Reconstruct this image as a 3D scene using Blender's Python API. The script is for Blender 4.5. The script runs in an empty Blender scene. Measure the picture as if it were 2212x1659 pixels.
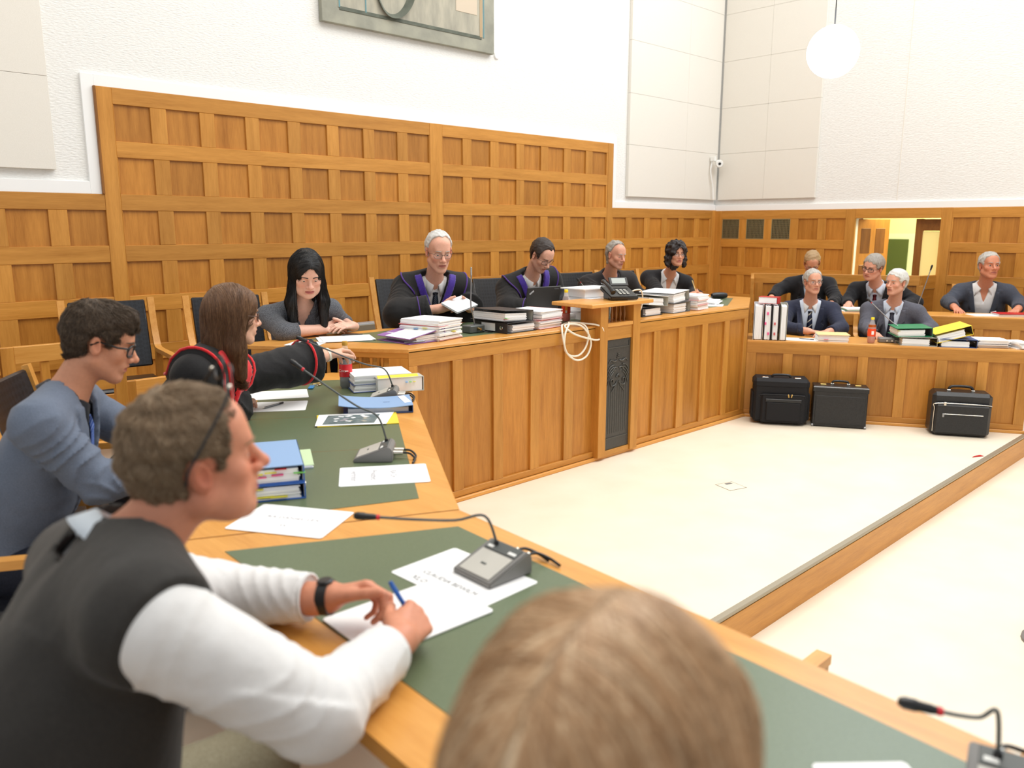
import bpy, bmesh, math, random
import numpy as np
from mathutils import Vector, Matrix, Euler, noise as mnoise

random.seed(7)
SC = bpy.context.scene
COL = SC.collection
PI = math.pi

# ------------------------------------------------------------------ camera, world, light, exposure
cam_d = bpy.data.cameras.new('camera')
cam_d.sensor_width = 36.0
cam_d.lens = 1740.12 / 2212 * 36.0
cam_d.clip_start = 0.05
cam_d.clip_end = 100
cam_d.dof.use_dof = True
cam_d.dof.focus_distance = 5.0
cam_d.dof.aperture_fstop = 2.6
cam = bpy.data.objects.new('camera', cam_d)
_p, _y, _r = math.radians(11.0183), math.radians(43.7355), math.radians(0.0656)      # pitch down, heading, roll
_f = Vector((math.sin(_y) * math.cos(_p), math.cos(_y) * math.cos(_p), -math.sin(_p)))
_x = Vector((math.cos(_y), -math.sin(_y), 0)); _u = _x.cross(_f)
_x, _u = _x * math.cos(_r) + _u * math.sin(_r), _u * math.cos(_r) - _x * math.sin(_r)
cam.matrix_world = Matrix(((_x.x, _u.x, -_f.x, 0.0), (_x.y, _u.y, -_f.y, 0.0), (_x.z, _u.z, -_f.z, 1.69), (0, 0, 0, 1)))
COL.objects.link(cam)
SC.camera = cam

world = bpy.data.worlds.new('world')
SC.world = world
world.use_nodes = True
world.node_tree.nodes['Background'].inputs[0].default_value = (0.93, 0.97, 1.0, 1)
world.node_tree.nodes['Background'].inputs[1].default_value = 0.9

def area_light(name, loc, target, sx, sy, power, color):
    d = bpy.data.lights.new(name, 'AREA')
    d.shape = 'RECTANGLE'; d.size = sx; d.size_y = sy
    d.energy = power; d.color = color
    o = bpy.data.objects.new(name, d)
    o.location = loc
    o.rotation_euler = (Vector(target) - Vector(loc)).to_track_quat('-Z', 'Y').to_euler()
    COL.objects.link(o)
    return o
area_light('ceiling_light_area', (4.6, 1.4, 7.2), (4.6, 1.6, 0), 8.0, 6.0, 640, (1.0, 0.965, 0.91))
area_light('window_light_area', (9.70, 2.2, 6.4), (2.0, 1.6, 0.9), 4.6, 3.0, 560, (0.78, 0.89, 1.0))

SC.view_settings.view_transform = 'Standard'
SC.view_settings.look = 'None'
SC.view_settings.exposure = -0.34
SC.view_settings.gamma = 1.0
SC.view_settings.use_curve_mapping = False
SC.cycles.max_bounces = 6
SC.cycles.diffuse_bounces = 4
SC.cycles.glossy_bounces = 3
SC.cycles.transmission_bounces = 6
SC.cycles.transparent_max_bounces = 8
SC.cycles.caustics_reflective = False
SC.cycles.caustics_refractive = False
SC.cycles.use_denoising = True
# ------------------------------------------------------------------ materials
def srgb(r, g, b):
    f = lambda c: (c / 255 / 12.92) if c <= 10 else ((c / 255 + 0.055) / 1.055) ** 2.4
    return (f(r), f(g), f(b), 1.0)

class NT:
    """small wrapper round a node tree"""
    def __init__(s, name):
        s.m = bpy.data.materials.new(name); s.m.use_nodes = True
        s.t = s.m.node_tree; s.b = s.t.nodes['Principled BSDF']
    def n(s, typ, **kw):
        nd = s.t.nodes.new(typ)
        for k, v in kw.items():
            if k.startswith('i_'):
                nd.inputs[k[2:].replace('_', ' ')].default_value = v
            else:
                setattr(nd, k, v)
        return nd
    def l(s, a, b): s.t.links.new(a, b)
    def ramp(s, fac, stops):
        r = s.n('ShaderNodeValToRGB')
        e = r.color_ramp.elements
        while len(e) < len(stops): e.new(0.5)
        for i, (p, c) in enumerate(stops): e[i].position = p; e[i].color = c
        s.l(fac, r.inputs[0]); return r.outputs[0]
    def coords(s, kind='Object', scale=(1, 1, 1), rot=(0, 0, 0), rnd=True):
        tc = s.n('ShaderNodeTexCoord'); mp = s.n('ShaderNodeMapping')
        mp.inputs['Scale'].default_value = scale; mp.inputs['Rotation'].default_value = rot
        s.l(tc.outputs[kind], mp.inputs['Vector'])
        if rnd:
            oi = s.n('ShaderNodeObjectInfo'); mu = s.n('ShaderNodeMath', operation='MULTIPLY'); mu.inputs[1].default_value = 37.0
            s.l(oi.outputs['Random'], mu.inputs[0]); s.l(mu.outputs[0], mp.inputs['Location'])
        return mp.outputs[0]
    def noise(s, vec, scale=5.0, detail=3.0, rough=0.5):
        nz = s.n('ShaderNodeTexNoise'); nz.inputs['Scale'].default_value = scale
        nz.inputs['Detail'].default_value = detail; nz.inputs['Roughness'].default_value = rough
        s.l(vec, nz.inputs['Vector']); return nz.outputs['Fac']
    def bump(s, h, strength=0.3, dist=0.01):
        b = s.n('ShaderNodeBump'); b.inputs['Strength'].default_value = strength; b.inputs['Distance'].default_value = dist
        s.l(h, b.inputs['Height']); s.l(b.outputs[0], s.b.inputs['Normal'])
    def set(s, **kw):
        for k, v in kw.items(): s.b.inputs[k.replace('_', ' ')].default_value = v
        return s

MATS = {}
def M(name): return MATS[name]

def plain(name, col, rough=0.5, metal=0.0, spec=0.5, **kw):
    t = NT(name); t.set(Base_Color=col, Roughness=rough, Metallic=metal, **{'Specular IOR Level': spec}, **kw)
    MATS[name] = t.m; return t.m

def wood(name, light, dark, axis, rough=0.38, vary=0.35):
    t = NT(name)
    al, ac = 1.1, 13.0
    sc = {'x': (al, ac, ac), 'y': (ac, al, ac), 'z': (ac, ac, al)}[axis]
    v = t.coords('Object', sc)
    n1 = t.noise(v, 1.6, 5.0, 0.62)
    v2 = t.coords('Object', tuple(a * 5 for a in sc))
    n2 = t.noise(v2, 2.2, 2.0, 0.6)
    mix = t.n('ShaderNodeMath', operation='MULTIPLY_ADD'); mix.inputs[1].default_value = 0.35
    t.l(n2, mix.inputs[0]); t.l(n1, mix.inputs[2])
    mid = tuple((a + b) / 2 for a, b in zip(light, dark))
    c = t.ramp(mix.outputs[0], [(0.38, dark), (0.62, mid), (0.9, light)])
    oi = t.n('ShaderNodeObjectInfo')
    hs = t.n('ShaderNodeHueSaturation')
    mr = t.n('ShaderNodeMapRange'); mr.inputs[3].default_value = 1.0 - vary * 0.5; mr.inputs[4].default_value = 1.0 + vary * 0.5
    t.l(oi.outputs['Random'], mr.inputs[0]); t.l(mr.outputs[0], hs.inputs['Value']); t.l(c, hs.inputs['Color'])
    t.l(hs.outputs[0], t.b.inputs['Base Color'])
    t.set(Roughness=rough, **{'Specular IOR Level': 0.4})
    t.bump(n2, 0.12, 0.002)
    MATS[name] = t.m

for ax in 'xyz':
    wood('oak_panel_' + ax, srgb(196, 133, 56), srgb(156, 97, 30), ax, vary=0.3)
    wood('oak_frame_' + ax, srgb(206, 145, 66), srgb(172, 113, 40), ax, vary=0.2)
    wood('oak_top_' + ax, srgb(226, 165, 86), srgb(202, 136, 58), ax, rough=0.30, vary=0.12)
    wood('oak_dark_' + ax, srgb(150, 98, 42), srgb(112, 68, 24), ax, vary=0.2)

def noisy(name, c1, c2, scale, rough=0.6, bump=0.0, bscale=None, detail=3.0, stretch=(1, 1, 1), rot=(0, 0, 0), coord='Object', spec=0.4, dist=0.004, rnd=True, sheen=0.0):
    t = NT(name)
    v = t.coords(coord, stretch, rot, rnd)
    n1 = t.noise(v, scale, detail)
    t.l(t.ramp(n1, [(0.3, c1), (0.7, c2)]), t.b.inputs['Base Color'])
    t.set(Roughness=rough, **{'Specular IOR Level': spec})
    if sheen: t.set(**{'Sheen Weight': sheen})
    if bump:
        t.bump(t.noise(v, bscale or scale, detail), bump, dist)
    MATS[name] = t.m
    return t

noisy('plaster', srgb(232, 231, 227), srgb(240, 239, 236), 40, 0.9, 0.6, 30, 2.0, stretch=(1.0, 1.0, 3.6), rot=(0, 0.72, 0), dist=0.008, rnd=False)
noisy('acoustic', srgb(228, 223, 213), srgb(232, 227, 218), 160, 0.95, 0.15, 220, rnd=False)
plain('white_trim', srgb(244, 244, 243), 0.55)
plain('gap_dark', srgb(160, 156, 148), 0.9)
noisy('lino', srgb(238, 224, 202), srgb(243, 231, 211), 3.0, 0.42, 0.02, 60, rnd=False)
plain('mark', srgb(150, 140, 124), 0.6)
noisy('greenpad', srgb(92, 105, 76), srgb(102, 115, 86), 260, 0.36, 0.10, 420, spec=0.5, dist=0.002, rnd=False)
plain('edge_metal', srgb(170, 160, 140), 0.45, 0.6)
plain('radiator', srgb(168, 170, 172), 0.4)
noisy('iron', srgb(48, 47, 44), srgb(66, 64, 60), 60, 0.42, 0.5, 40, stretch=(6, 6, 1), spec=0.6)
plain('iron_relief', srgb(78, 77, 73), 0.35, 0.3)
def woven(name, c1, c2):
    t = NT(name)
    v = t.coords('Object', (1, 1, 1), (0, 0, 0), False)
    ck = t.n('ShaderNodeTexChecker'); ck.inputs['Scale'].default_value = 46
    ck.inputs[1].default_value = c1; ck.inputs[2].default_value = c2
    mp = t.coords('Object', (1, 1, 1), (0, 0.785, 0), False)
    t.l(mp, ck.inputs['Vector'])
    t.l(ck.outputs[0], t.b.inputs['Base Color'])
    t.bump(ck.outputs[1], 0.5, 0.003)
    t.set(Roughness=0.3, **{'Specular IOR Level': 0.6})
    MATS[name] = t.m
woven('leather', srgb(28, 30, 36), srgb(16, 17, 22))
noisy('black_leather', srgb(20, 20, 22), srgb(32, 32, 34), 90, 0.38, 0.3, 200, spec=0.5, dist=0.002)
noisy('black_nylon', srgb(20, 19, 21), srgb(34, 33, 36), 300, 0.7, 0.3, 500, spec=0.3, dist=0.001)
plain('black_plastic', srgb(22, 22, 24), 0.35)
plain('chrome', srgb(205, 200, 190), 0.22, 1.0)
plain('steel', srgb(150, 152, 156), 0.32, 0.9)
plain('brass', srgb(190, 160, 100), 0.28, 1.0)
plain('grey_plastic', srgb(122, 120, 117), 0.5)
plain('grey_panel', srgb(196, 193, 184), 0.4)
plain('grey_dark', srgb(84, 88, 86), 0.45)
plain('white_plastic', srgb(238, 238, 234), 0.35)
plain('cable_cream', srgb(236, 226, 206), 0.4)
plain('paper', srgb(246, 246, 246), 0.75, spec=0.2)
plain('paper_grey', srgb(214, 214, 216), 0.8, spec=0.2)
plain('ink', srgb(60, 58, 66), 0.8)
plain('ink_soft', srgb(150, 146, 152), 0.8)
plain('red', srgb(190, 26, 26), 0.4)
plain('ring_red', srgb(214, 40, 52), 0.4)
plain('folder_purple', srgb(150, 104, 172), 0.5)
plain('folder_dkpurple', srgb(116, 70, 140), 0.5)
plain('folder_red', srgb(206, 92, 96), 0.55)
plain('folder_pink', srgb(226, 160, 158), 0.6)
plain('folder_yellow', srgb(238, 210, 60), 0.5)
plain('folder_ltblue', srgb(140, 172, 212), 0.5)
plain('folder_blue', srgb(40, 98, 182), 0.45)
plain('folder_dkblue', srgb(56, 84, 140), 0.45)
plain('folder_green', srgb(22, 128, 82), 0.45)
plain('folder_grey', srgb(186, 184, 172), 0.6)
plain('folder_black', srgb(44, 42, 44), 0.5)
plain('folder_marble', srgb(100, 98, 98), 0.55)
plain('folder_tan', srgb(226, 200, 142), 0.65)
plain('lt_green', srgb(200, 222, 178), 0.6)
plain('tab_yellow', srgb(226, 216, 60), 0.5)
plain('tab_pink', srgb(240, 90, 150), 0.5)
plain('tab_green', srgb(120, 200, 90), 0.5)
plain('tab_blue', srgb(90, 160, 220), 0.5)
plain('teal', srgb(40, 160, 140), 0.5)
plain('laptop', srgb(52, 49, 47), 0.5)
plain('lcd', srgb(170, 176, 172), 0.3)
plain('key_blue', srgb(40, 130, 190), 0.35)
plain('grille_hole', srgb(36, 38, 32), 0.8)
plain('grille_brass', srgb(150, 140, 104), 0.4, 0.5)
plain('wall_glow', srgb(246, 238, 170), 0.9)
plain('door_green', srgb(70, 84, 30), 0.7)
plain('frosted_glow', srgb(238, 218, 140), 0.5, **{'Emission Color': srgb(240, 218, 140), 'Emission Strength': 0.45})  # frosted pane: corridor light behind it is put in as emission
plain('light_green', srgb(208, 222, 190), 0.7)
def glass(name, col, rough=0.03, ior=1.45):
    t = NT(name); t.set(Base_Color=col, Roughness=rough, IOR=ior, **{'Transmission Weight': 1.0}); MATS[name] = t.m
t = NT('clear_pet'); t.set(Base_Color=(0.92, 0.94, 0.95, 1), Roughness=0.06, Alpha=0.22); MATS['clear_pet'] = t.m
glass('lens_glass', (0.98, 0.98, 0.98, 1), 0.0, 1.08)
plain('cola', srgb(30, 12, 8), 0.08)
plain('amber_drink', srgb(178, 84, 24), 0.12)
plain('orange_label', srgb(232, 74, 30), 0.4)
plain('orange_light', srgb(246, 160, 40), 0.4)
plain('cola_label', srgb(214, 34, 44), 0.35)
plain('yellow_cap', srgb(246, 222, 40), 0.35)
plain('gold_cap', srgb(196, 150, 50), 0.35)
t = NT('lamp_glow'); t.set(Base_Color=(1, 1, 1, 1), **{'Emission Color': (1.0, 0.98, 0.95, 1), 'Emission Strength': 9.0}); MATS['lamp_glow'] = t.m

# ------------------------------------------------------------------ objects and meshes
def tag(o, label=None, cat=None, group=None, kind=None):
    if label: o['label'] = label
    if cat: o['category'] = cat
    if group: o['group'] = group
    if kind: o['kind'] = kind
    return o

def empty(name, loc=(0, 0, 0), rz=0.0, label=None, cat=None, group=None, rot=None):
    o = bpy.data.objects.new(name, None); COL.objects.link(o)
    o.empty_display_size = 0.05
    o.location = loc; o.rotation_euler = rot if rot is not None else (0, 0, rz)
    return tag(o, label, cat, group)

def O(name, me, mat=None, parent=None, loc=(0, 0, 0), rot=(0, 0, 0)):
    if mat is not None and len(me.materials) == 0:
        me.materials.append(M(mat) if isinstance(mat, str) else mat)
    o = bpy.data.objects.new(name, me); COL.objects.link(o)
    if parent is not None: o.parent = parent
    o.location = loc; o.rotation_euler = rot
    return o

def copy_tree(o, parent=None):
    c = o.copy(); COL.objects.link(c)
    if parent is not None: c.parent = parent
    for ch in list(o.children): copy_tree(ch, c)
    return c

def fin(bm, smooth=None, name='m'):
    me = bpy.data.meshes.new(name)
    bmesh.ops.recalc_face_normals(bm, faces=bm.faces)
    bm.to_mesh(me); bm.free()
    if smooth is not None:
        me.polygons.foreach_set('use_smooth', [True] * len(me.polygons))
        if smooth < 180:
            me.set_sharp_from_angle(angle=math.radians(smooth))
    return me

_cache = {}
def box(dx, dy, dz, mat, bev=0.0):
    """box mesh centred on the origin, shared between alike pieces"""
    k = (round(dx, 4), round(dy, 4), round(dz, 4), mat, bev)
    if k in _cache: return _cache[k]
    bm = bmesh.new(); bmesh.ops.create_cube(bm, size=1)
    for v in bm.verts: v.co = Vector((v.co.x * dx, v.co.y * dy, v.co.z * dz))
    if bev: bmesh.ops.bevel(bm, geom=bm.edges[:], offset=min(bev, 0.45 * min(dx, dy, dz)), segments=1, affect='EDGES')
    me = fin(bm); me.materials.append(M(mat))
    _cache[k] = me
    return me

def bx(bm, c, d, rot=None, bev=0.0):
    r = bmesh.ops.create_cube(bm, size=1)
    vs = r['verts']
    for v in vs:
        p = Vector((v.co.x * d[0], v.co.y * d[1], v.co.z * d[2]))
        if rot is not None: p = rot @ p
        v.co = p + Vector(c)
    if bev:
        es = list({e for v in vs for e in v.link_edges})
        bmesh.ops.bevel(bm, geom=es, offset=bev, segments=1, affect='EDGES')

def prism(bm, pts, z0, z1):
    """vertical prism over a polygon of xy points"""
    a = [bm.verts.new((x, y, z0)) for x, y in pts]; b = [bm.verts.new((x, y, z1)) for x, y in pts]
    n = len(pts)
    bm.faces.new(list(reversed(a))); bm.faces.new(b)
    for i in range(n): bm.faces.new((a[i], a[(i + 1) % n], b[(i + 1) % n], b[i]))

def poly_mesh(pts, z0, z1, bev=0.0):
    bm = bmesh.new(); prism(bm, pts, z0, z1)
    if bev: bmesh.ops.bevel(bm, geom=bm.edges[:], offset=bev, segments=1, affect='EDGES')
    return fin(bm)

def lathe(bm, prof, seg=16, origin=(0, 0, 0), rot=None):
    rings = []
    for r, z in prof:
        ring = []
        for i in range(seg):
            a = 2 * PI * i / seg
            p = Vector((r * math.cos(a), r * math.sin(a), z))
            if rot is not None: p = rot @ p
            ring.append(bm.verts.new(p + Vector(origin)))
        rings.append(ring)
    for a, b in zip(rings, rings[1:]):
        for i in range(seg): bm.faces.new((a[i], a[(i + 1) % seg], b[(i + 1) % seg], b[i]))
    for ring in (rings[0], rings[-1]):
        if len(ring) > 2:
            try: bm.faces.new(ring)
            except ValueError: pass

def tube(bm, pts, r, seg=8, cap=True, flat=1.0):
    """sweep a circle along points; r a number or a list"""
    P = [Vector(p) for p in pts]; n = len(P)
    rr = r if isinstance(r, (list, tuple)) else [r] * n
    up = None; rings = []
    for i in range(n):
        d = (P[min(i + 1, n - 1)] - P[max(i - 1, 0)]).normalized()
        if up is None:
            up = d.orthogonal().normalized()
        up = (up - d * up.dot(d)).normalized(); sd = d.cross(up)
        rings.append([bm.verts.new(P[i] + (up * math.cos(a) + sd * math.sin(a) * flat) * rr[i]) for a in [2 * PI * k / seg for k in range(seg)]])
    for a, b in zip(rings, rings[1:]):
        for i in range(seg): bm.faces.new((a[i], a[(i + 1) % seg], b[(i + 1) % seg], b[i]))
    if cap:
        bm.faces.new(list(reversed(rings[0]))); bm.faces.new(rings[-1])

def spline(pts, n=8, closed=False):
    """Catmull-Rom through the points"""
    P = [Vector(p) for p in pts]; out = []; m = len(P)
    for i in range(m if closed else m - 1):
        g = (lambda k: P[k % m]) if closed else (lambda k: P[max(0, min(m - 1, k))])
        p0, p1, p2, p3 = g(i - 1), g(i), g(i + 1), g(i + 2)
        for j in range(n):
            t = j / n
            out.append(0.5 * ((2 * p1) + (p2 - p0) * t + (2 * p0 - 5 * p1 + 4 * p2 - p3) * t * t + (3 * p1 - p0 - 3 * p2 + p3) * t ** 3))
    if not closed: out.append(P[-1])
    return out

def tube_me(pts, r, seg=8, smooth=60, flat=1.0):
    bm = bmesh.new(); tube(bm, pts, r, seg, flat=flat); return fin(bm, smooth)
def lathe_me(prof, seg=16, smooth=40):
    bm = bmesh.new(); lathe(bm, prof, seg); return fin(bm, smooth)

def text_me(s, size, mat, depth=0.0002):
    cu = bpy.data.curves.new('t', 'FONT'); cu.body = s; cu.size = size; cu.extrude = depth
    cu.align_x = 'CENTER'; cu.align_y = 'CENTER'; cu.resolution_u = 2
    o = bpy.data.objects.new('t', cu); COL.objects.link(o)
    dg = bpy.context.evaluated_depsgraph_get()
    me = bpy.data.meshes.new_from_object(o.evaluated_get(dg))
    bpy.data.objects.remove(o); bpy.data.curves.remove(cu)
    me.materials.clear(); me.materials.append(M(mat))
    return me
# ------------------------------------------------------------------ the room
YW, XW = 6.2, 9.773          # wood faces of the back wall and the right wall
ZL, ZH = 1.915, 2.643        # tops of the low and the high wainscot
def struct(name, me, mat, loc=(0, 0, 0), rot=(0, 0, 0), parent=None):
    o = O(name, me, mat, parent, loc, rot)
    if parent is None: o['kind'] = 'structure'
    return o

def poly_floor(name, pts, z0, z1, mat): return struct(name, poly_mesh(pts, z0, z1), mat)
floor = poly_floor('floor', [(1.46, 1.76), (8.4, 1.76), (8.4, 6.3), (1.46, 6.3)], -0.2, 0.0, 'lino')
poly_floor('floor_lower', [(1.41, -4.0), (12.5, -4.0), (12.5, 1.75), (1.41, 1.75)], -0.32, -0.188, 'lino')
poly_floor('floor_left', [(-4.5, -4.0), (1.41, -4.0), (1.41, 6.3), (-4.5, 6.3)], -0.25, 0.115, 'lino')
poly_floor('floor_judges', [(1.45, 4.72), (8.9, 4.72), (8.9, 6.3), (1.45, 6.3)], 0.0, 0.25, 'lino')
poly_floor('floor_corridor', [(9.9, 1.5), (13.5, 1.5), (13.5, 5.6), (9.9, 5.6)], -0.1, 0.03, 'lino')
# edge of the raised floor: nosing and wooden riser
struct('trim_1', box(6.5, 0.03, 0.17, 'oak_frame_x', 0.002), None, (4.75, 1.745, -0.105))
struct('trim_2', box(6.5, 0.035, 0.018, 'edge_metal', 0.003), None, (4.75, 1.748, -0.008))
# floor box lid: a thin frame line and a small flap
fb = empty('floor_box', (4.6, 2.7, 0.0), -0.28, 'flush square floor socket lid in the cream floor', 'floor box')
bm = bmesh.new()
for s in (-1, 1):
    bx(bm, (0, s * 0.07, 0.0006), (0.146, 0.005, 0.0012)); bx(bm, (s * 0.07, 0, 0.0006), (0.005, 0.146, 0.0012))
O('rim', fin(bm), 'mark', fb)
O('lid', box(0.134, 0.134, 0.0012, 'lino'), None, fb, (0, 0, 0.0008))
O('cable_flap', box(0.05, 0.022, 0.003, 'grey_plastic'), None, fb, (0.02, 0.045, 0.0015))

wall_back = struct('wall_back', box(14.5, 0.2, 8.9, 'plaster'), None, (2.52, YW + 0.13, 4.25))
# right wall with its doorway: three blocks in one piece of structure
bm = bmesh.new()
X0 = XW + 0.03
for y0, y1, z0, z1 in ((4.272, 6.3, -0.3, 8.7), (1.7, 3.312, -0.3, 8.7), (3.312, 4.272, 1.797, 8.7), (-4.0, 1.7, -0.3, 8.7)):
    bx(bm, (0.1, (y0 + y1) / 2, (z0 + z1) / 2), (0.2, y1 - y0, z1 - z0))
wall_right = struct('wall_right', fin(bm), 'plaster', (X0, 0, 0))
struct('ceiling', box(15, 11, 0.1, 'white_trim'), None, (2.6, 1.0, 8.75))
w1 = empty('window_1', (XW + 0.0, 2.2, 6.4), 0); w1['kind'] = 'structure'
for i in range(5): O('mullion', box(0.05, 0.06, 3.1, 'white_trim', 0.004), None, w1, (0.02, -2.3 + i * 1.15, 0))
for i in range(4): O('transom', box(0.05, 4.6, 0.06, 'white_trim', 0.004), None, w1, (0.02, 0, -1.5 + i * 1.0))
for i in range(4):
    for j in range(3): O('pane', box(0.006, 1.09, 0.94, 'lens_glass'), None, w1, (0.02, -1.725 + i * 1.15, -1.0 + j * 1.0))
# a joint in the plaster of the right wall
struct('trim_3', box(0.004, 0.008, 6.6, 'acoustic'), None, (X0 - 0.0015, 3.82, 5.3))

# white bands round the wainscot
def band(i, x0, x1, z0, z1): struct('trim_%d' % i, box(x1 - x0, 0.03, z1 - z0, 'white_trim', 0.002), None, ((x0 + x1) / 2, YW + 0.022, (z0 + z1) / 2))
band(4, -4.4, 1.868, ZL, ZL + 0.085); band(5, 1.868, 1.952, ZL, ZH + 0.078); band(6, 1.952, 7.563, ZH, ZH + 0.078)
band(7, 7.563, 7.63, ZL, ZH + 0.078); band(8, 7.63, XW, ZL, ZL + 0.075)
struct('trim_9', box(0.03, 10.0, 0.075, 'white_trim', 0.002), None, (XW + 0.022, 1.25, ZL + 0.03))

# wainscot: every rail, stile, muntin and panel is a piece of its own
def wpos(side, x, z, off):
    """local wall point: x runs to the right along the wall, off is the distance into the wall"""
    return (x, YW + off, z) if side == 'b' else (XW + off, -x, z)
def wbox(side, name, parent, x0, x1, z0, z1, d, mat, front=0.0, bev=0.0025):
    me = box(x1 - x0, d, z1 - z0, mat, bev)
    rz = 0 if side == 'b' else -PI / 2
    x, y, z = wpos(side, (x0 + x1) / 2, (z0 + z1) / 2, front + d / 2)
    o = O(name, me, None, None, (x, y, z), (0, 0, rz))
    o.parent = parent; o.matrix_parent_inverse = parent.matrix_basis.inverted()
    return o
ROWS = [(2.533, 2.283), (2.171, 1.918), (1.804, 1.557), (1.44, 1.192), (1.075, 0.827), (0.71, 0.462)]
def wainscot(side, parent, x0, x1, cols, rows, top, skip=()):
    zb = 0.2
    zs = [top] + [z for r in rows for z in r] + [zb]
    for i in range(0, len(zs), 2):                                  # rails
        wbox(side, 'rail', parent, x0, x1, zs[i + 1], zs[i], 0.03, 'oak_frame_x')
    cols = sorted(cols)
    gaps = [(x0, cols[0][0])] + [(a[1], b[0]) for a, b in zip(cols, cols[1:])] + [(cols[-1][1], x1)]
    for ri, (zt, zb_) in enumerate(rows):
        for a, b in gaps:
            if b - a > 0.004: wbox(side, 'muntin', parent, a, b, zb_, zt, 0.03, 'oak_frame_z', 0.0015)
        for ci, (a, b) in enumerate(cols):
            if (ri, ci) in skip: continue
            wbox(side, 'panel', parent, a - 0.004, b + 0.004, zb_ - 0.004, zt + 0.004, 0.012, 'oak_panel_z', 0.017, 0)
P = 0.3628
cols = [(2.067 + P * k, 2.067 + P * k + 0.248) for k in range(8)]
wainscot('b', wall_back, 2.06, 4.862, cols, ROWS, ZH)
cols = [(5.02 + P * k, 5.02 + P * k + 0.248) for k in range(7)]
wainscot('b', wall_back, 5.012, 7.468, cols, ROWS, ZH)
wbox('b', 'stile', wall_back, 1.955, 2.06, 0.17, ZH, 0.034, 'oak_frame_z', -0.003)
wbox('b', 'stile', wall_back, 4.862, 5.012, 0.17, ZH, 0.034, 'oak_frame_z', -0.003)
wbox('b', 'stile', wall_back, 7.468, 7.563, 0.17, ZH, 0.034, 'oak_frame_z', -0.003)
wbox('b', 'side_moulding', wall_back, 1.94, 1.955, ZL, ZH, 0.05, 'oak_dark_z', -0.016)
cols = [(1.703 - 0.371 * k, 1.703 - 0.371 * k + 0.252) for k in range(9)]
wainscot('b', wall_back, -1.4, 1.955, cols, ROWS[2:], ZL)
cols = [(7.58 + 0.3625 * k, 7.58 + 0.3625 * k + 0.247) for k in range(6)]
wainscot('b', wall_back, 7.563, 9.69, cols, ROWS[2:], ZL)
wbox('b', 'stile', wall_back, 9.69, 9.80, 0.17, ZL, 0.034, 'oak_frame_z', -0.003)
# right wall: local x = -Y
rc = [(-6.085 + 0.3633 * k, -6.085 + 0.3633 * k + 0.254) for k in range(5)]
wainscot('r', wall_right, -6.1, -4.39, rc, [(1.798, 1.54), (1.43, 1.17), (1.064, 0.81), (0.70, 0.45)], 1.91, skip={(0, 0), (0, 1), (0, 2)})
wbox('r', 'stile', wall_right, -4.39, -4.272, 0.1, 1.91, 0.034, 'oak_frame_z', -0.003)
wbox('r', 'stile', wall_right, -6.2, -6.1, 0.1, 1.91, 0.034, 'oak_frame_z', -0.003)
wbox('r', 'door_lintel', wall_right, -4.272, -3.312, 1.797, 1.91, 0.034, 'oak_frame_x', -0.003)
wbox('r', 'stile', wall_right, -3.312, -3.2, 0.1, 1.91, 0.034, 'oak_frame_z', -0.003)
rc = [(-3.184 + 0.377 * k, -3.184 + 0.377 * k + 0.266) for k in range(8)]
wainscot('r', wall_right, -3.2, 0.4, rc, [(1.799, 1.53), (1.427, 1.17), (1.07, 0.81), (0.70, 0.45)], 1.908)
# three brass ventilation grilles
for k in range(3):
    g = empty('vent_grille', (XW, 6.085 - 0.3633 * k - 0.127, 1.669), 0, ['brass lattice vent in the panelling nearest the room corner', 'middle brass lattice vent of three in the right wall panelling', 'brass lattice vent nearest the open doorway'][k], 'vent', 'brass vents in the right wall')
    O('backing', box(0.008, 0.258, 0.262, 'grille_hole'), None, g, (0.02, 0, 0))
    bm = bmesh.new()
    for i in range(13): bx(bm, (0.008, -0.12 + i * 0.02, 0), (0.006, 0.007, 0.25))
    for i in range(11): bx(bm, (0.012, 0, -0.115 + i * 0.023), (0.003, 0.25, 0.004))
    O('lattice', fin(bm), 'grille_brass', g)
    bm = bmesh.new()
    for s in (-1, 1):
        bx(bm, (0.004, s * 0.124, 0), (0.008, 0.01, 0.258)); bx(bm, (0.004, 0, s * 0.126), (0.008, 0.24, 0.01))
    O('frame', fin(bm), 'grille_brass', g)

# acoustic cloth panels: tiles with thin joints
def tiles(parent, side, xs, zs, front, d=0.05):
    for a, b in zip(xs, xs[1:]):
        for c, e in zip(zs, zs[1:]):
            wbox(side, 'panel', parent, a + 0.001, b - 0.001, c + 0.001, e - 0.001, d, 'acoustic', front, 0.0015)
ZT = [2.053, 2.652, 3.235, 3.82, 4.4, 5.0, 5.6, 6.2]
ap = empty('acoustic_panel', (0, YW + 0.03, 2.06), 0, 'cream acoustic cloth panels on the back wall at the far left above the wainscot', 'acoustic panel')
tiles(ap, 'b', [-1.2, -0.49, 0.2, 0.95, 1.662], [2.068, 2.668, 3.26, 3.85, 4.5, 5.1, 5.7, 6.3], -0.012, 0.04)
ap = empty('acoustic_panel', (XW, YW, 2.05), 0, 'cream acoustic cloth panels wrapping the room corner above the wainscot', 'acoustic panel')
tiles(ap, 'b', [7.835, 9.0, XW - 0.03], ZT, -0.012, 0.04)
tiles(ap, 'r', [-6.172, -5.5, -4.80], ZT, -0.012, 0.04)

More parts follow.
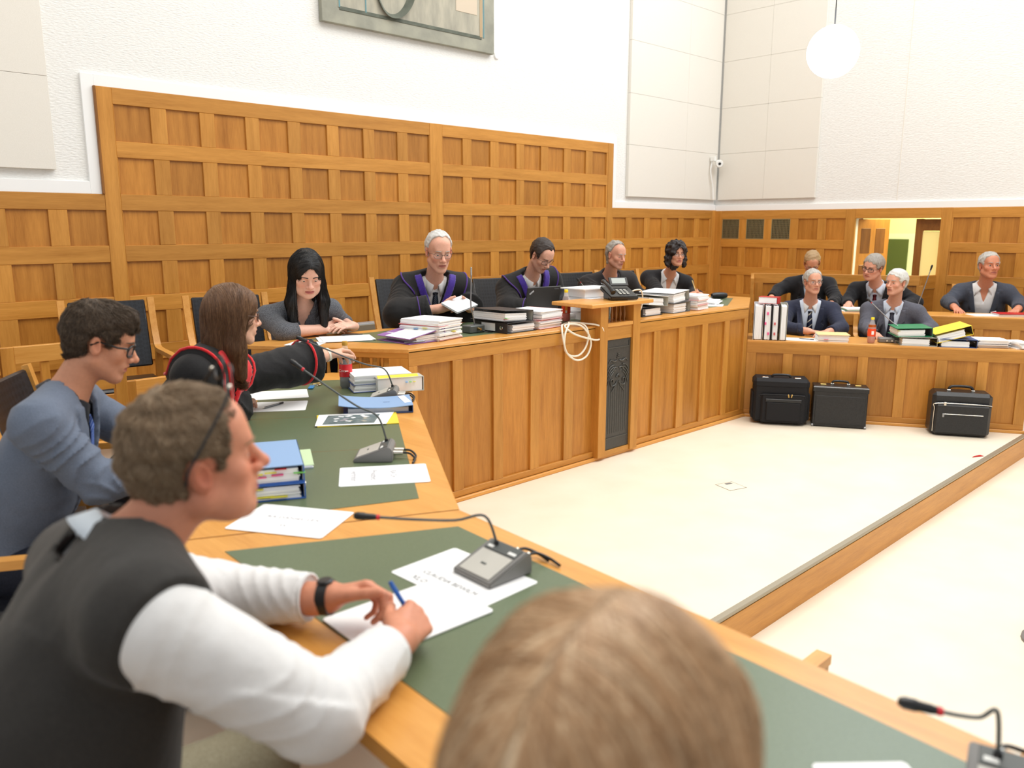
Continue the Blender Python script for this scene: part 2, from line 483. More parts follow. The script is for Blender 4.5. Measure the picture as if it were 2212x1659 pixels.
# painting on the back wall (only its lower part shows): brushed grey-green field with a darker band
pt = empty('painting', (4.706, YW + 0.03, 3.353), 0, 'large grey green abstract painting hung high on the back wall', 'painting')
noisy('canvas', srgb(140, 140, 128), srgb(168, 166, 150), 5.0, 0.75, 0.3, 30, 5.0, rnd=False)
noisy('canvas_inner', srgb(150, 147, 134), srgb(184, 178, 160), 6.0, 0.75, 0.3, 40, 5.0, stretch=(2, 1, 0.6), rnd=False)
noisy('paint_dark', srgb(78, 84, 74), srgb(108, 112, 100), 9.0, 0.75, 0.2, 40, rnd=False)
plain('paint_teal', srgb(98, 140, 146), 0.7); plain('paint_ochre', srgb(176, 152, 118), 0.7); plain('paint_pale', srgb(206, 190, 168), 0.7)
O('canvas', box(1.912, 0.05, 1.5, 'canvas', 0.003), None, pt, (0, -0.03, 0.75))
O('painted_field', box(1.62, 0.004, 1.3, 'canvas_inner'), None, pt, (0.005, -0.056, 0.78))
O('painted_band', box(1.58, 0.006, 0.03, 'paint_dark', 0.002), None, pt, (0.0, -0.057, 0.125))
for x, w, m in ((-0.79, 0.014, 'paint_teal'), (0.815, 0.012, 'paint_teal'), (-0.53, 0.012, 'paint_teal'), (0.78, 0.03, 'paint_ochre')):
    O('painted_stripe', box(w, 0.005, 1.2, m), None, pt, (x, -0.0585, 0.73))
bm = bmesh.new()
tube(bm, spline([(-0.45, -0.058, 0.42), (-0.36, -0.058, 0.22), (-0.27, -0.058, 0.16), (-0.16, -0.058, 0.21), (-0.08, -0.058, 0.36), (-0.1, -0.058, 0.6)], 6), [0.03 + 0.05 * (i / 30) for i in range(31)], 8, flat=0.06)
O('painted_shape', fin(bm, 60), 'paint_dark', pt)
O('painted_patch', box(0.26, 0.005, 0.3, 'paint_pale'), None, pt, (0.6, -0.0585, 0.47))
# ivory cap on the wall beside the painting, security camera in the corner
tag(O('wall_socket', lathe_me([(0.0, 0.012), (0.03, 0.01), (0.036, 0.0), (0.036, -0.006)], 16), 'white_trim', None, (5.74, YW + 0.024, 3.36), (PI / 2, 0, 0)), 'small white round socket on the wall right of the painting', 'socket')
sc_ = empty('security_camera', (9.62, 6.14, 2.52), 0, 'small white security camera in the room corner above the panelling', 'camera')
O('bracket', box(0.04, 0.07, 0.06, 'white_plastic', 0.004), None, sc_, (-0.06, 0.0, 0.06))
O('arm', tube_me([(-0.05, 0, 0.05), (-0.03, -0.03, 0.02), (0, -0.04, 0)], 0.012), 'white_plastic', sc_)
rt = Vector((-0.72, -0.68, -0.1)).to_track_quat('Z', 'Y').to_euler()
O('housing', lathe_me([(0.0, -0.05), (0.04, -0.045), (0.05, 0.0), (0.05, 0.05), (0.042, 0.06), (0.0, 0.06)], 18), 'white_plastic', sc_, (0, -0.05, 0), rt)
O('lens', lathe_me([(0.0, 0.066), (0.018, 0.064), (0.018, 0.058)], 14), 'black_plastic', sc_, (0, -0.05, 0), rt)
O('cable', tube_me(spline([(-0.05, 0.02, 0.03), (-0.08, 0.02, -0.1), (-0.02, 0.015, -0.3), (0.0, 0.012, -0.46)], 6), 0.009, 6), 'white_trim', sc_)

# doorway, door leaves and the corridor behind
d1 = empty('door_1', (XW + 0.06, 4.26, 0.03), 0); d1['kind'] = 'structure'
leaf = O('leaf', box(0.045, 0.52, 1.76, 'oak_frame_z', 0.003), None, d1, (0.27, -0.06, 0.88), (0, 0, math.radians(68)))
for i, zc in enumerate((1.5, 1.06, 0.6, 0.25)):
    for s in (-1, 1):
        O('panel', box(0.012, 0.15, 0.30, 'oak_dark_z', 0.004), None, leaf, (-0.02, s * 0.115, zc - 0.88))
d2 = empty('door_2', (XW + 0.06, 3.32, 0.03), 0); d2['kind'] = 'structure'
leaf = O('leaf', box(0.045, 0.08, 1.76, 'oak_dark_z', 0.003), None, d2, (0.05, 0.245, 0.88))
O('leaf_rail', box(0.045, 0.22, 0.13, 'oak_dark_x', 0.003), None, d2, (0.05, 0.10, 1.69))
O('glazing', box(0.012, 0.20, 1.2, 'frosted_glow'), None, d2, (0.05, 0.105, 1.02))
O('leaf_bottom', box(0.045, 0.22, 0.42, 'oak_dark_x', 0.003), None, d2, (0.05, 0.10, 0.21))
struct('wall_corridor', box(0.1, 5.5, 2.8, 'wall_glow'), None, (12.0, 3.8, 1.4))
struct('ceiling_corridor', box(2.1, 5.5, 0.06, 'white_trim'), None, (11.08, 3.8, 2.8))
d3 = empty('door_3', (11.94, 4.75, 0.03), 0); d3['kind'] = 'structure'
O('leaf', box(0.03, 0.62, 1.5, 'door_green'), None, d3, (0, 0, 0.75))
O('surround', box(0.02, 0.78, 1.58, 'light_green'), None, d3, (0.012, 0, 0.79))
cl = bpy.data.lights.new('corridor_lamp', 'POINT'); cl.energy = 120; cl.color = (1.0, 0.9, 0.55); cl.shadow_soft_size = 0.3
o = bpy.data.objects.new('corridor_lamp', cl); o.location = (10.9, 3.5, 2.3); COL.objects.link(o)

# radiator / cable duct on the back wall behind the judges
ra = empty('wall_duct', (4.05, YW - 0.1, 0.78), 0, 'grey metal trunking along the back wall behind the judges', 'cable duct')
O('body', box(1.0, 0.12, 0.14, 'radiator', 0.004), None, ra)
O('lid', box(1.0, 0.01, 0.05, 'edge_metal', 0.002), None, ra, (0, -0.065, 0.035))

# pendant globe lamp
pl = empty('pendant_lamp', (6.123, 2.947, 2.974), 0, 'white glowing globe pendant lamp hanging on a thin rod', 'lamp')
O('globe', lathe_me([(0.0, -0.186)] + [(0.186 * math.cos(a), 0.186 * math.sin(a)) for a in [(-84 + 12 * i) * PI / 180 for i in range(14)]] + [(0.06, 0.178), (0.0, 0.178)], 28, 60), 'lamp_glow', pl)
O('rod', tube_me([(0, 0, 0.178), (0, 0, 0.30)], 0.006, 8), 'steel', pl)
O('cord', tube_me([(0, 0, 0.30), (0.0, 0, 0.6), (0, 0, 5.7)], 0.0035, 6), 'black_plastic', pl)
O('ceiling_rose', lathe_me([(0.0, 5.72), (0.06, 5.72), (0.05, 5.68), (0.0, 5.67)], 16), 'white_plastic', pl)
# ------------------------------------------------------------------ desks, benches, partition
def pc(name, parent, x0, x1, y0, y1, z0, z1, mat, bev=0.002, rz=0.0):
    return O(name, box(abs(x1 - x0), abs(y1 - y0), abs(z1 - z0), mat, bev), None, parent, ((x0 + x1) / 2, (y0 + y1) / 2, (z0 + z1) / 2), (0, 0, rz))

def front(parent, L, zbot, ztop, cols, zp0, zp1, y=0.0, plinth=True):
    """a framed front of upright panels: x along, y into the bench"""
    pc('rail', parent, 0, L, y, y + 0.03, zp1, ztop, 'oak_frame_x')
    pc('rail', parent, 0, L, y, y + 0.03, zbot, zp0, 'oak_frame_x')
    xs = [0.0] + [v for c in cols for v in c] + [L]
    for i in range(0, len(xs), 2):
        if xs[i + 1] - xs[i] > 0.004: pc('stile', parent, xs[i], xs[i + 1], y, y + 0.03, zp0, zp1, 'oak_frame_z')
    for a, b in cols: pc('panel', parent, a - 0.004, b + 0.004, y + 0.018, y + 0.028, zp0 - 0.004, zp1 + 0.004, 'oak_panel_z', 0)
    if plinth: pc('plinth', parent, -0.01, L + 0.01, y - 0.022, y, 0.0, 0.026, 'oak_top_x', 0.004)

def top_poly(parent, name, pts, z0, z1, mat, org, bev=0.003):
    q = [(x - org[0], y - org[1]) for x, y in pts]
    return O(name, poly_mesh(q, z0, z1, bev), mat, parent)

def spindle_me(h, r=0.013):
    return lathe_me([(r * 0.9, 0), (r * 0.9, h * 0.04), (r * 0.6, h * 0.1), (r * 0.75, h * 0.2), (r * 1.15, h * 0.42), (r * 0.85, h * 0.62), (r * 0.6, h * 0.8), (r * 0.85, h * 0.92), (r * 0.9, h)], 12)
sp_me = spindle_me(0.24); sp_me.materials.append(M('oak_frame_z'))

# judges' bench
JO = (2.735, 3.72)
jb = empty('judges_bench', (JO[0], JO[1], 0), 0, 'long raised oak judges bench with tall panelled front and green desk pad', 'bench')
jc = [(2.798, 3.063), (3.144, 3.397), (3.481, 3.733), (3.816, 4.066), (4.157, 4.4), (4.845, 5.088), (5.166, 5.421), (5.512, 5.753), (5.835, 6.093), (6.173, 6.417)]
front(jb, 3.74, 0.026, 0.985, [(a - JO[0], b - JO[0]) for a, b in jc], 0.068, 0.897)
JT = [(2.735, 3.72), (6.475, 3.72), (7.33, 4.2), (7.33, 4.62), (2.12, 4.62), (2.15, 4.5)]
top_poly(jb, 'top', JT, 0.975, 1.0, 'oak_top_x', JO)
top_poly(jb, 'desk_pad', [(2.86, 3.9), (6.42, 3.9), (7.12, 4.27), (7.12, 4.5), (2.48, 4.5)], 0.998, 1.0015, 'greenpad', JO, 0)
# slanted left end with a gallery of turned spindles
a = math.atan2(0.78, -0.585)
le = O('end_panel', box(0.98, 0.03, 0.68, 'oak_panel_x', 0.002), None, jb, (-0.292 + 0.012, 0.39 + 0.01, 0.36), (0, 0, a))
pc_ = lambda nm, d0, d1, z0, z1, m: O(nm, box(abs(d1 - d0), 0.034, z1 - z0, m, 0.002), None, jb, (0.016 + math.cos(a) * (d0 + d1) / 2, 0.012 + math.sin(a) * (d0 + d1) / 2, (z0 + z1) / 2), (0, 0, a))
pc_('end_rail', 0, 0.97, 0.945, 0.977, 'oak_frame_x'); pc_('end_rail', 0, 0.97, 0.66, 0.705, 'oak_frame_x')
pc_('end_post', 0, 0.12, 0.705, 0.945, 'oak_frame_z'); pc_('end_post', 0.85, 0.97, 0.705, 0.945, 'oak_frame_z')
for i in range(11):
    d = 0.165 + i * 0.066
    O('spindle', sp_me, None, jb, (0.016 + math.cos(a) * d, 0.012 + math.sin(a) * d, 0.705))
# slanted right end
a2 = math.atan2(0.48, 0.855)
O('end_panel', box(0.97, 0.03, 0.95, 'oak_panel_x', 0.002), None, jb, (3.74 + 0.42, 0.25, 0.5), (0, 0, a2))
# inside of the bench: shelf and back boards so that it is not hollow from behind
pc('shelf', jb, 0.0, 4.3, 0.12, 0.55, 0.64, 0.66, 'oak_dark_x')

# reading stand built against the middle of the bench
rs = empty('reading_stand', (4.61, 3.70, 0), 0, 'oak reading stand with spindles and dark iron plate in the middle of the judges bench', 'stand')
for s in (-1, 1):
    pc('post', rs, s * 0.188 - 0.042, s * 0.188 + 0.042, -0.03, 0.16, 0.026, 1.135, 'oak_frame_z')
    O('spindle_post', box(0.03, 0.05, 0.12, 'oak_frame_z', 0.002), None, rs, (s * 0.135, 0.14, 1.075))
pc('shelf', rs, -0.36, 0.345, -0.06, 0.33, 1.135, 1.162, 'oak_top_x', 0.004)
pc('lintel', rs, -0.146, 0.146, -0.018, 0.03, 0.888, 0.985, 'oak_frame_x')
pc('ledge', rs, -0.146, 0.146, -0.026, 0.16, 0.985, 1.012, 'oak_top_x')
pc('foot_rail', rs, -0.146, 0.146, -0.018, 0.03, 0.026, 0.063, 'oak_frame_x')
sp2 = spindle_me(0.123, 0.010); sp2.materials.append(M('oak_dark_z'))
for i in range(5): O('spindle', sp2, None, rs, (-0.096 + i * 0.048, 0.02, 1.012))
pl_ = O('iron_plate', box(0.288, 0.012, 0.822, 'iron', 0.002), None, rs, (0, -0.004, 0.476))
bm = bmesh.new()
for z in (0.352, -0.325): bx(bm, (0, -0.008, z), (0.25, 0.006, 0.008))
for s in (-1, 1): bx(bm, (s * 0.125, -0.008, 0.375), (0.006, 0.006, 0.04))
for s in (-1, 1):                                                    # beast mask: horns, mane, brows, eyes, scrolls
    tube(bm, spline([(s * 0.012, -0.008, 0.255), (s * 0.05, -0.01, 0.25), (s * 0.085, -0.01, 0.262), (s * 0.11, -0.008, 0.24)], 5), [0.004, 0.006, 0.007, 0.007, 0.007, 0.007, 0.007, 0.007, 0.006, 0.006, 0.006, 0.005, 0.005, 0.004, 0.004, 0.003], 6)
    for k in range(4): tube(bm, spline([(s * 0.05, -0.008, 0.225 - k * 0.018), (s * 0.09, -0.01, 0.215 - k * 0.026), (s * 0.12, -0.008, 0.18 - k * 0.035)], 4), 0.005, 6)
    tube(bm, spline([(s * 0.01, -0.008, 0.2), (s * 0.04, -0.011, 0.205), (s * 0.06, -0.008, 0.185)], 4), 0.006, 6)
    lathe(bm, [(0.0, 0.006), (0.008, 0.004), (0.012, 0)], 10, (s * 0.034, -0.007, 0.18), Euler((PI / 2, 0, 0)).to_matrix())
    tube(bm, spline([(s * 0.01, -0.008, 0.10), (s * 0.03, -0.01, 0.075), (s * 0.075, -0.01, 0.07), (s * 0.085, -0.01, 0.11), (s * 0.06, -0.01, 0.118), (s * 0.055, -0.01, 0.095)], 5), 0.0055, 6)
    tube(bm, spline([(s * 0.02, -0.008, 0.075), (s * 0.05, -0.01, 0.045), (s * 0.075, -0.008, 0.02)], 5), 0.005, 6)
tube(bm, spline([(-0.02, -0.008, 0.13), (0, -0.012, 0.15), (0.02, -0.008, 0.13)], 5), 0.008, 6)
for i in range(3): bx(bm, (0, -0.009, 0.275 + i * 0.014), (0.036 - i * 0.01, 0.008, 0.007))
for i in range(9): bx(bm, (-0.1 + i * 0.025, -0.0065, -0.1), (0.003, 0.003, 0.38))
O('relief', fin(bm, 60), 'iron_relief', pl_)

# left desks: one along the bench end (slanted), one nearer
DO = (1.465, 1.755)
ang = math.atan2(1.96, 1.24)
sd = empty('lawyers_desk', (DO[0], DO[1], 0), 0, 'slanted oak desk with green pad joining the judges bench at the left', 'desk')
top_poly(sd, 'top', [DO, (2.705, 3.715), (2.41, 4.03), (1.90, 4.06), (0.69, 2.12)], 0.832, 0.865, 'oak_top_y', DO)
top_poly(sd, 'desk_pad', [(1.437, 1.918), (2.53, 3.65), (2.2, 3.87), (1.949, 3.926), (0.885, 2.235), (0.98, 2.105)], 0.864, 0.8665, 'greenpad', DO, 0)
L = math.hypot(1.24, 1.96)
R3 = Matrix.Rotation(ang, 3, 'Z')
def sdp(nm, x0, x1, y0, y1, z0, z1, m):
    c = R3 @ Vector(((x0 + x1) / 2, (y0 + y1) / 2, 0)); O(nm, box(x1 - x0, y1 - y0, z1 - z0, m, 0.002), None, sd, (c.x, c.y, (z0 + z1) / 2), (0, 0, ang))
sdp('rail', 0.05, L - 0.02, 0.03, 0.06, 0.72, 0.832, 'oak_frame_x'); sdp('rail', 0.05, L - 0.02, 0.03, 0.06, 0.0, 0.08, 'oak_frame_x')
for k in range(8): sdp('panel', 0.08 + k * 0.275, 0.32 + k * 0.275, 0.045, 0.057, 0.076, 0.724, 'oak_panel_z')
for k in range(9): sdp('stile', 0.04 + k * 0.275, 0.08 + k * 0.275, 0.03, 0.06, 0.08, 0.72, 'oak_frame_z')
for x in (0.3, L - 0.3): sdp('leg', x - 0.03, x + 0.03, 0.70, 0.76, 0.115, 0.832, 'oak_frame_z')
# seam between two lengths of the pad and the mitred corner boards
sdp('pad_seam', 1.30, 1.302, 0.11, 0.745, 0.8664, 0.8668, 'oak_dark_z'); sdp('pad_seam', 0.72, 0.722, 0.11, 0.745, 0.8664, 0.8668, 'oak_dark_z')
nd = empty('front_desk', (DO[0], DO[1], 0), 0, 'oak desk with green pad running along the bottom right corner', 'desk')
top_poly(nd, 'top', [DO, (0.69, 2.12), (0.655, 0.9), (0.61, -0.55), (1.335, -0.55)], 0.832, 0.865, 'oak_top_y', DO)
top_poly(nd, 'desk_pad', [(1.371, 1.651), (0.82, 1.93), (0.795, 1.2), (0.735, -0.5), (1.245, -0.5), (1.32, 0.7)], 0.864, 0.8665, 'greenpad', DO, 0)
for k in range(8):
    y = 1.60 - k * 0.27
    O('panel', box(0.012, 0.24, 0.9, 'oak_panel_z'), None, nd, (1.42 - (1.755 - y) * 0.055 - DO[0], y - DO[1], 0.28))
    O('stile', box(0.03, 0.05, 1.02, 'oak_frame_z', 0.002), None, nd, (1.425 - (1.755 - y) * 0.055 - DO[0], y - 0.135 - DO[1], 0.322))
O('mitre_joint', box(0.86, 0.002, 0.0004, 'oak_dark_x'), None, nd, (-0.39, 0.186, 0.8652), (0, 0, math.atan2(0.365, -0.775)))
for y in (1.7, -0.4): O('leg', box(0.06, 0.06, 0.72, 'oak_frame_z', 0.002), None, nd, (0.76 - DO[0], y - DO[1], 0.475))

# right hand benches, partition
RA = -60.1 * PI / 180
r1 = empty('front_bench', (6.48, 3.72, 0), RA, 'slanted oak bench with panelled front behind the three black cases', 'bench')
r1c = [(0.084 + 0.3095 * k, 0.312 + 0.3095 * k) for k in range(7)]
front(r1, 2.25, 0.026, 0.685, r1c, 0.07, 0.588)
pc('top', r1, 0, 2.25, 0.0, 0.5, 0.676, 0.70, 'oak_top_x', 0.003)
pc('end_panel', r1, 2.22, 2.25, 0.03, 0.5, 0.0, 0.676, 'oak_panel_y'); pc('end_panel', r1, 0.0, 0.03, 0.03, 0.5, 0.0, 0.676, 'oak_panel_y')
pc('shelf', r1, 0.03, 2.22, 0.1, 0.46, 0.5, 0.52, 'oak_dark_x')
poly_floor('floor_second_row', [(7.6, 5.0), (8.9, 2.2), (9.75, 2.2), (9.75, 4.9)], 0.0, 0.13, 'lino')
r2 = empty('second_bench', (6.48, 3.72, 0), RA, 'oak bench of the second row behind the two front men', 'bench')
r2b = 1.187
pc('rail', r2, 0.2, 3.1, r2b, r2b + 0.03, 0.73, 0.838, 'oak_frame_x')
pc('rail', r2, 0.2, 3.1, r2b, r2b + 0.03, 0.13, 0.2, 'oak_frame_x')
xs = [0.28 + 0.315 * k for k in range(9)]
for x in xs: pc('panel', r2, x - 0.004, x + 0.244, r2b + 0.018, r2b + 0.028, 0.196, 0.734, 'oak_panel_z', 0)
for x in [0.2] + [x + 0.24 for x in xs]: pc('stile', r2, x, x + 0.075, r2b, r2b + 0.03, 0.2, 0.73, 'oak_frame_z')
pc('top', r2, 0.2, 3.1, r2b, r2b + 0.42, 0.828, 0.85, 'oak_top_x', 0.003)
for x in (0.24, 3.06): pc('end_panel', r2, x - 0.02, x + 0.02, r2b + 0.03, r2b + 0.42, 0.13, 0.828, 'oak_panel_y')
pt_ = empty('partition', (6.48, 3.72, 0), RA, 'low oak panelled partition behind the second row of men', 'partition')
pd_ = 2.42
pc('rail', pt_, 0.03, 1.80, pd_, pd_ + 0.04, 1.055, 1.166, 'oak_frame_x'); pc('rail', pt_, 0.03, 1.80, pd_, pd_ + 0.04, 0.13, 0.2, 'oak_frame_x')
pc('rail', pt_, 0.03, 1.80, pd_, pd_ + 0.04, 0.62, 0.7, 'oak_frame_x')
for k in range(5):
    x = 0.14 + 0.34 * k
    pc('panel', pt_, x, x + 0.27, pd_ + 0.018, pd_ + 0.03, 0.69, 1.06, 'oak_panel_z', 0); pc('panel', pt_, x, x + 0.27, pd_ + 0.018, pd_ + 0.03, 0.19, 0.63, 'oak_panel_z', 0)
for x in [0.05] + [0.41 + 0.34 * k for k in range(5)]: pc('stile', pt_, x, x + (0.09 if x < 0.1 else 0.07), pd_, pd_ + 0.04, 0.2, 1.055, 'oak_frame_z')
pc('end_wing', pt_, 0.0, 0.035, 1.43, pd_ + 0.04, 0.13, 1.166, 'oak_frame_y', 0.003)
# short return from the partition to the door post
v0 = Vector((1.80, pd_ + 0.02)); v1 = Vector((2.02, 2.70)); dv = v1 - v0; aa = math.atan2(dv.y, dv.x); mid = (v0 + v1) / 2
O('return_panel', box(dv.length, 0.03, 0.88, 'oak_panel_x', 0.002), None, pt_, (mid.x, mid.y, 0.57), (0, 0, aa))
O('return_rail', box(dv.length + 0.02, 0.045, 0.15, 'oak_frame_x', 0.003), None, pt_, (mid.x, mid.y, 1.09), (0, 0, aa))

# ------------------------------------------------------------------ armchairs
def chair_parts(root, w=0.54, back_h=0.36, seat_z=0.44, arm_z=0.66, depth=0.5):
    lean = 0.26
    zb = arm_z - 0.03
    yb = -depth / 2 - 0.02
    top = Vector((0, yb - lean * back_h, zb + back_h))
    O('seat', box(w - 0.07, depth - 0.02, 0.05, 'leather', 0.012), None, root, (0, 0.0, seat_z))
    bm = bmesh.new()
    h = back_h + 0.12
    bx(bm, (0, 0, 0), (w - 0.075, 0.03, h), None, 0.008)
    bmesh.ops.subdivide_edges(bm, edges=[e for e in bm.edges if abs(e.verts[0].co.x - e.verts[1].co.x) > 0.3], cuts=6)
    for v in bm.verts: v.co.y -= 0.03 * (1 - (2 * v.co.x / w) ** 2)
    O('backrest', fin(bm, 40), 'leather', root, (0, yb - lean * (back_h - 0.1) / 2 + 0.005, zb + back_h / 2 - 0.055), (math.atan(lean), 0, 0))
    for s in (-1, 1):
        bm = bmesh.new()
        x = s * w / 2
        pts = spline([(x, top.y, top.z + 0.01), (x, (top.y + yb) / 2, zb + back_h * 0.5), (x, yb + 0.0, zb + 0.06), (x, yb + 0.035, zb + 0.012), (x, yb + 0.1, zb), (x, 0.0, zb), (x, depth / 2 + 0.03, zb)], 5)
        # flat rectangular bar: a four sided sweep
        sweep_bar(bm, pts, 0.042, 0.028)
        O('arm_frame', fin(bm, 30), 'oak_top_y', root)
        O('leg', box(0.04, 0.045, zb - 0.012, 'oak_frame_z', 0.003), None, root, (x, depth / 2, (zb - 0.012) / 2))
        bm = bmesh.new(); sweep_bar(bm, [Vector((x, yb + 0.05, zb - 0.004)), Vector((x, yb + 0.02, seat_z)), Vector((x, yb - 0.04, 0.0))], 0.04, 0.045)
        O('leg', fin(bm, 30), 'oak_frame_z', root)
        O('side_rail', box(0.03, depth - 0.03, 0.07, 'oak_frame_y', 0.003), None, root, (x, 0.01, seat_z - 0.03))
    O('seat_rail', box(w, 0.03, 0.07, 'oak_frame_x', 0.003), None, root, (0, depth / 2 - 0.01, seat_z - 0.03))
    O('seat_rail', box(w, 0.03, 0.07, 'oak_frame_x', 0.003), None, root, (0, yb + 0.02, seat_z - 0.03))
def sweep_bar(bm, pts, wx, th):
    """bar of rectangular section in the yz plane, wide along x"""
    rings = []
    n = len(pts)
    for i in range(n):
        d = (pts[min(i + 1, n - 1)] - pts[max(i - 1, 0)]).normalized()
        nrm = Vector((0, -d.z, d.y)).normalized()
        rings.append([bm.verts.new(pts[i] + Vector((sx * wx / 2, 0, 0)) + nrm * sn * th / 2) for sx, sn in ((-1, -1), (1, -1), (1, 1), (-1, 1))])
    for a, b in zip(rings, rings[1:]):
        for i in range(4): bm.faces.new((a[i], a[(i + 1) % 4], b[(i + 1) % 4], b[i]))
    bm.faces.new(rings[0]); bm.faces.new(list(reversed(rings[-1])))
def chair(loc, heading, label, **kw):
    """heading: direction faced, in degrees from +X"""
    r = empty('armchair', loc, math.radians(heading - 90), label, 'chair', 'oak armchairs with woven black leather')
    chair_parts(r, **kw); return r
chair((0.46, 2.86, 0.115), -28, 'oak armchair with black woven leather under the man in the blue grey blazer')
chair((0.10, 1.28, 0.115), 2, 'oak armchair under the man in the black vest, one arm showing at the left edge')
chair((0.10, 0.15, 0.115), 5, 'oak armchair under the blonde woman at the front')
chair((1.02, 3.45, 0.115), -30, 'oak armchair beside the woman in the red trimmed black robe')
chair((1.70, 5.36, 0.25), 262, 'empty oak armchair with black woven leather back against the panelled wall', back_h=0.33)
chair((2.40, 5.10, 0.25), 262, 'oak armchair behind the black haired woman in grey', back_h=0.34)
chair((3.95, 5.10, 0.25), 262, 'high backed oak armchair behind the white haired judge', back_h=0.46, arm_z=0.60, w=0.6)
chair((4.98, 5.10, 0.25), 264, 'oak armchair with black woven leather behind the judge at the laptop', back_h=0.36, w=0.6)
chair((6.0, 5.10, 0.25), 262, 'oak armchair behind the older man in the dark jacket', back_h=0.37, w=0.62)
chair((6.68, 5.08, 0.25), 262, 'oak armchair behind the woman with curly black hair', back_h=0.36, w=0.58)
chair((7.55, 3.70, 0.0), 210, 'oak armchair under the man with the striped tie', back_h=0.2, depth=0.38)
chair((7.93, 3.06, 0.0), 210, 'oak armchair under the white haired man in the grey suit', back_h=0.2, depth=0.38)
chair((9.36, 2.62, 0.13), 210, 'oak armchair under the man in the open white shirt at the right edge', back_h=0.32)
chair((9.0, 3.72, 0.13), 215, 'oak armchair under the man in the maroon tie', back_h=0.2)

# lattice gates at the left
def lattice(loc, rz, w, h, label, nx, nz):
    g = empty('lattice_gate', loc, rz, label, 'gate', 'oak lattice gates behind the left desks')
    for x in (0.03, w - 0.03): pc('post', g, x - 0.03, x + 0.03, -0.02, 0.02, 0, h, 'oak_frame_z')
    pc('rail', g, 0.06, w - 0.06, -0.02, 0.02, h - 0.085, h, 'oak_top_x'); pc('rail', g, 0.06, w - 0.06, -0.02, 0.02, 0.0, 0.12, 'oak_frame_x')
    for i in range(nx):
        x = (i + 1) * w / (nx + 1); pc('slat', g, x - 0.02, x + 0.02, -0.012, 0.012, 0.12, h - 0.085, 'oak_frame_z')
    for i in range(nz):
        z = 0.12 + (i + 1) * (h - 0.205) / (nz + 1); pc('slat', g, 0.06, w - 0.06, -0.014, 0.010, z - 0.03, z + 0.03, 'oak_frame_x')
lattice((0.89, 4.6, 0.115), 0, 0.58, 0.985, 'oak lattice gate behind the man in the blue grey blazer', 2, 4)
lattice((1.46, 4.62, 0.0), 0.0, 0.56, 0.855, 'low oak lattice gate left of the woman in the red trimmed robe', 3, 0)
gp = empty('gate_post', (0.80, 4.6, 0.115), 0, 'round topped oak gate post with brass lock at the far left', 'post')
O('post', box(0.13, 0.12, 1.0, 'oak_dark_z', 0.012), None, gp, (0, 0, 0.5)); O('lock_plate', box(0.03, 0.008, 0.12, 'brass', 0.002), None, gp, (0.02, -0.064, 0.72)); O('cap', box(0.14, 0.13, 0.02, 'oak_frame_x', 0.005), None, gp, (0, 0, 1.005))
# ------------------------------------------------------------------ people: bodies grown as one smooth implicit surface each
def nv(v): v = np.asarray(v, float); return v / np.linalg.norm(v)
A_ = lambda *v: np.array(v, float)

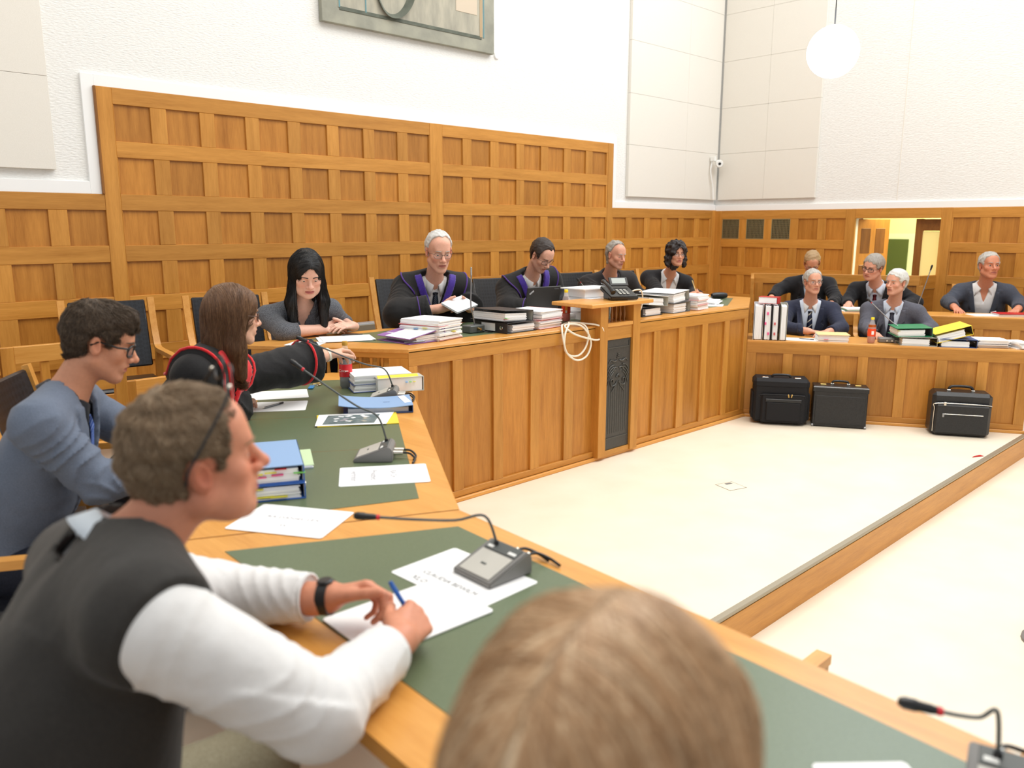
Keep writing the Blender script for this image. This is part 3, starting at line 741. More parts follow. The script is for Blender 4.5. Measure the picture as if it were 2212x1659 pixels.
class Blob:
    """smooth union of round cones and ellipsoids, meshed with surface nets"""
    def __init__(s): s.p = []; s.posts = []; s.fine = []
    def cone(s, a, b, ra, rb, k=0.02, sub=False, cap=None, fold=None):
        s.p.append(('c', np.asarray(a, float), np.asarray(b, float), ra, rb, k, sub, cap, fold)); return s
    def ell(s, c, r, R=None, k=0.02, sub=False):
        s.p.append(('e', np.asarray(c, float), np.eye(3) if R is None else R, np.asarray(r, float), None, k, sub, None, None)); return s
    def dist(s, q, P):
        if q[0] == 'c':
            _, a, b, ra, rb, k, sub, cap, fold = q
            ba = b - a; L2 = max(ba @ ba, 1e-9); pa = P - a
            t = np.clip(pa @ ba / L2, 0, 1)
            v = pa - t[:, None] * ba
            d = np.sqrt((v * v).sum(1)) - (ra + (rb - ra) * t)
            if fold is not None:
                am, fr, sd = fold
                L = math.sqrt(L2)
                w = np.sin(P[:, 0] * 19 + sd + 2 * np.sin(P[:, 2] * 14)) + np.sin(P[:, 1] * 17 + 2 * sd + 2 * np.sin(P[:, 0] * 12)) + np.sin(P[:, 2] * 21 + 1.3 * sd)
                ph = t * L * fr * 0.55 + 1.7 * w
                env = 0.25 + 0.75 * np.clip(np.sin(P[:, 0] * 9 + sd * 3) + np.sin(P[:, 1] * 11 + sd) + np.sin(P[:, 2] * 10 + 2 * sd), 0, 1.5) / 1.5
                d = d - am * ((1 - np.abs(np.sin(ph))) ** 2 - 0.25) * env * 1.6
            if cap is not None: d = np.maximum(d, (P - cap[0]) @ cap[1])
            return d
        _, c, R, r, _, k, sub, cap, fold = q
        l = (P - c) @ R
        k0 = np.sqrt(((l / r) ** 2).sum(1)); k1 = np.sqrt(((l / (r * r)) ** 2).sum(1))
        return k0 * (k0 - 1.0) / np.maximum(k1, 1e-6)
    @staticmethod
    def mix(D, d, k, sub):
        if sub:
            d = -d; h = np.clip(0.5 - 0.5 * (D - d) / k, 0, 1)
            return D * (1 - h) + d * h + k * h * (1 - h)
        h = np.clip(0.5 + 0.5 * (D - d) / k, 0, 1)
        return D * (1 - h) + d * h - k * h * (1 - h)
    def ev(s, P):
        D = np.full(len(P), 9.0)
        for q in s.p: D = s.mix(D, s.dist(q, P), q[5], q[6])
        for f in s.posts: D = f(P, D)
        return D
    def ev0(s, P):
        D = np.full(len(P), 9.0)
        for q in s.p: D = s.mix(D, s.dist(q, P), q[5], q[6])
        return D
    def cast(s, o, d, n=40):
        """march points o along d until the surface"""
        P = np.array(o, float); d = np.asarray(d, float)
        for _ in range(n):
            v = s.ev(P); P = P + d * np.clip(v, -0.02, 0.05)[:, None] * 0.8
        return P
    def mesh(s, h, hf=None, pad=0.03, lo=None, hi=None):
        hf = hf or h
        if lo is None:
            los, his = [], []
            for q in s.p:
                if q[6]: continue
                if q[0] == 'c':
                    los += [q[1] - q[3], q[2] - q[4]]; his += [q[1] + q[3], q[2] + q[4]]
                else:
                    m = q[3].max(); los.append(q[1] - m); his.append(q[1] + m)
            lo = np.min(los, 0) - pad; hi = np.max(his, 0) + pad
        ax = []
        for i in range(3):
            v = [lo[i]]
            while v[-1] < hi[i]:
                x = v[-1]
                f = any(b[0][i] - hf < x < b[1][i] for b in s.fine)
                v.append(x + (hf if f else h))
            while len(v) % 8: v.append(v[-1] + h)
            ax.append(np.array(v))
        n = [len(a) for a in ax]; nb = [m // 8 for m in n]
        c1 = [a.reshape(-1, 8)[:, [0, -1]].mean(1) for a in ax]
        r1 = [(a.reshape(-1, 8)[:, -1] - a.reshape(-1, 8)[:, 0]) / 2 + h for a in ax]
        C = np.stack(np.meshgrid(*c1, indexing='ij'), -1).reshape(-1, 3)
        RR = np.sqrt((np.stack(np.meshgrid(*r1, indexing='ij'), -1).reshape(-1, 3) ** 2).sum(1))
        dc = [s.dist(q, C) for q in s.p]
        D = np.full(len(C), 9.0)
        for q, d in zip(s.p, dc): D = s.mix(D, d, q[5], q[6])
        D0 = D.copy()
        for f in s.posts: D = f(C, D)
        act = (np.abs(D) < RR * 1.15 + 0.012) | ((np.abs(D0) < RR * 1.15 + 0.012) & (D < RR + 0.02))
        V = np.repeat(np.repeat(np.repeat(np.where(D < 0, -1.0, 1.0).astype(np.float32).reshape(nb), 8, 0), 8, 1), 8, 2)
        ai = np.nonzero(act)[0]
        bi = np.stack(np.unravel_index(ai, nb), 1)
        o8 = np.arange(8)
        ix = (bi[:, 0, None] * 8 + o8); iy = (bi[:, 1, None] * 8 + o8); iz = (bi[:, 2, None] * 8 + o8)
        X = np.broadcast_to(ax[0][ix][:, :, None, None], (len(ai), 8, 8, 8)); Y = np.broadcast_to(ax[1][iy][:, None, :, None], X.shape); Z = np.broadcast_to(ax[2][iz][:, None, None, :], X.shape)
        Pt = np.stack([X, Y, Z], -1).reshape(len(ai), 512, 3)
        Dv = np.full((len(ai), 512), 9.0)
        for q, d in zip(s.p, dc):
            r = RR[ai]
            m = (d[ai] < 2.2 * r + q[5]) if q[6] else (d[ai] < np.maximum(D0[ai], 0) + 2.2 * r + q[5] * 1.5)
            w = np.nonzero(m)[0]
            if len(w) == 0: continue
            dd = s.dist(q, Pt[w].reshape(-1, 3)).reshape(len(w), 512)
            Dv[w] = s.mix(Dv[w], dd, q[5], q[6])
        flat = Dv.reshape(-1)
        for f in s.posts: flat = f(Pt.reshape(-1, 3), flat)
        V[ix[:, :, None, None], iy[:, None, :, None], iz[:, None, None, :]] = flat.reshape(len(ai), 8, 8, 8)
        return nets(V, ax)

def nets(V, ax):
    S = V < 0
    n = V.shape
    cnt = np.zeros([m - 1 for m in n], np.uint8)
    for i in (0, 1):
        for j in (0, 1):
            for k in (0, 1): cnt += S[i:n[0] - 1 + i, j:n[1] - 1 + j, k:n[2] - 1 + k]
    cell = np.nonzero((cnt > 0) & (cnt < 8))
    cid = np.full(cnt.shape, -1, np.int32); cid[cell] = np.arange(len(cell[0]))
    a = [np.asarray(c) for c in cell]
    acc = np.zeros((len(a[0]), 3)); num = np.zeros(len(a[0]))
    g = lambda i, j, k: V[a[0] + i, a[1] + j, a[2] + k]
    for axis in range(3):
        o = [q for q in range(3) if q != axis]
        for u in (0, 1):
            for v in (0, 1):
                c0 = [0, 0, 0]; c0[o[0]] = u; c0[o[1]] = v
                c1 = list(c0); c1[axis] = 1
                v0, v1 = g(*c0), g(*c1)
                m = (v0 < 0) != (v1 < 0)
                t = np.where(m, v0 / np.where(m, v0 - v1, 1), 0)
                p = np.zeros((len(t), 3))
                for q in range(3):
                    x0 = ax[q][a[q] + c0[q]]
                    p[:, q] = x0 if q != axis else x0 + t * (ax[q][a[q] + 1] - ax[q][a[q]])
                acc += np.where(m[:, None], p, 0); num += m
    verts = acc / num[:, None]
    quads = []
    for axis in range(3):
        o = [q for q in range(3) if q != axis]
        sl0 = [slice(1, m - 1) for m in n]; sl1 = list(sl0)
        sl0[axis] = slice(0, n[axis] - 1); sl1[axis] = slice(1, n[axis])
        s0, s1 = S[tuple(sl0)], S[tuple(sl1)]
        e = np.nonzero(s0 != s1)
        base = [e[q] + (0 if q == axis else 1) for q in range(3)]
        def cv(du, dv):
            b = list(base); b[o[0]] = b[o[0]] - du; b[o[1]] = b[o[1]] - dv
            return cid[b[0], b[1], b[2]]
        Q = np.stack([cv(1, 1), cv(0, 1), cv(0, 0), cv(1, 0)], 1)
        flip = s0[e] == (axis == 1)
        Q[flip] = Q[flip][:, ::-1]
        quads.append(Q)
    Q = np.concatenate(quads)
    Q = Q[(Q >= 0).all(1)]
    return verts, Q

def np_mesh(verts, quads, smooth=True):
    me = bpy.data.meshes.new('m')
    k = quads.shape[1]
    me.vertices.add(len(verts)); me.vertices.foreach_set('co', np.asarray(verts, np.float32).ravel())
    me.loops.add(quads.size); me.loops.foreach_set('vertex_index', np.asarray(quads, np.int32).ravel())
    me.polygons.add(len(quads))
    me.polygons.foreach_set('loop_start', np.arange(0, quads.size, k, dtype=np.int32))
    me.polygons.foreach_set('use_smooth', np.full(len(quads), smooth))
    me.update(calc_edges=True); me.validate()
    return me

def set_attr(me, name, arr):
    at = me.attributes.new(name, 'FLOAT_VECTOR', 'POINT'); at.data.foreach_set('vector', np.asarray(arr, np.float32).ravel())

# materials of people
t = NT('skin')
at = t.n('ShaderNodeAttribute', attribute_name='tint')
v = t.coords('Object', (1, 1, 1), rnd=False)
nz = t.noise(v, 90, 3)
mx = t.n('ShaderNodeMix', data_type='RGBA', blend_type='MULTIPLY'); mx.inputs[0].default_value = 1.0
t.l(at.outputs['Vector'], mx.inputs[6]); t.l(t.ramp(nz, [(0.3, (0.95, 0.93, 0.92, 1)), (0.7, (1.03, 1.02, 1.02, 1))]), mx.inputs[7])
t.l(mx.outputs[2], t.b.inputs['Base Color'])
t.set(Roughness=0.48, **{'Specular IOR Level': 0.35, 'Subsurface Weight': 0.12, 'Subsurface Scale': 0.008})
t.b.inputs['Subsurface Radius'].default_value = (1.0, 0.35, 0.2)
t.bump(t.noise(v, 420, 2), 0.15, 0.001)
MATS['skin'] = t.m
def hair_mat(name, c1, c2, c3, rough=0.42, fu=60, fv=2.0):
    t = NT(name)
    at = t.n('ShaderNodeAttribute', attribute_name='suv'); mp = t.n('ShaderNodeMapping'); mp.inputs['Scale'].default_value = (fu, fv, 1)
    t.l(at.outputs['Vector'], mp.inputs['Vector'])
    n1 = t.noise(mp.outputs[0], 1.0, 4, 0.65)
    t.l(t.ramp(n1, [(0.3, c1), (0.5, c2), (0.72, c3)]), t.b.inputs['Base Color'])
    t.set(Roughness=rough, **{'Specular IOR Level': 0.45})
    t.bump(n1, 0.7, 0.004); MATS[name] = t.m
hair_mat('hair_brown_grey', srgb(98, 78, 58), srgb(146, 120, 92), srgb(202, 182, 154), 0.5, 34, 5)
hair_mat('hair_brown', srgb(52, 41, 32), srgb(84, 68, 53), srgb(132, 110, 88), 0.45, 40, 3)
hair_mat('hair_long_brown', srgb(70, 48, 33), srgb(112, 79, 54), srgb(164, 124, 88), 0.4, 60, 1.2)
hair_mat('hair_black', srgb(10, 9, 10), srgb(18, 16, 16), srgb(34, 30, 30), 0.35, 60, 1.2)
hair_mat('hair_curly', srgb(16, 11, 10), srgb(34, 24, 22), srgb(58, 42, 38), 0.5, 20, 20)
hair_mat('hair_white', srgb(176, 172, 166), srgb(214, 212, 208), srgb(238, 237, 234), 0.55, 40, 3)
hair_mat('hair_grey', srgb(112, 106, 98), srgb(158, 150, 140), srgb(198, 192, 184), 0.5, 40, 3)
hair_mat('hair_silver', srgb(140, 134, 126), srgb(182, 176, 168), srgb(216, 212, 206), 0.5, 40, 3)
hair_mat('hair_dark', srgb(30, 23, 20), srgb(52, 41, 36), srgb(80, 66, 58), 0.45, 40, 3)
hair_mat('hair_sandy', srgb(128, 98, 66), srgb(172, 140, 100), srgb(204, 176, 136), 0.5, 40, 3)
hair_mat('hair_blonde', srgb(112, 78, 50), srgb(182, 142, 102), srgb(242, 220, 186), 0.42, 15, 0.5)
def cloth(name, c1, c2, scale=240, rough=0.8, bump=0.25, fold=0.25, **kw):
    t = NT(name)
    v = t.coords('Object', (1, 1, 1), rnd=False)
    n1 = t.noise(v, scale, 2)
    t.l(t.ramp(n1, [(0.35, c1), (0.65, c2)]), t.b.inputs['Base Color'])
    t.set(Roughness=rough, **{'Specular IOR Level': 0.25, 'Sheen Weight': kw.get('sheen', 0.1)})
    f1 = t.noise(v, 14, 2, 0.5)
    ad = t.n('ShaderNodeMath', operation='MULTIPLY_ADD'); ad.inputs[1].default_value = 0.06; t.l(n1, ad.inputs[0]); t.l(f1, ad.inputs[2])
    t.bump(ad.outputs[0], fold, 0.02); MATS[name] = t.m
cloth('white_shirt', srgb(226, 225, 224), srgb(234, 233, 232), 500)
cloth('blue_shirt', srgb(206, 216, 232), srgb(214, 223, 237), 500)
cloth('grey_shirt', srgb(198, 206, 214), srgb(206, 214, 222), 500)
cloth('black_vest', srgb(40, 38, 36), srgb(56, 53, 50), 500, 0.75)
cloth('blazer_blue', srgb(92, 102, 120), srgb(112, 122, 140), 500, 0.7)
cloth('dark_shirt', srgb(20, 24, 32), srgb(28, 32, 42), 500, 0.6)
cloth('black_robe', srgb(22, 21, 22), srgb(32, 31, 32), 400, 0.75)
cloth('black_suit', srgb(24, 24, 27), srgb(34, 34, 38), 400, 0.8)
cloth('navy_suit', srgb(34, 38, 56), srgb(50, 54, 74), 400, 0.8)
cloth('grey_suit', srgb(66, 66, 76), srgb(104, 104, 114), 420, 0.8)
cloth('charcoal_suit', srgb(54, 58, 68), srgb(76, 80, 92), 420, 0.8)
cloth('dark_jacket', srgb(36, 33, 34), srgb(50, 46, 46), 300, 0.85)
cloth('cardigan', srgb(28, 26, 28), srgb(40, 38, 40), 300, 0.85)
cloth('grey_dots', srgb(52, 54, 60), srgb(120, 122, 128), 330, 0.85)
cloth('purple_velvet', srgb(56, 34, 128), srgb(78, 50, 160), 300, 0.6, sheen=0.4)
cloth('red_velvet', srgb(206, 22, 30), srgb(226, 34, 42), 300, 0.6, sheen=0.3)
cloth('khaki', srgb(150, 144, 120), srgb(172, 166, 142), 300, 0.85)
cloth('trousers_dark', srgb(26, 30, 42), srgb(36, 40, 54), 300, 0.85)
cloth('plaid', srgb(60, 64, 92), srgb(128, 118, 130), 70, 0.8)
cloth('trim_purple', srgb(70, 40, 120), srgb(86, 54, 140), 300, 0.6)
plain('sclera', srgb(226, 220, 214), 0.25)
plain('iris', srgb(46, 38, 34), 0.2)
plain('watch_band', srgb(30, 30, 32), 0.4); plain('cream_band', srgb(232, 224, 206), 0.4)
def tie_mat(name, base, stripe, freq, width, slant):
    t = NT(name)
    at = t.n('ShaderNodeAttribute', attribute_name='suv'); sp = t.n('ShaderNodeSeparateXYZ'); t.l(at.outputs['Vector'], sp.inputs[0])
    m1 = t.n('ShaderNodeMath', operation='MULTIPLY_ADD'); m1.inputs[1].default_value = slant; t.l(sp.outputs[0], m1.inputs[0]); t.l(sp.outputs[1], m1.inputs[2])
    m2 = t.n('ShaderNodeMath', operation='MULTIPLY'); m2.inputs[1].default_value = freq; t.l(m1.outputs[0], m2.inputs[0])
    m3 = t.n('ShaderNodeMath', operation='FRACT'); t.l(m2.outputs[0], m3.inputs[0])
    m4 = t.n('ShaderNodeMath', operation='LESS_THAN'); m4.inputs[1].default_value = width; t.l(m3.outputs[0], m4.inputs[0])
    mx = t.n('ShaderNodeMix', data_type='RGBA'); mx.inputs[6].default_value = base; mx.inputs[7].default_value = stripe
    t.l(m4.outputs[0], mx.inputs[0]); t.l(mx.outputs[2], t.b.inputs['Base Color']); t.set(Roughness=0.45); MATS[name] = t.m
tie_mat('tie_navy', srgb(26, 32, 58), srgb(206, 200, 184), 17, 0.2, 0.9)
tie_mat('tie_maroon', srgb(104, 34, 46), srgb(128, 60, 66), 60, 0.3, 1.0)
tie_mat('tie_dark', srgb(52, 52, 66), srgb(66, 66, 82), 60, 0.4, 1.0)
tie_mat('tie_black', srgb(34, 40, 50), srgb(86, 98, 112), 70, 0.35, 1.0)
tie_mat('tie_grey', srgb(116, 124, 132), srgb(146, 154, 160), 80, 0.4, 1.0)
tie_mat('tie_blue', srgb(46, 84, 176), srgb(150, 176, 226), 90, 0.35, 1.2)
def spec_mat(name, col, rough, metal=0.0): plain(name, col, rough, metal)
spec_mat('specs_black', srgb(26, 24, 24), 0.3); spec_mat('specs_brown', srgb(88, 56, 40), 0.3); spec_mat('specs_wire', srgb(120, 104, 92), 0.3, 0.8)
t = NT('specs_lens'); t.set(Base_Color=(0.9, 0.92, 0.95, 1), Roughness=0.05, Alpha=0.10); MATS['specs_lens'] = t.m
# ------------------------------------------------------------------ things on the desks
ZJ, ZD, ZR, Z2 = 1.0015, 0.8665, 0.70, 0.85       # tops: judges bench, left desks, right front bench, second bench
def leaves(bm, w, l, z0, z1, n, jit, rnd):
    dz = (z1 - z0) / n
    for i in range(n):
        bx(bm, (rnd.uniform(-jit, jit), rnd.uniform(-jit, jit), z0 + dz * (i + 0.5)), (w - rnd.uniform(0, jit), l - rnd.uniform(0, jit), dz * 0.9), Matrix.Rotation(rnd.uniform(-jit, jit) * 1.5, 3, 'Z'))
def sheet(loc, rz, label, w=0.21, l=0.297, mat='paper', t=0.0012, group=None, cat='paper', name='paper_sheet'):
    return tag(O(name, poly_mesh([(-w / 2 + .006, -l / 2), (w / 2 - .006, -l / 2), (w / 2, -l / 2 + .006), (w / 2, l / 2 - .006), (w / 2 - .006, l / 2), (-w / 2 + .006, l / 2), (-w / 2, l / 2 - .006), (-w / 2, -l / 2 + .006)], 0, t), mat, None, loc, (0, 0, rz)), label, cat, group)
def paper_stack(loc, rz, label, w=0.21, l=0.297, h=0.03, n=6, jit=0.006, covers=(), tabs=(), seed=1, tilt=(0, 0), name='paper_stack', group=None):
    """loose pages with folder covers (z fraction, material) and index tabs"""
    rnd = random.Random(seed)
    r = empty(name, loc, rz, label, 'papers', group, rot=(tilt[0], tilt[1], rz))
    bm = bmesh.new(); leaves(bm, w, l, 0, h, n, jit, rnd); O('pages', fin(bm), 'paper', r)
    for zf, m, over in covers:
        O('cover', box(w + over, l + over, 0.003, m, 0.001), None, r, (rnd.uniform(-.004, .004), 0, h * zf + 0.0015), (0, 0, rnd.uniform(-.03, .03)))
    for k, (zf, m, side, pos) in enumerate(tabs):
        p = (side * (w / 2 + 0.004), pos, h * zf) if abs(side) == 1 else (pos, side / 2 * (l / 2 + 0.004), h * zf)
        O('tab', box(0.02 if abs(side) == 1 else 0.035, 0.035 if abs(side) == 1 else 0.02, 0.0016, m), None, r, p)
    return r
def binder(loc, rz, label, mat='folder_black', th=0.075, w=0.285, l=0.318, fill=0.8, spine=1, rot=None, open_=0.0, inner='paper_grey', tabs=(), label_mat=None, group='lever arch binders', top_mat=None):
    """lying lever arch binder: spine on the +x side (or -x), fore edge open"""
    r = empty('binder', loc, rz, label, 'binder', group, rot=rot)
    s = spine
    O('lower_cover', box(w, l, 0.0035, mat, 0.001), None, r, (0, 0, 0.00175))
    O('upper_cover', box(w, l, 0.0035, top_mat or mat, 0.001), None, r, (0, 0, th - 0.00175 - open_ / 2), (0, s * -open_ / w, 0))
    O('spine', box(0.0035, l, th, mat, 0.001), None, r, (s * (w / 2 - 0.00175), 0, th / 2))
    O('spine_lining', box(0.001, l - 0.006, th - 0.01, inner), None, r, (s * (w / 2 - 0.0045), 0, th / 2))
    bm = bmesh.new(); rnd = random.Random(int(abs(loc[0]) * 1000)); leaves(bm, 0.212, 0.297, 0.004, (th - 0.006) * fill, 9, 0.004, rnd)
    O('pages', fin(bm), 'paper', r, (-s * 0.022, 0, 0))
    O('finger_ring', lathe_me([(0.010, 0.002), (0.013, 0.003), (0.0145, 0.0), (0.010, -0.001)], 16), 'chrome', r, (s * (w / 2), -l * 0.32, th / 2), (0, s * PI / 2, 0))
    O('arch', tube_me([Vector((s * (w / 2 - 0.05), y, z)) for y, z in ((0.04, 0.006), (0.04, th * 0.7), (0.03, th * 0.85), (0.0, th * 0.86))], 0.002, 6), 'chrome', r)
    if label_mat: O('spine_label', box(0.001, 0.13, th * 0.72, label_mat), None, r, (s * (w / 2 + 0.0005), 0.02, th / 2))
    for zf, m, pos in tabs: O('tab', box(0.022, 0.03, 0.0016, m), None, r, (-s * (w / 2 - 0.02), pos, th * zf))
    return r
def book(loc, rz, label, w, l, h, cover, rot=None, spine=1, cat='book', group=None):
    r = empty('book', loc, rz, label, cat, group, rot=rot)
    O('cover', box(w, l, 0.003, cover, 0.001), None, r, (0, 0, 0.0015)); O('cover', box(w, l, 0.003, cover, 0.001), None, r, (0, 0, h - 0.0015))
    O('spine', box(0.004, l, h, cover, 0.001), None, r, (spine * (w / 2 - 0.001), 0, h / 2))
    O('pages', box(w - 0.012, l - 0.01, h - 0.007, 'paper'), None, r, (-spine * 0.002, 0, h / 2)); return r
def gooseneck(r, base, tip, bend=0.06, rad=0.0035, head=True, ring='ring_red', mat='grey_dark'):
    b, t = Vector(base), Vector(tip); v = t - b
    pts = spline([b, b + Vector((0, 0, bend)) + v * 0.10, b + v * 0.35 + Vector((0, 0, bend * 0.55)), b + v * 0.7 + Vector((0, 0, bend * 0.22)), t], 6)
    O('gooseneck', tube_me(pts, rad, 8), mat, r)
    if head:
        d = (pts[-1] - pts[-3]).normalized(); q = d.to_track_quat('Z', 'Y').to_euler()
        O('ring', lathe_me([(0.0, -0.004), (0.0068, -0.004), (0.0068, 0.004), (0.0, 0.004)], 12), ring, r, t, q)
        O('microphone_head', lathe_me([(0.0, 0.004), (0.006, 0.004), (0.0075, 0.012), (0.008, 0.03), (0.0095, 0.034), (0.0095, 0.05), (0.006, 0.058), (0.0, 0.059)], 14), 'black_plastic', r, t, q)
def conference_mic(loc, rz, label, tip, group='desk microphones on the left desks', plugs=True):
    """grey wedge unit, low end at -x; tip of the neck in local space"""
    r = empty('desk_microphone', loc, rz, label, 'microphone', group)
    bm = bmesh.new()
    prof = [(-0.072, 0.0), (0.066, 0.0), (0.066, 0.042), (0.052, 0.056), (-0.072, 0.012)]
    a = [bm.verts.new((x, -0.068, z)) for x, z in prof]; b = [bm.verts.new((x, 0.068, z)) for x, z in prof]
    bm.faces.new(a); bm.faces.new(list(reversed(b)))
    for i in range(5): bm.faces.new((a[i], a[(i + 1) % 5], b[(i + 1) % 5], b[i]))
    bmesh.ops.bevel(bm, geom=bm.edges[:], offset=0.003, segments=2, affect='EDGES')
    O('housing', fin(bm, 40), 'grey_plastic', r)
    sl = math.atan2(0.044, 0.124)
    def on(x, y, dx, dy, m, nm, up=0.0012, par=None):
        z = 0.012 + (x + 0.072) * 0.355
        return O(nm, box(dx, dy, 0.0022, m, 0.0006), None, par or r, (x, y, z + up), (0, -sl, 0))
    on(-0.025, 0.0, 0.082, 0.108, 'grey_panel', 'front_panel')
    on(0.033, 0.0, 0.032, 0.108, 'grey_dark', 'control_strip')
    on(0.026, 0.038, 0.009, 0.020, 'white_plastic', 'button', 0.0028); on(0.026, -0.038, 0.009, 0.026, 'white_plastic', 'button', 0.0028)
    on(-0.028, 0.004, 0.006, 0.018, 'grey_dark', 'badge', 0.0024)
    O('neck_socket', lathe_me([(0.0, 0), (0.007, 0), (0.006, 0.012), (0.0, 0.012)], 12), 'black_plastic', r, (0.036, 0.03, 0.05))
    gooseneck(r, (0.036, 0.03, 0.06), tip)
    if plugs:
        for y in (-0.018, 0.022):
            O('plug', tube_me([(0.066, y, 0.022), (0.10, y, 0.022)], [0.009, 0.008], 10), 'chrome', r)
            O('cable', tube_me(spline([(0.10, y, 0.022), (0.125, y - 0.005, 0.02), (0.145, y - 0.03, 0.008), (0.14, y - 0.07, 0.0035)], 6), 0.004, 8), 'black_plastic', r)
    return r
def loc_in(w, loc, rz):
    return Matrix.Rotation(-rz, 3, 'Z') @ (Vector(w) - Vector(loc))
def bottle(loc, label, drink, lab, cap, h=0.235, r=0.032, fillto=0.55, group=None):
    o = empty('bottle', loc, 0, label, 'bottle', group)
    k = h / 0.235
    O('shell', lathe_me([(0.0, 0.004), (r * 0.8, 0.0), (r, 0.012), (r, 0.06), (r * 0.94, 0.07), (r * 0.94, 0.11), (r, 0.12), (r * 0.98, 0.14 * k), (r * 0.75, 0.175 * k), (r * 0.42, 0.205 * k), (0.0125, 0.215 * k), (0.0125, 0.222 * k)], 22, 60), 'clear_pet', o)
    fz = h * fillto
    O('drink', lathe_me([(0.0, 0.006), (r * 0.78, 0.003), (r * 0.95, 0.014), (r * 0.95, 0.06), (r * 0.9, 0.07), (r * 0.9, min(0.11, fz)), (r * 0.93, min(0.13, fz)), (r * 0.93, fz * 0.999), (0.0, fz)], 20, 60), drink, o)
    O('label', lathe_me([(r * 1.012, 0.062), (r * 1.02, 0.064), (r * 1.02, 0.125), (r * 1.012, 0.127)], 22), lab, o)
    O('cap', lathe_me([(0.0135, 0.214 * k), (0.0145, 0.216 * k), (0.0145, 0.233 * k), (0.013, h), (0.0, h)], 18, 40), cap, o)
    return o

# --- slanted desk, far to near
c = bottle((2.225, 3.575, ZD), 'cola bottle with red label and gold cap on the slanted desk', 'cola', 'cola_label', 'gold_cap', h=0.245, r=0.033, fillto=0.74)
for i, dx in enumerate((-0.5, 0.15)):
    aa = math.radians(-124) + dx
    O('label_print', text_me('Coca', 0.02, 'white_plastic') if i == 0 else box(0.016, 0.001, 0.03, 'white_plastic'), None, c, (0.0345 * math.cos(aa), 0.0345 * math.sin(aa), 0.095), (PI / 2, 0, aa + PI / 2))
DA = math.degrees(ang)                                    # heading of the slanted desk
st = paper_stack((2.36, 3.475, ZD), math.radians(-22), 'stack of papers in a blue folder under a white pad by the far desk corner', 0.30, 0.225, 0.085, 9, 0.006, covers=((0.02, 'folder_dkblue', 0.014), (0.45, 'folder_dkblue', 0.006)), seed=4)
bk = book((2.385, 3.335, ZD), math.radians(-22), 'grey bound volume with a yellow sticky note along its edge', 0.24, 0.10, 0.075, 'folder_grey')
O('sticky_note', box(0.21, 0.035, 0.002, 'folder_yellow'), None, bk, (-0.01, -0.03, 0.078), (0.35, 0, 0)); 
for k in range(3): O('tab', box(0.012, 0.02, 0.001, ('tab_blue', 'tab_green', 'tab_yellow')[k]), None, bk, (0.03 + 0.02 * k, -0.052, 0.05))
conference_mic((2.215, 3.215, ZD), math.radians(-41), 'desk microphone between the grey volume and the light blue folder', loc_in((1.80, 3.20, 1.19), (2.215, 3.215, ZD), math.radians(-41)))
fo = empty('ring_folder', (2.055, 3.06, ZD), math.radians(-32), 'light blue card folder of papers lying near the outer desk edge', 'folder')
O('pages', box(0.27, 0.19, 0.022, 'paper_grey', 0.002), None, fo, (0.01, 0, 0.013)); O('lower_cover', box(0.31, 0.225, 0.003, 'folder_dkblue', 0.001), None, fo, (0.01, 0, 0.0015))
bm = bmesh.new(); bx(bm, (0, 0, 0), (0.33, 0.235, 0.003)); bmesh.ops.subdivide_edges(bm, edges=[e for e in bm.edges if abs(e.verts[0].co.x - e.verts[1].co.x) > 0.2], cuts=8)
for v in bm.verts: v.co.z += 0.012 * (v.co.x / 0.165 - 0.2) ** 2
O('upper_cover', fin(bm, 50), 'folder_ltblue', fo, (0, 0, 0.028)); O('spine', box(0.004, 0.225, 0.03, 'folder_dkblue', 0.001), None, fo, (0.163, 0, 0.016))
O('slot', box(0.03, 0.003, 0.0006, 'folder_dkblue'), None, fo, (0.05, -0.01, 0.0312)); O('label', box(0.03, 0.15, 0.0006, 'paper'), None, fo, (0.135, 0.02, 0.0355), (0, -0.10, 0.15))
ph = empty('photo_print', (1.865, 2.925, ZD), math.radians(-31), 'printed photograph of scattered objects lying on a yellow envelope', 'photo')
O('envelope', poly_mesh([(-0.165, -0.10), (0.175, -0.105), (0.18, 0.11), (-0.17, 0.115)], 0, 0.004, 0.001), 'folder_yellow', ph)
O('sheet', poly_mesh([(-0.175, -0.095), (0.12, -0.115), (0.17, 0.105), (-0.16, 0.11)], 0.005, 0.0062), 'paper', ph)
noisy('photo_ink', srgb(74, 92, 94), srgb(120, 132, 134), 30, 0.5, rnd=False)
O('picture', poly_mesh([(-0.145, -0.08), (0.07, -0.09), (0.105, 0.07), (-0.12, 0.085)], 0.0063, 0.0067), 'photo_ink', ph)
rnd = random.Random(5)
for k in range(14): O('pictured_shape', box(rnd.uniform(0.015, 0.035), rnd.uniform(0.012, 0.025), 0.0004, rnd.choice(['paper_grey', 'paper', 'canvas_inner', 'ink_soft'])), None, ph, (rnd.uniform(-0.11, 0.07), rnd.uniform(-0.06, 0.06), 0.0069 + 0.0002 * (k % 4)), (0, 0, rnd.uniform(0, 3)))
pA = sheet((1.875, 3.655, ZD), math.radians(-27 - 0), 'white sheet nearest the woman with red robe trim, upper of two', 0.297, 0.21)
pB = sheet((1.735, 3.42, ZD), math.radians(-33), 'white sheet with a pen lying on it, beside the green desk pad border', 0.297, 0.21)
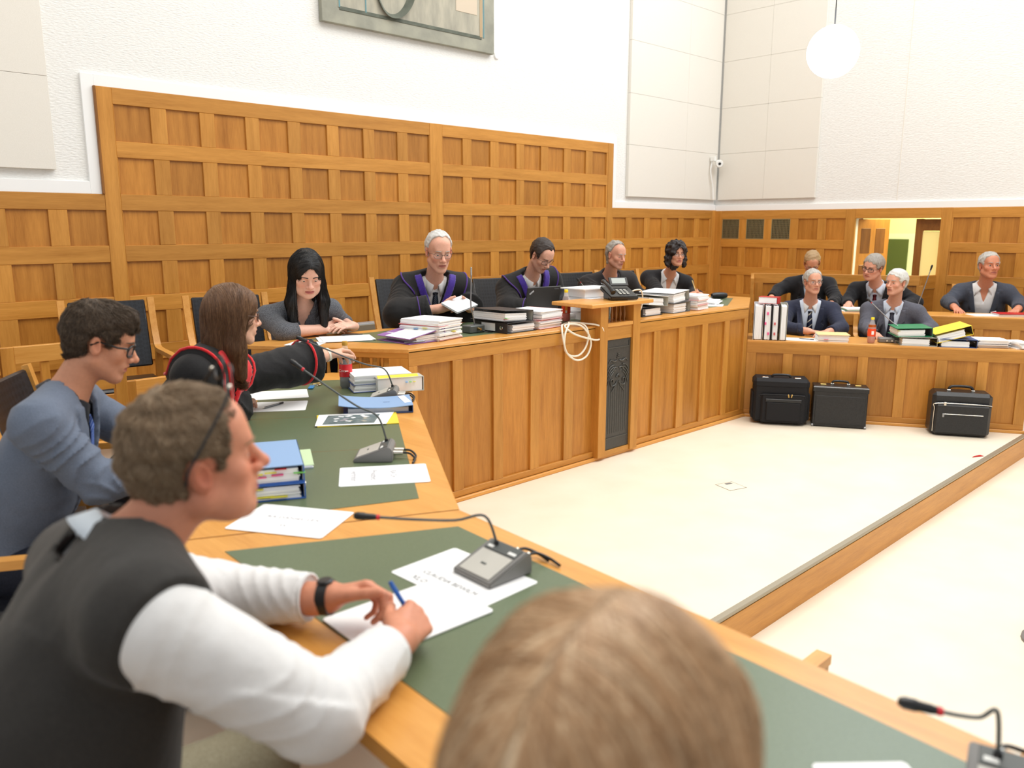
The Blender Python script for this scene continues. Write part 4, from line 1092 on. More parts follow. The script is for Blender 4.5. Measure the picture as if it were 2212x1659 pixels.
def pen(loc, rot, label, mat, cap='black_plastic', l=0.14, r=0.0045):
    o = empty('pen', loc, 0, label, 'pen', None, rot=rot)
    O('barrel', tube_me([(0, 0, 0.015), (0, 0, l - 0.03)], r, 10), mat, o); O('tip', lathe_me([(0.0005, 0), (0.002, 0.006), (r, 0.016)], 10), 'chrome', o)
    O('cap', tube_me([(0, 0, l - 0.03), (0, 0, l)], [r * 1.05, r * 0.9], 10), cap, o); O('clip', box(0.002, 0.003, 0.035, cap), None, o, (r + 0.001, 0, l - 0.025)); return o
pen((1.665, 3.40, ZD + 0.006), (PI / 2, 0, math.radians(110)), 'black ballpoint pen lying on the lower white sheet', 'steel')
ky = empty('keys', (2.11, 3.70, ZD), 0.5, 'bunch of keys with a blue fob by the cola bottle', 'keys')
O('fob', box(0.06, 0.026, 0.010, 'key_blue', 0.003), None, ky, (-0.03, 0.0, 0.006), (0, 0, 0.4)); O('ring', tube_me([Vector((0.03 + 0.015 * math.cos(a), 0.012 + 0.015 * math.sin(a), 0.005)) for a in [2 * PI * i / 16 for i in range(17)]], 0.0016, 6), 'chrome', ky)
for k, (m, a) in enumerate((('brass', 0.2), ('chrome', 0.9), ('brass', -0.5))): O('key', box(0.045, 0.012, 0.0025, m, 0.001), None, ky, (0.06, 0.012 + 0.012 * (k - 1), 0.004 + 0.003 * k), (0, 0, a))
# white lever arch file standing in the gallery of the bench
wb = binder((2.50, 4.10, 0.665), 0, 'cream binder standing behind the spindles at the bench end', 'folder_grey', 0.07, rot=(0, -PI / 2, math.radians(128)), label_mat='paper', group=None)

# --- blue binders, green pad, signs, microphones of the near part
b1 = binder((1.165, 2.34, ZD), math.radians(-27), 'lower blue ring binder of two stacked before the vested man', 'folder_blue', 0.052, 0.20, 0.31, 0.9, 1, tabs=((0.3, 'tab_yellow', -0.15), (0.7, 'tab_yellow', -0.15)), group='blue ring binders')
b2 = binder((1.16, 2.345, ZD + 0.0525), math.radians(-25), 'upper blue ring binder with light blue cover and many colour tabs', 'folder_blue', 0.056, 0.20, 0.31, 0.9, 1, top_mat='folder_ltblue', group='blue ring binders')
for k, (m, x, z) in enumerate((('red', 0.03, 0.046), ('tab_yellow', 0.0, 0.037), ('tab_pink', 0.02, 0.028), ('tab_yellow', -0.04, 0.034), ('tab_pink', -0.03, 0.024), ('tab_green', 0.085, 0.03))):
    O('tab', box(0.035, 0.012, 0.002, m), None, b2, (x, -0.153, z))
for k, (m, x, z) in enumerate((('tab_yellow', -0.05, 0.04), ('tab_yellow', 0.02, 0.012), ('tab_yellow', -0.02, 0.014))): O('tab', box(0.05, 0.012, 0.002, m), None, b1, (x, -0.153, z))
gp_ = paper_stack((1.36, 2.545, ZD), math.radians(-27), 'pale green notepad lying beside the blue binders', 0.125, 0.21, 0.010, 3, 0.006, covers=((0.95, 'lt_green', 0.0),), seed=7, name='notepad')
def sign(loc, rz, lines, label, flip=0.0):
    s = sheet(loc, rz, label, 0.297, 0.21, cat='sign', name='name_sign')
    for i, (tx, size, dy, mat) in enumerate(lines):
        O('lettering', text_me(tx, size, mat), None, s, (0, dy, 0.0013), (0, 0, flip))
    return s
S_ = 0.02
sign((1.497, 2.19, ZD), math.radians(-33), [], 'white name sign with faint vertical lines of lettering under the middle microphone')
s1_ = [o for o in bpy.data.objects if o.name.startswith('name_sign')][-1]
for x, tx in ((0.03, 'RA Dr.'), (-0.035, 'Privatbet.'), (-0.10, 'vertreter')): O('lettering', text_me(tx, 0.030, 'ink_soft'), None, s1_, (x, 0.0, 0.0013), (0, 0, -PI / 2))
sign((1.055, 2.015, ZD), math.radians(-58), [('RA DANIEL LEX', 0.024, 0.012, 'ink_soft'), ('SV', 0.024, -0.045, 'ink_soft')], 'white name sign lying across the wooden joint of the two desks')
sign((1.165, 1.385, ZD), math.radians(-88), [('CLAUDIA BEWILM', 0.023, -0.045, 'ink'), ('XLOSSOLIMETX', 0.026, -0.082, 'ink')], 'white name sign with two lines of capitals under the nearest microphone')
sheet((0.952, 1.315, ZD + 0.0014), math.radians(-2), 'white sheet the man in the black vest is writing on', 0.30, 0.215, t=0.003)
conference_mic((1.597, 2.385, ZD), math.radians(-41), 'desk microphone standing above the faintly lettered name sign', loc_in((1.462, 2.64, 1.176), (1.597, 2.385, ZD), math.radians(-41)))
conference_mic((1.235, 1.355, ZD + 0.0015), math.radians(-1), 'nearest desk microphone, its foot on the sign with two lines of capitals', loc_in((1.045, 1.56, 1.0), (1.235, 1.355, ZD), math.radians(-1)))
conference_mic((1.235, 0.235, ZD), math.radians(15), 'desk microphone at the bottom right corner', loc_in((1.212, 0.344, 0.982), (1.235, 0.235, ZD), math.radians(15)))
sheet((1.10, 0.36, ZD), math.radians(48), 'corner of a white sheet at the bottom edge beside the blonde woman', 0.21, 0.15)
pen((0.912, 1.208, 0.872), Vector((-0.30, 0.55, 0.95)).to_track_quat('Z', 'Y').to_euler(), 'blue pen held between both hands of the man in the vest', 'folder_blue', 'folder_blue', 0.135, 0.005)

# --- judges bench from left to right
sheet((2.42, 4.32, ZJ), math.radians(-52), 'white sheet on the slanted left end of the judges bench', 0.21, 0.17)
paper_stack((2.70, 4.33, ZJ), math.radians(-24), 'loose white papers under the folded hands of the black haired woman', 0.33, 0.24, 0.008, 3, 0.012, seed=3)
gl = empty('reading_glasses', (2.80, 4.41, ZJ + 0.010), -0.3, 'dark folded reading glasses lying on the white papers', 'glasses')
O('temple', tube_me(spline([(-0.07, 0.0, 0.003), (0, 0.008, 0.006), (0.07, 0.0, 0.003)], 5), 0.002, 6), 'specs_black', gl); O('rim', tube_me([(-0.065, -0.012, 0.003), (0.065, -0.018, 0.003)], 0.003, 6), 'specs_black', gl)
# purple binder, its cover sloping up to the spine
pb = empty('binder', (2.975, 4.015, ZJ), math.radians(2), 'purple lever arch binder with white cover sheet at the left of the judges bench', 'binder', 'lever arch binders')
O('lower_cover', box(0.285, 0.318, 0.004, 'folder_purple', 0.001), None, pb, (0, 0, 0.002)); O('spine', box(0.004, 0.318, 0.078, 'folder_purple', 0.001), None, pb, (0.141, 0, 0.04)); O('spine_lining', box(0.001, 0.31, 0.07, 'folder_marble'), None, pb, (0.138, 0, 0.04))
sl = math.atan2(0.048, 0.285)
O('upper_cover', box(0.288, 0.318, 0.004, 'folder_purple', 0.001), None, pb, (0, 0, 0.054), (0, -sl, 0)); O('cover_sheet', box(0.272, 0.235, 0.001, 'paper'), None, pb, (-0.004, -0.038, 0.0568), (0, -sl, 0))
for x in (0.02, 0.075): O('ring_slot', box(0.022, 0.014, 0.0012, 'white_plastic', 0.0004), None, pb, (x, 0.118, 0.0575 + x * 0.168), (0, -sl, 0))
bm = bmesh.new(); leaves(bm, 0.2, 0.297, 0.005, 0.045, 7, 0.004, random.Random(2)); O('pages', fin(bm), 'paper', pb, (0.02, 0, 0)); O('clamp', tube_me(spline([(-0.13, -0.10, 0.008), (-0.10, -0.15, 0.012), (-0.02, -0.155, 0.012)], 5), 0.004, 6), 'steel', pb)
paper_stack((3.135, 4.02, ZJ), math.radians(14), 'tall stack of court files with red edged covers beside the purple binder', 0.24, 0.31, 0.125, 16, 0.010, covers=((0.02, 'folder_pink', 0.006), (0.72, 'folder_red', 0.008)), tabs=((0.62, 'tab_yellow', -1, -0.05), (0.55, 'tab_blue', -1, 0.02), (0.4, 'tab_yellow', -2, 0.03)), seed=11)
tm = empty('table_microphone', (3.50, 4.03, ZJ), 0, 'tall thin chrome microphone stalk on a dark box before the first judge', 'microphone')
O('base', box(0.13, 0.09, 0.05, 'grey_dark', 0.006), None, tm, (0, 0, 0.026)); O('plug', tube_me([(0.0, -0.045, 0.03), (0.0, -0.075, 0.028)], 0.009, 10), 'brass', tm); O('cable', tube_me(spline([(0.02, -0.045, 0.02), (0.05, -0.08, 0.006), (0.09, -0.09, 0.004)], 5), 0.004, 6), 'black_plastic', tm)
O('gooseneck', tube_me(spline([(0.01, 0, 0.05), (0.0, 0, 0.10), (-0.02, 0, 0.18), (-0.018, 0.0, 0.30), (-0.015, 0, 0.38)], 6), 0.0045, 8), 'steel', tm); O('microphone_head', lathe_me([(0.0, 0), (0.007, 0.0), (0.007, 0.05), (0.0, 0.055)], 12), 'chrome', tm, (-0.015, 0, 0.378))
binder((3.745, 3.98, ZJ), math.radians(2), 'black binder with finger ring and white label, lowest beneath a grey backed binder', 'folder_black', 0.07, spine=-1, label_mat='paper')
binder((3.72, 3.99, ZJ + 0.071), 0, 'black and grey binder lying tilted on top of the ringed black binder', 'folder_black', 0.075, rot=(0.0, 0.05, math.radians(4)), inner='folder_grey', tabs=((0.3, 'tab_green', -0.155), (0.25, 'tab_pink', -0.15)))
for k in range(2):
    paper_stack((4.03 + 0.012 * k, 3.99, ZJ + 0.062 * k), math.radians(6 + 3 * k), ('lower pink covered court file behind the hanging cable', 'upper pink covered court file with yellow edge behind the hanging cable')[k], 0.25, 0.30, 0.056, 7, 0.008, covers=((0.02, 'folder_pink', 0.008), (1.0, ('folder_pink', 'paper')[k], 0.006)), tabs=((0.9, 'tab_yellow', 1, -0.08),) if k else (), seed=20 + k, group='pink covered court files')
    O('file_spine', box(0.004, 0.29, 0.06, 'folder_pink', 0.001), None, [o for o in bpy.data.objects if o.name.startswith('paper_stack')][-1], (0.128, 0, 0.03))
bo = bottle((4.43, 4.05, ZJ), 'half empty plastic bottle of orange soda with a yellow cap', 'orange_label', 'orange_label', 'yellow_cap', h=0.235, r=0.033, fillto=0.52)
O('label_print', box(0.018, 0.001, 0.05, 'orange_light'), None, bo, (-0.024, -0.025, 0.09), (0, 0, math.radians(-45))); O('label_print', box(0.012, 0.001, 0.018, 'white_plastic'), None, bo, (-0.026, -0.0262, 0.075), (0, 0, math.radians(-45)))
# laptop, lid back towards the room
lp = empty('laptop', (4.48, 4.36, ZJ), math.radians(-6), 'dark grey laptop seen from behind its raised lid before the second judge', 'laptop')
O('base', box(0.335, 0.235, 0.02, 'laptop', 0.004), None, lp, (0, 0.12, 0.011))
lid = O('lid', box(0.335, 0.012, 0.23, 'laptop', 0.004), None, lp, (0, -0.02, 0.128), (math.radians(12), 0, 0))
O('screen', box(0.31, 0.001, 0.19, 'lcd'), None, lid, (0, 0.0066, 0.0)); O('hinge', tube_me([(-0.13, 0.002, 0.02), (0.13, 0.002, 0.02)], 0.008, 8), 'black_plastic', lp)
O('badge', box(0.046, 0.001, 0.012, 'paper_grey'), None, lid, (-0.125, -0.0066, 0.075), (0, math.radians(-35), 0)); O('badge_lettering', text_me('ThinkPad', 0.0095, 'ink'), None, lid, (-0.125, -0.0073, 0.0745), (PI / 2, math.radians(-35), 0)); O('lid_lettering', text_me('ThinkPad', 0.012, 'ink_soft'), None, lid, (0.12, -0.0066, 0.095), (PI / 2, 0, 0))
# white boxes and papers left of the reading stand
bk = book((4.66, 4.02, ZJ), math.radians(-4), 'thick white statute book, lowest of the pile by the reading stand', 0.17, 0.24, 0.06, 'paper'); book((4.655, 4.03, ZJ + 0.061), math.radians(3), 'thick white statute book, second of the pile by the reading stand', 0.16, 0.24, 0.055, 'paper_grey')
book((4.67, 4.06, ZJ + 0.117), math.radians(0), 'pale bound volume, third of the pile by the reading stand', 0.17, 0.23, 0.045, 'paper_grey')
book((4.78, 4.12, ZJ + 0.163), math.radians(-5), 'large white commentary volume near the top of the pile', 0.34, 0.24, 0.06, 'paper_grey'); sheet((4.77, 4.12, ZJ + 0.2245), math.radians(-3), 'white papers lying on top of the pile by the reading stand', 0.38, 0.26, t=0.008)
paper_stack((4.55, 4.25, ZJ), math.radians(-8), 'papers with a purple folder behind the orange soda bottle', 0.24, 0.30, 0.045, 5, 0.01, covers=((0.6, 'folder_dkpurple', 0.004),), seed=31)
hl = empty('highlighter', (4.46, 3.93, ZJ), 0, 'neon green highlighter pen lying by the cable', 'pen', rot=(PI / 2, 0, 1.2)); O('barrel', tube_me([(0, 0.008, 0), (0, 0.008, 0.09)], 0.008, 10), 'tab_yellow', hl); O('cap', tube_me([(0, 0.008, 0.09), (0, 0.008, 0.12)], 0.0085, 10), 'tab_green', hl)
gm = empty('table_microphone', (5.06, 4.36, ZJ), 0, 'slanting microphone with a red ring behind the white pile', 'microphone'); O('base', box(0.10, 0.08, 0.04, 'grey_dark', 0.005), None, gm, (0.1, 0, 0.02)); gooseneck(gm, (0.1, 0, 0.04), (-0.17, -0.04, 0.255), 0.05, 0.004, True, 'red', 'steel')
# telephone on the reading stand
tp = empty('telephone', (4.735, 3.80, 1.162), math.radians(-28), 'black desk telephone with raised display standing on the reading stand', 'telephone')
bm = bmesh.new()
prof = [(-0.11, 0.004), (0.10, 0.062), (0.105, 0.095), (-0.115, 0.03)]
a_ = [bm.verts.new((-0.11, y, z)) for y, z in prof]; b_ = [bm.verts.new((0.11, y, z)) for y, z in prof]
bm.faces.new(a_); bm.faces.new(list(reversed(b_)))
for i in range(4): bm.faces.new((a_[i], a_[(i + 1) % 4], b_[(i + 1) % 4], b_[i]))
bmesh.ops.bevel(bm, geom=bm.edges[:], offset=0.005, segments=2, affect='EDGES')
O('housing', fin(bm, 40), 'black_plastic', tp, (0, 0, 0), (0, 0, 0)); O('foot', box(0.16, 0.10, 0.058, 'black_plastic', 0.004), None, tp, (0, 0.055, 0.03), (0.0, 0, 0))
dsp = O('display', box(0.15, 0.012, 0.075, 'black_plastic', 0.004), None, tp, (0.03, 0.085, 0.125), (math.radians(-35), 0, 0)); O('screen', box(0.11, 0.001, 0.045, 'lcd'), None, dsp, (0, -0.0066, 0.004))
O('handset', tube_me(spline([(-0.09, -0.11, 0.06), (-0.095, -0.06, 0.09), (-0.095, 0.02, 0.115), (-0.09, 0.09, 0.125)], 5), [0.02] * 3 + [0.015] * 10 + [0.02] * 3, 10), 'black_plastic', tp)
for i in range(4):
    for j in range(3): O('key', box(0.02, 0.012, 0.004, 'grey_panel', 0.001), None, tp, (-0.015 + j * 0.03, -0.07 + i * 0.024, 0.049 + i * 0.0072), (0.29, 0, 0))
O('cord', tube_me(spline([(0.11, 0.06, 0.04), (0.17, 0.08, 0.06), (0.23, 0.10, 0.05), (0.25, 0.12, -0.04), (0.22, 0.12, -0.12), (0.14, 0.10, -0.148)], 8), 0.0055, 8), 'cable_cream', tp)
# binders right of the reading stand
binder((5.20, 3.99, ZJ), math.radians(3), 'black binder with white spine label lowest at the right of the reading stand', 'folder_black', 0.075, spine=-1, label_mat='paper')
binder((5.27, 3.99, ZJ + 0.076), 0, 'grey spined binder tilted upon the black binder right of the reading stand', 'folder_grey', 0.08, rot=(0, 0.10, math.radians(4)), inner='folder_grey', top_mat='paper')
sheet((5.06, 4.16, ZJ), 0.1, 'white papers between the telephone and the grey spined binder', 0.25, 0.2, t=0.11)
binder((5.585, 3.985, ZJ), math.radians(7), 'lower of two thick grey spined binders before the woman with curly hair', 'folder_marble', 0.085, inner='folder_grey', fill=0.92); binder((5.575, 3.99, ZJ + 0.086), 0, 'upper of two thick grey spined binders before the woman with curly hair', 'folder_marble', 0.085, rot=(0, -0.05, math.radians(9)), inner='folder_grey', top_mat='paper', fill=0.9)
paper_stack((5.90, 3.98, ZJ), math.radians(10), 'stack of pink covered files at the right end of the binders', 0.22, 0.30, 0.125, 12, 0.012, covers=((0.02, 'folder_pink', 0.004), (0.33, 'folder_pink', 0.006), (0.66, 'folder_pink', 0.006)), seed=41)
paper_stack((6.45, 4.14, ZJ), math.radians(25), 'loose white papers near the right end of the judges bench', 0.34, 0.24, 0.030, 4, 0.02, seed=43); sheet((6.33, 3.98, ZJ), 0.5, 'single white sheet lying in front of the loose papers', 0.21, 0.15)
gc = tag(O('glasses_case', lathe_me([(0.0, -0.085), (0.022, -0.08), (0.03, -0.05), (0.032, 0.0), (0.03, 0.05), (0.022, 0.08), (0.0, 0.085)], 16, 60), 'black_leather', None, (6.96, 4.33, ZJ + 0.031), (PI / 2, 0, math.radians(60))), 'black glasses case at the far right end of the judges bench', 'case')
sheet((6.86, 4.42, ZJ), 0.3, 'white paper under the black glasses case', 0.2, 0.14, t=0.004)
# held objects of the judges bench
bk = book((3.69, 4.40, 1.145), 0, 'thin pale paperback held open by the first judge', 0.25, 0.15, 0.013, 'paper_grey', rot=(0.42, -0.14, math.radians(14)))
pen((6.55, 4.32, 1.075), Vector((-0.45, 0.1, 0.9)).to_track_quat('Z', 'Y').to_euler(), 'pale pencil held by the woman with curly hair', 'folder_tan', 'folder_tan')
# cream cable bundle over the bench front
cb = spline([(4.40, 3.98, 1.007), (4.20, 3.86, 1.012), (4.04, 3.73, 1.02), (4.01, 3.685, 0.93), (4.05, 3.685, 0.84), (4.15, 3.685, 0.782), (4.25, 3.685, 0.80), (4.295, 3.685, 0.875), (4.27, 3.685, 0.95), (4.19, 3.69, 1.02), (4.12, 3.74, 1.03), (4.06, 3.72, 1.02), (4.10, 3.68, 0.975), (4.22, 3.68, 0.935), (4.36, 3.68, 0.905), (4.425, 3.68, 0.935), (4.39, 3.68, 1.0), (4.31, 3.75, 1.02), (4.20, 3.80, 1.03), (4.10, 3.72, 1.03), (4.03, 3.69, 0.97), (4.03, 3.69, 0.87), (4.09, 3.69, 0.82), (4.18, 3.69, 0.815), (4.25, 3.69, 0.87), (4.27, 3.69, 0.96), (4.26, 3.73, 1.02), (4.3, 3.9, 1.012)], 8)
tag(O('cable', tube_me(cb, 0.007, 8), 'cable_cream'), 'cream cable coiled in loops over the front of the judges bench', 'cable')

# --- right front bench (placed along the bench)
_ux, _uy = Vector((math.cos(RA), math.sin(RA), 0)), Vector((-math.sin(RA), math.cos(RA), 0))
def rb(s, d, z): v = Vector((6.48, 3.72, 0)) + _ux * s + _uy * d; return (v.x, v.y, z)
def standing(s, mat, label, th, inner='paper_grey', tabs=0, lean=0.0):
    b = binder(rb(s, 0.165, ZR + 0.001), 0, label, mat, th, 0.285, 0.32, 0.9, 1, rot=(PI / 2 + 0.0, 0, RA + PI / 2), inner=inner, group='binders standing on the right front bench')
    return b
for k, (s0, m, th, lb, tb) in enumerate(((0.085, 'paper_grey', 0.078, 'white edged binder standing leftmost in the row on the front bench', 0), (0.165, 'folder_black', 0.06, 'black binder with pink tabs standing second in the row', 3), (0.23, 'folder_black', 0.055, 'black binder with small orange tabs standing third in the row', 2), (0.30, 'folder_grey', 0.055, 'grey brown binder standing fourth in the row next to the navy suit', 0))):
    r = empty('binder', rb(s0, 0.16, ZR), RA, lb, 'binder', 'binders standing on the right front bench')
    for sx in (-1, 1): O('cover', box(0.0035, 0.285, 0.318, m, 0.001), None, r, (sx * th / 2, 0, 0.16))
    O('spine', box(th, 0.0035, 0.318, m, 0.001), None, r, (0, 0.141, 0.16))
    bm = bmesh.new(); rnd = random.Random(k)
    for i in range(6): bx(bm, (-th * 0.4 + th * 0.8 * (i + 0.5) / 6, -0.028 + rnd.uniform(-.003, .003), 0.155 + rnd.uniform(-.003, .003)), (th * 0.125, 0.212, 0.297))
    O('pages', fin(bm), 'paper', r)
    for i in range(tb): O('tab', box(0.014, 0.02, 0.022, 'tab_pink' if k == 1 else 'folder_red'), None, r, (rnd.uniform(-th * .3, th * .3), -0.137, 0.06 + 0.09 * i))
b = book(rb(0.17, 0.15, ZR + 0.3195), 0, 'thick red law book lying across the standing binders', 0.17, 0.115, 0.06, 'red', rot=(0, 0, RA - 0.25)); O('flag', box(0.03, 0.01, 0.001, 'tab_yellow'), None, b, (-0.08, 0, 0.03))
sheet(rb(0.47, 0.17, ZR), RA, 'white sheet in front of the man with the striped tie', 0.27, 0.2); pen(rb(0.44, 0.2, ZR + 0.006), (PI / 2, 0, RA + 1.2), 'thin pen lying on the sheet before the striped tie', 'steel')
paper_stack(rb(0.72, 0.17, ZR), RA + 0.05, 'pile of papers under a tan envelope in front of the navy suit', 0.26, 0.21, 0.062, 7, 0.012, covers=((1.0, 'folder_tan', 0.01),), tabs=((0.4, 'tab_pink', -2, -0.06),), seed=51)
bo = bottle(rb(1.035, 0.10, ZR), 'bottle of amber iced tea with a yellow cap on the right front bench', 'amber_drink', 'orange_label', 'yellow_cap', h=0.225, r=0.033, fillto=0.72); O('label_print', box(0.02, 0.001, 0.03, 'white_plastic'), None, bo, (-0.027, -0.0205, 0.093), (0, 0, math.radians(-53)))
mm = empty('table_microphone', rb(1.17, 0.2, ZR), RA, 'grey microphone unit with slanting stalk between the iced tea and the green binder', 'microphone'); O('base', box(0.13, 0.10, 0.04, 'grey_plastic', 0.006), None, mm, (0, 0, 0.021))
for x in (-0.0, 0.04): O('plug', tube_me([(x, -0.05, 0.02), (x, -0.062, 0.02)], 0.008, 10), 'chrome', mm)
gooseneck(mm, (0.13, 0.0, 0.05), (-0.13, 0.10, 0.335), 0.05, 0.0045, True, 'red', 'steel'); O('arm', box(0.12, 0.03, 0.03, 'grey_dark', 0.004), None, mm, (0.1, 0, 0.035))
binder(rb(1.40, 0.17, ZR), RA, 'grey binder lying under the green binder', 'folder_grey', 0.075, inner='folder_black', fill=0.85); binder(rb(1.35, 0.18, ZR + 0.076), 0, 'dark green binder lying on the grey binder', 'folder_green', 0.075, rot=(0, -0.04, RA + 0.08), inner='folder_marble', fill=0.85, tabs=((0.7, 'tab_yellow', -0.14),))
binder(rb(1.70, 0.165, ZR), RA, 'dark blue binder lying under the yellow binder', 'folder_dkblue', 0.07, inner='folder_black', fill=0.8); binder(rb(1.665, 0.17, ZR + 0.072), 0, 'bright yellow binder lying tilted on the dark blue binder', 'folder_yellow', 0.08, rot=(0, -0.30, RA + 0.06), inner='folder_black', fill=0.8)
paper_stack(rb(1.97, 0.17, ZR), RA + 0.1, 'curling white papers in clear folders right of the yellow binder', 0.25, 0.22, 0.07, 9, 0.02, covers=((0.5, 'paper_grey', 0.01),), seed=53); paper_stack(rb(2.19, 0.13, ZR), RA + 0.3, 'small pile of white papers at the right end of the front bench', 0.12, 0.2, 0.06, 6, 0.02, seed=55)
# second bench
paper_stack(rb(1.06, r2b + 0.22, Z2), RA + 0.15, 'papers with a teal folder on the second bench beside the man in the maroon tie', 0.28, 0.22, 0.035, 5, 0.016, covers=((0.5, 'teal', 0.004),), seed=57)
sheet(rb(2.20, r2b + 0.16, Z2), RA + 0.2, 'white papers under the hand of the man in the open white shirt', 0.26, 0.2, t=0.006); paper_stack(rb(2.44, r2b + 0.17, Z2), RA + 0.1, 'red folder of papers at the right end of the second bench', 0.30, 0.2, 0.025, 4, 0.012, covers=((1.0, 'red', 0.0),), seed=59)
wm = empty('table_microphone', rb(1.62, r2b + 0.24, Z2), RA, 'thin microphone stalk on the second bench right of the grey suit', 'microphone'); O('base', box(0.10, 0.09, 0.035, 'grey_plastic', 0.005), None, wm, (0, 0, 0.018)); gooseneck(wm, (0, 0, 0.035), (0.09, 0.03, 0.42), 0.03, 0.0045, True, 'steel', 'steel')

# --- the three black cases on the floor
def case_root(s, d, rz, label): v = rb(s, d, 0.0); return empty('pilot_case', v, RA + rz, label, 'case', 'black cases in front of the right bench')
c1 = case_root(0.30, -0.15, 0.06, 'black nylon trolley case with front pocket, left of three on the floor')
W, D, Hh = 0.455, 0.22, 0.385
O('body', box(W, D, Hh, 'black_nylon', 0.022), None, c1, (0, 0, Hh / 2 + 0.018)); O('flap', box(W + 0.01, D + 0.01, 0.09, 'black_nylon', 0.025), None, c1, (0, 0, Hh - 0.025))
O('pocket', box(W * 0.8, 0.03, Hh * 0.66, 'black_nylon', 0.012), None, c1, (0.02, -D / 2 - 0.012, Hh * 0.38)); O('inner_pocket', box(W * 0.62, 0.018, Hh * 0.42, 'black_nylon', 0.006), None, c1, (0.02, -D / 2 - 0.033, Hh * 0.32))
O('pocket_band', box(W * 0.66, 0.010, 0.03, 'black_leather', 0.004), None, c1, (0.02, -D / 2 - 0.034, Hh * 0.57)); O('zip', tube_me(spline([(-W * 0.38, -D / 2 - 0.026, Hh * 0.64), (-W * 0.34, -D / 2 - 0.026, Hh * 0.70), (W * 0.36, -D / 2 - 0.026, Hh * 0.70), (W * 0.42, -D / 2 - 0.026, Hh * 0.64)], 6), 0.003, 6), 'black_plastic', c1)
for x in (0.06, 0.085): O('zip_puller', box(0.012, 0.006, 0.028, 'brass', 0.002), None, c1, (x, -D / 2 - 0.032, Hh * 0.685), (0, 0.2 if x > 0.07 else -0.2, 0))
for s_ in (-1, 1):
    O('latch', box(0.05, 0.03, 0.008, 'chrome', 0.002), None, c1, (s_ * 0.135, -0.05, Hh + 0.022)); O('latch_frame', box(0.062, 0.042, 0.005, 'black_plastic', 0.002), None, c1, (s_ * 0.135, -0.05, Hh + 0.02))
    O('wheel', tube_me([(s_ * 0.14 - 0.018, -0.06, 0.022), (s_ * 0.14 + 0.018, -0.06, 0.022)], 0.022, 14), 'black_plastic', c1); O('side_pocket', box(0.02, D * 0.8, Hh * 0.6, 'black_nylon', 0.008), None, c1, (s_ * (W / 2 + 0.006), 0, Hh * 0.42))
O('handle', tube_me(spline([(-0.075, -0.03, Hh + 0.018), (-0.06, -0.03, Hh + 0.042), (0.06, -0.03, Hh + 0.042), (0.075, -0.03, Hh + 0.018)], 6), 0.010, 8), 'black_plastic', c1)
c2 = case_root(0.79, -0.13, 0.0, 'black leather pilot case with brass locks, middle of three on the floor')
W, D, Hh = 0.435, 0.20, 0.335
O('body', box(W, D, Hh, 'black_leather', 0.006), None, c2, (0, 0, Hh / 2 + 0.006)); O('lid_left', box(W + 0.008, D / 2, 0.02, 'black_leather', 0.006), None, c2, (0, -D / 4, Hh + 0.012)); O('lid_right', box(W + 0.008, D / 2, 0.016, 'black_leather', 0.006), None, c2, (0, D / 4, Hh + 0.010))
O('lid_band', box(W + 0.01, 0.006, 0.035, 'black_leather', 0.002), None, c2, (0, -D / 2 - 0.003, Hh - 0.008)); O('lid_rail', box(W + 0.008, 0.004, 0.006, 'steel', 0.001), None, c2, (0, -D / 2 - 0.003, Hh + 0.014))
O('front_panel', box(W - 0.04, 0.004, Hh - 0.09, 'black_leather', 0.002), None, c2, (0, -D / 2 - 0.001, Hh / 2 - 0.015))
for s_ in (-1, 1): O('lock', box(0.05, 0.05, 0.012, 'brass', 0.003), None, c2, (s_ * 0.14, -0.02, Hh + 0.026)); O('handle_mount', box(0.03, 0.02, 0.016, 'chrome', 0.003), None, c2, (s_ * 0.065, 0.0, Hh + 0.028)); O('corner', box(0.02, 0.02, 0.02, 'steel', 0.004), None, c2, (s_ * (W / 2 - 0.006), -D / 2 + 0.006, 0.012))
O('handle', tube_me(spline([(-0.065, 0, Hh + 0.03), (-0.05, 0, Hh + 0.052), (0.05, 0, Hh + 0.052), (0.065, 0, Hh + 0.03)], 6), 0.010, 8), 'black_leather', c2)
c3 = case_root(1.72, -0.14, 0.0, 'rounded black leather case with curved zips, right of three on the floor')
W, D, Hh = 0.445, 0.21, 0.36
O('body', box(W, D, Hh, 'black_leather', 0.028), None, c3, (0, 0, Hh / 2)); O('pocket', box(W * 0.94, 0.05, Hh * 0.74, 'black_leather', 0.022), None, c3, (0, -D / 2 - 0.012, Hh * 0.40))
O('zip', tube_me(spline([(-W * 0.47, -D / 2 - 0.02, Hh * 0.10), (-W * 0.47, -D / 2 - 0.025, Hh * 0.62), (-W * 0.42, -D / 2 - 0.028, Hh * 0.76), (W * 0.38, -D / 2 - 0.028, Hh * 0.76), (W * 0.47, -D / 2 - 0.01, Hh * 0.72)], 6), 0.004, 6), 'chrome', c3); O('zip', tube_me([(-W * 0.32, -D / 2 - 0.039, Hh * 0.52), (W * 0.34, -D / 2 - 0.039, Hh * 0.52)], 0.003, 6), 'chrome', c3)
O('zip_puller', box(0.02, 0.006, 0.03, 'chrome', 0.003), None, c3, (-W * 0.30, -D / 2 - 0.034, Hh * 0.75)); O('zip_puller', box(0.016, 0.005, 0.03, 'steel', 0.002), None, c3, (-W * 0.32, -D / 2 - 0.043, Hh * 0.49))
O('handle', tube_me(spline([(-0.09, 0, Hh - 0.005), (-0.07, 0, Hh + 0.035), (0.07, 0, Hh + 0.035), (0.09, 0, Hh - 0.005)], 6), 0.011, 8), 'black_leather', c3)
for s_ in (-1, 1): O('handle_mount', box(0.03, 0.03, 0.012, 'chrome', 0.003), None, c3, (s_ * 0.09, 0, Hh + 0.004))
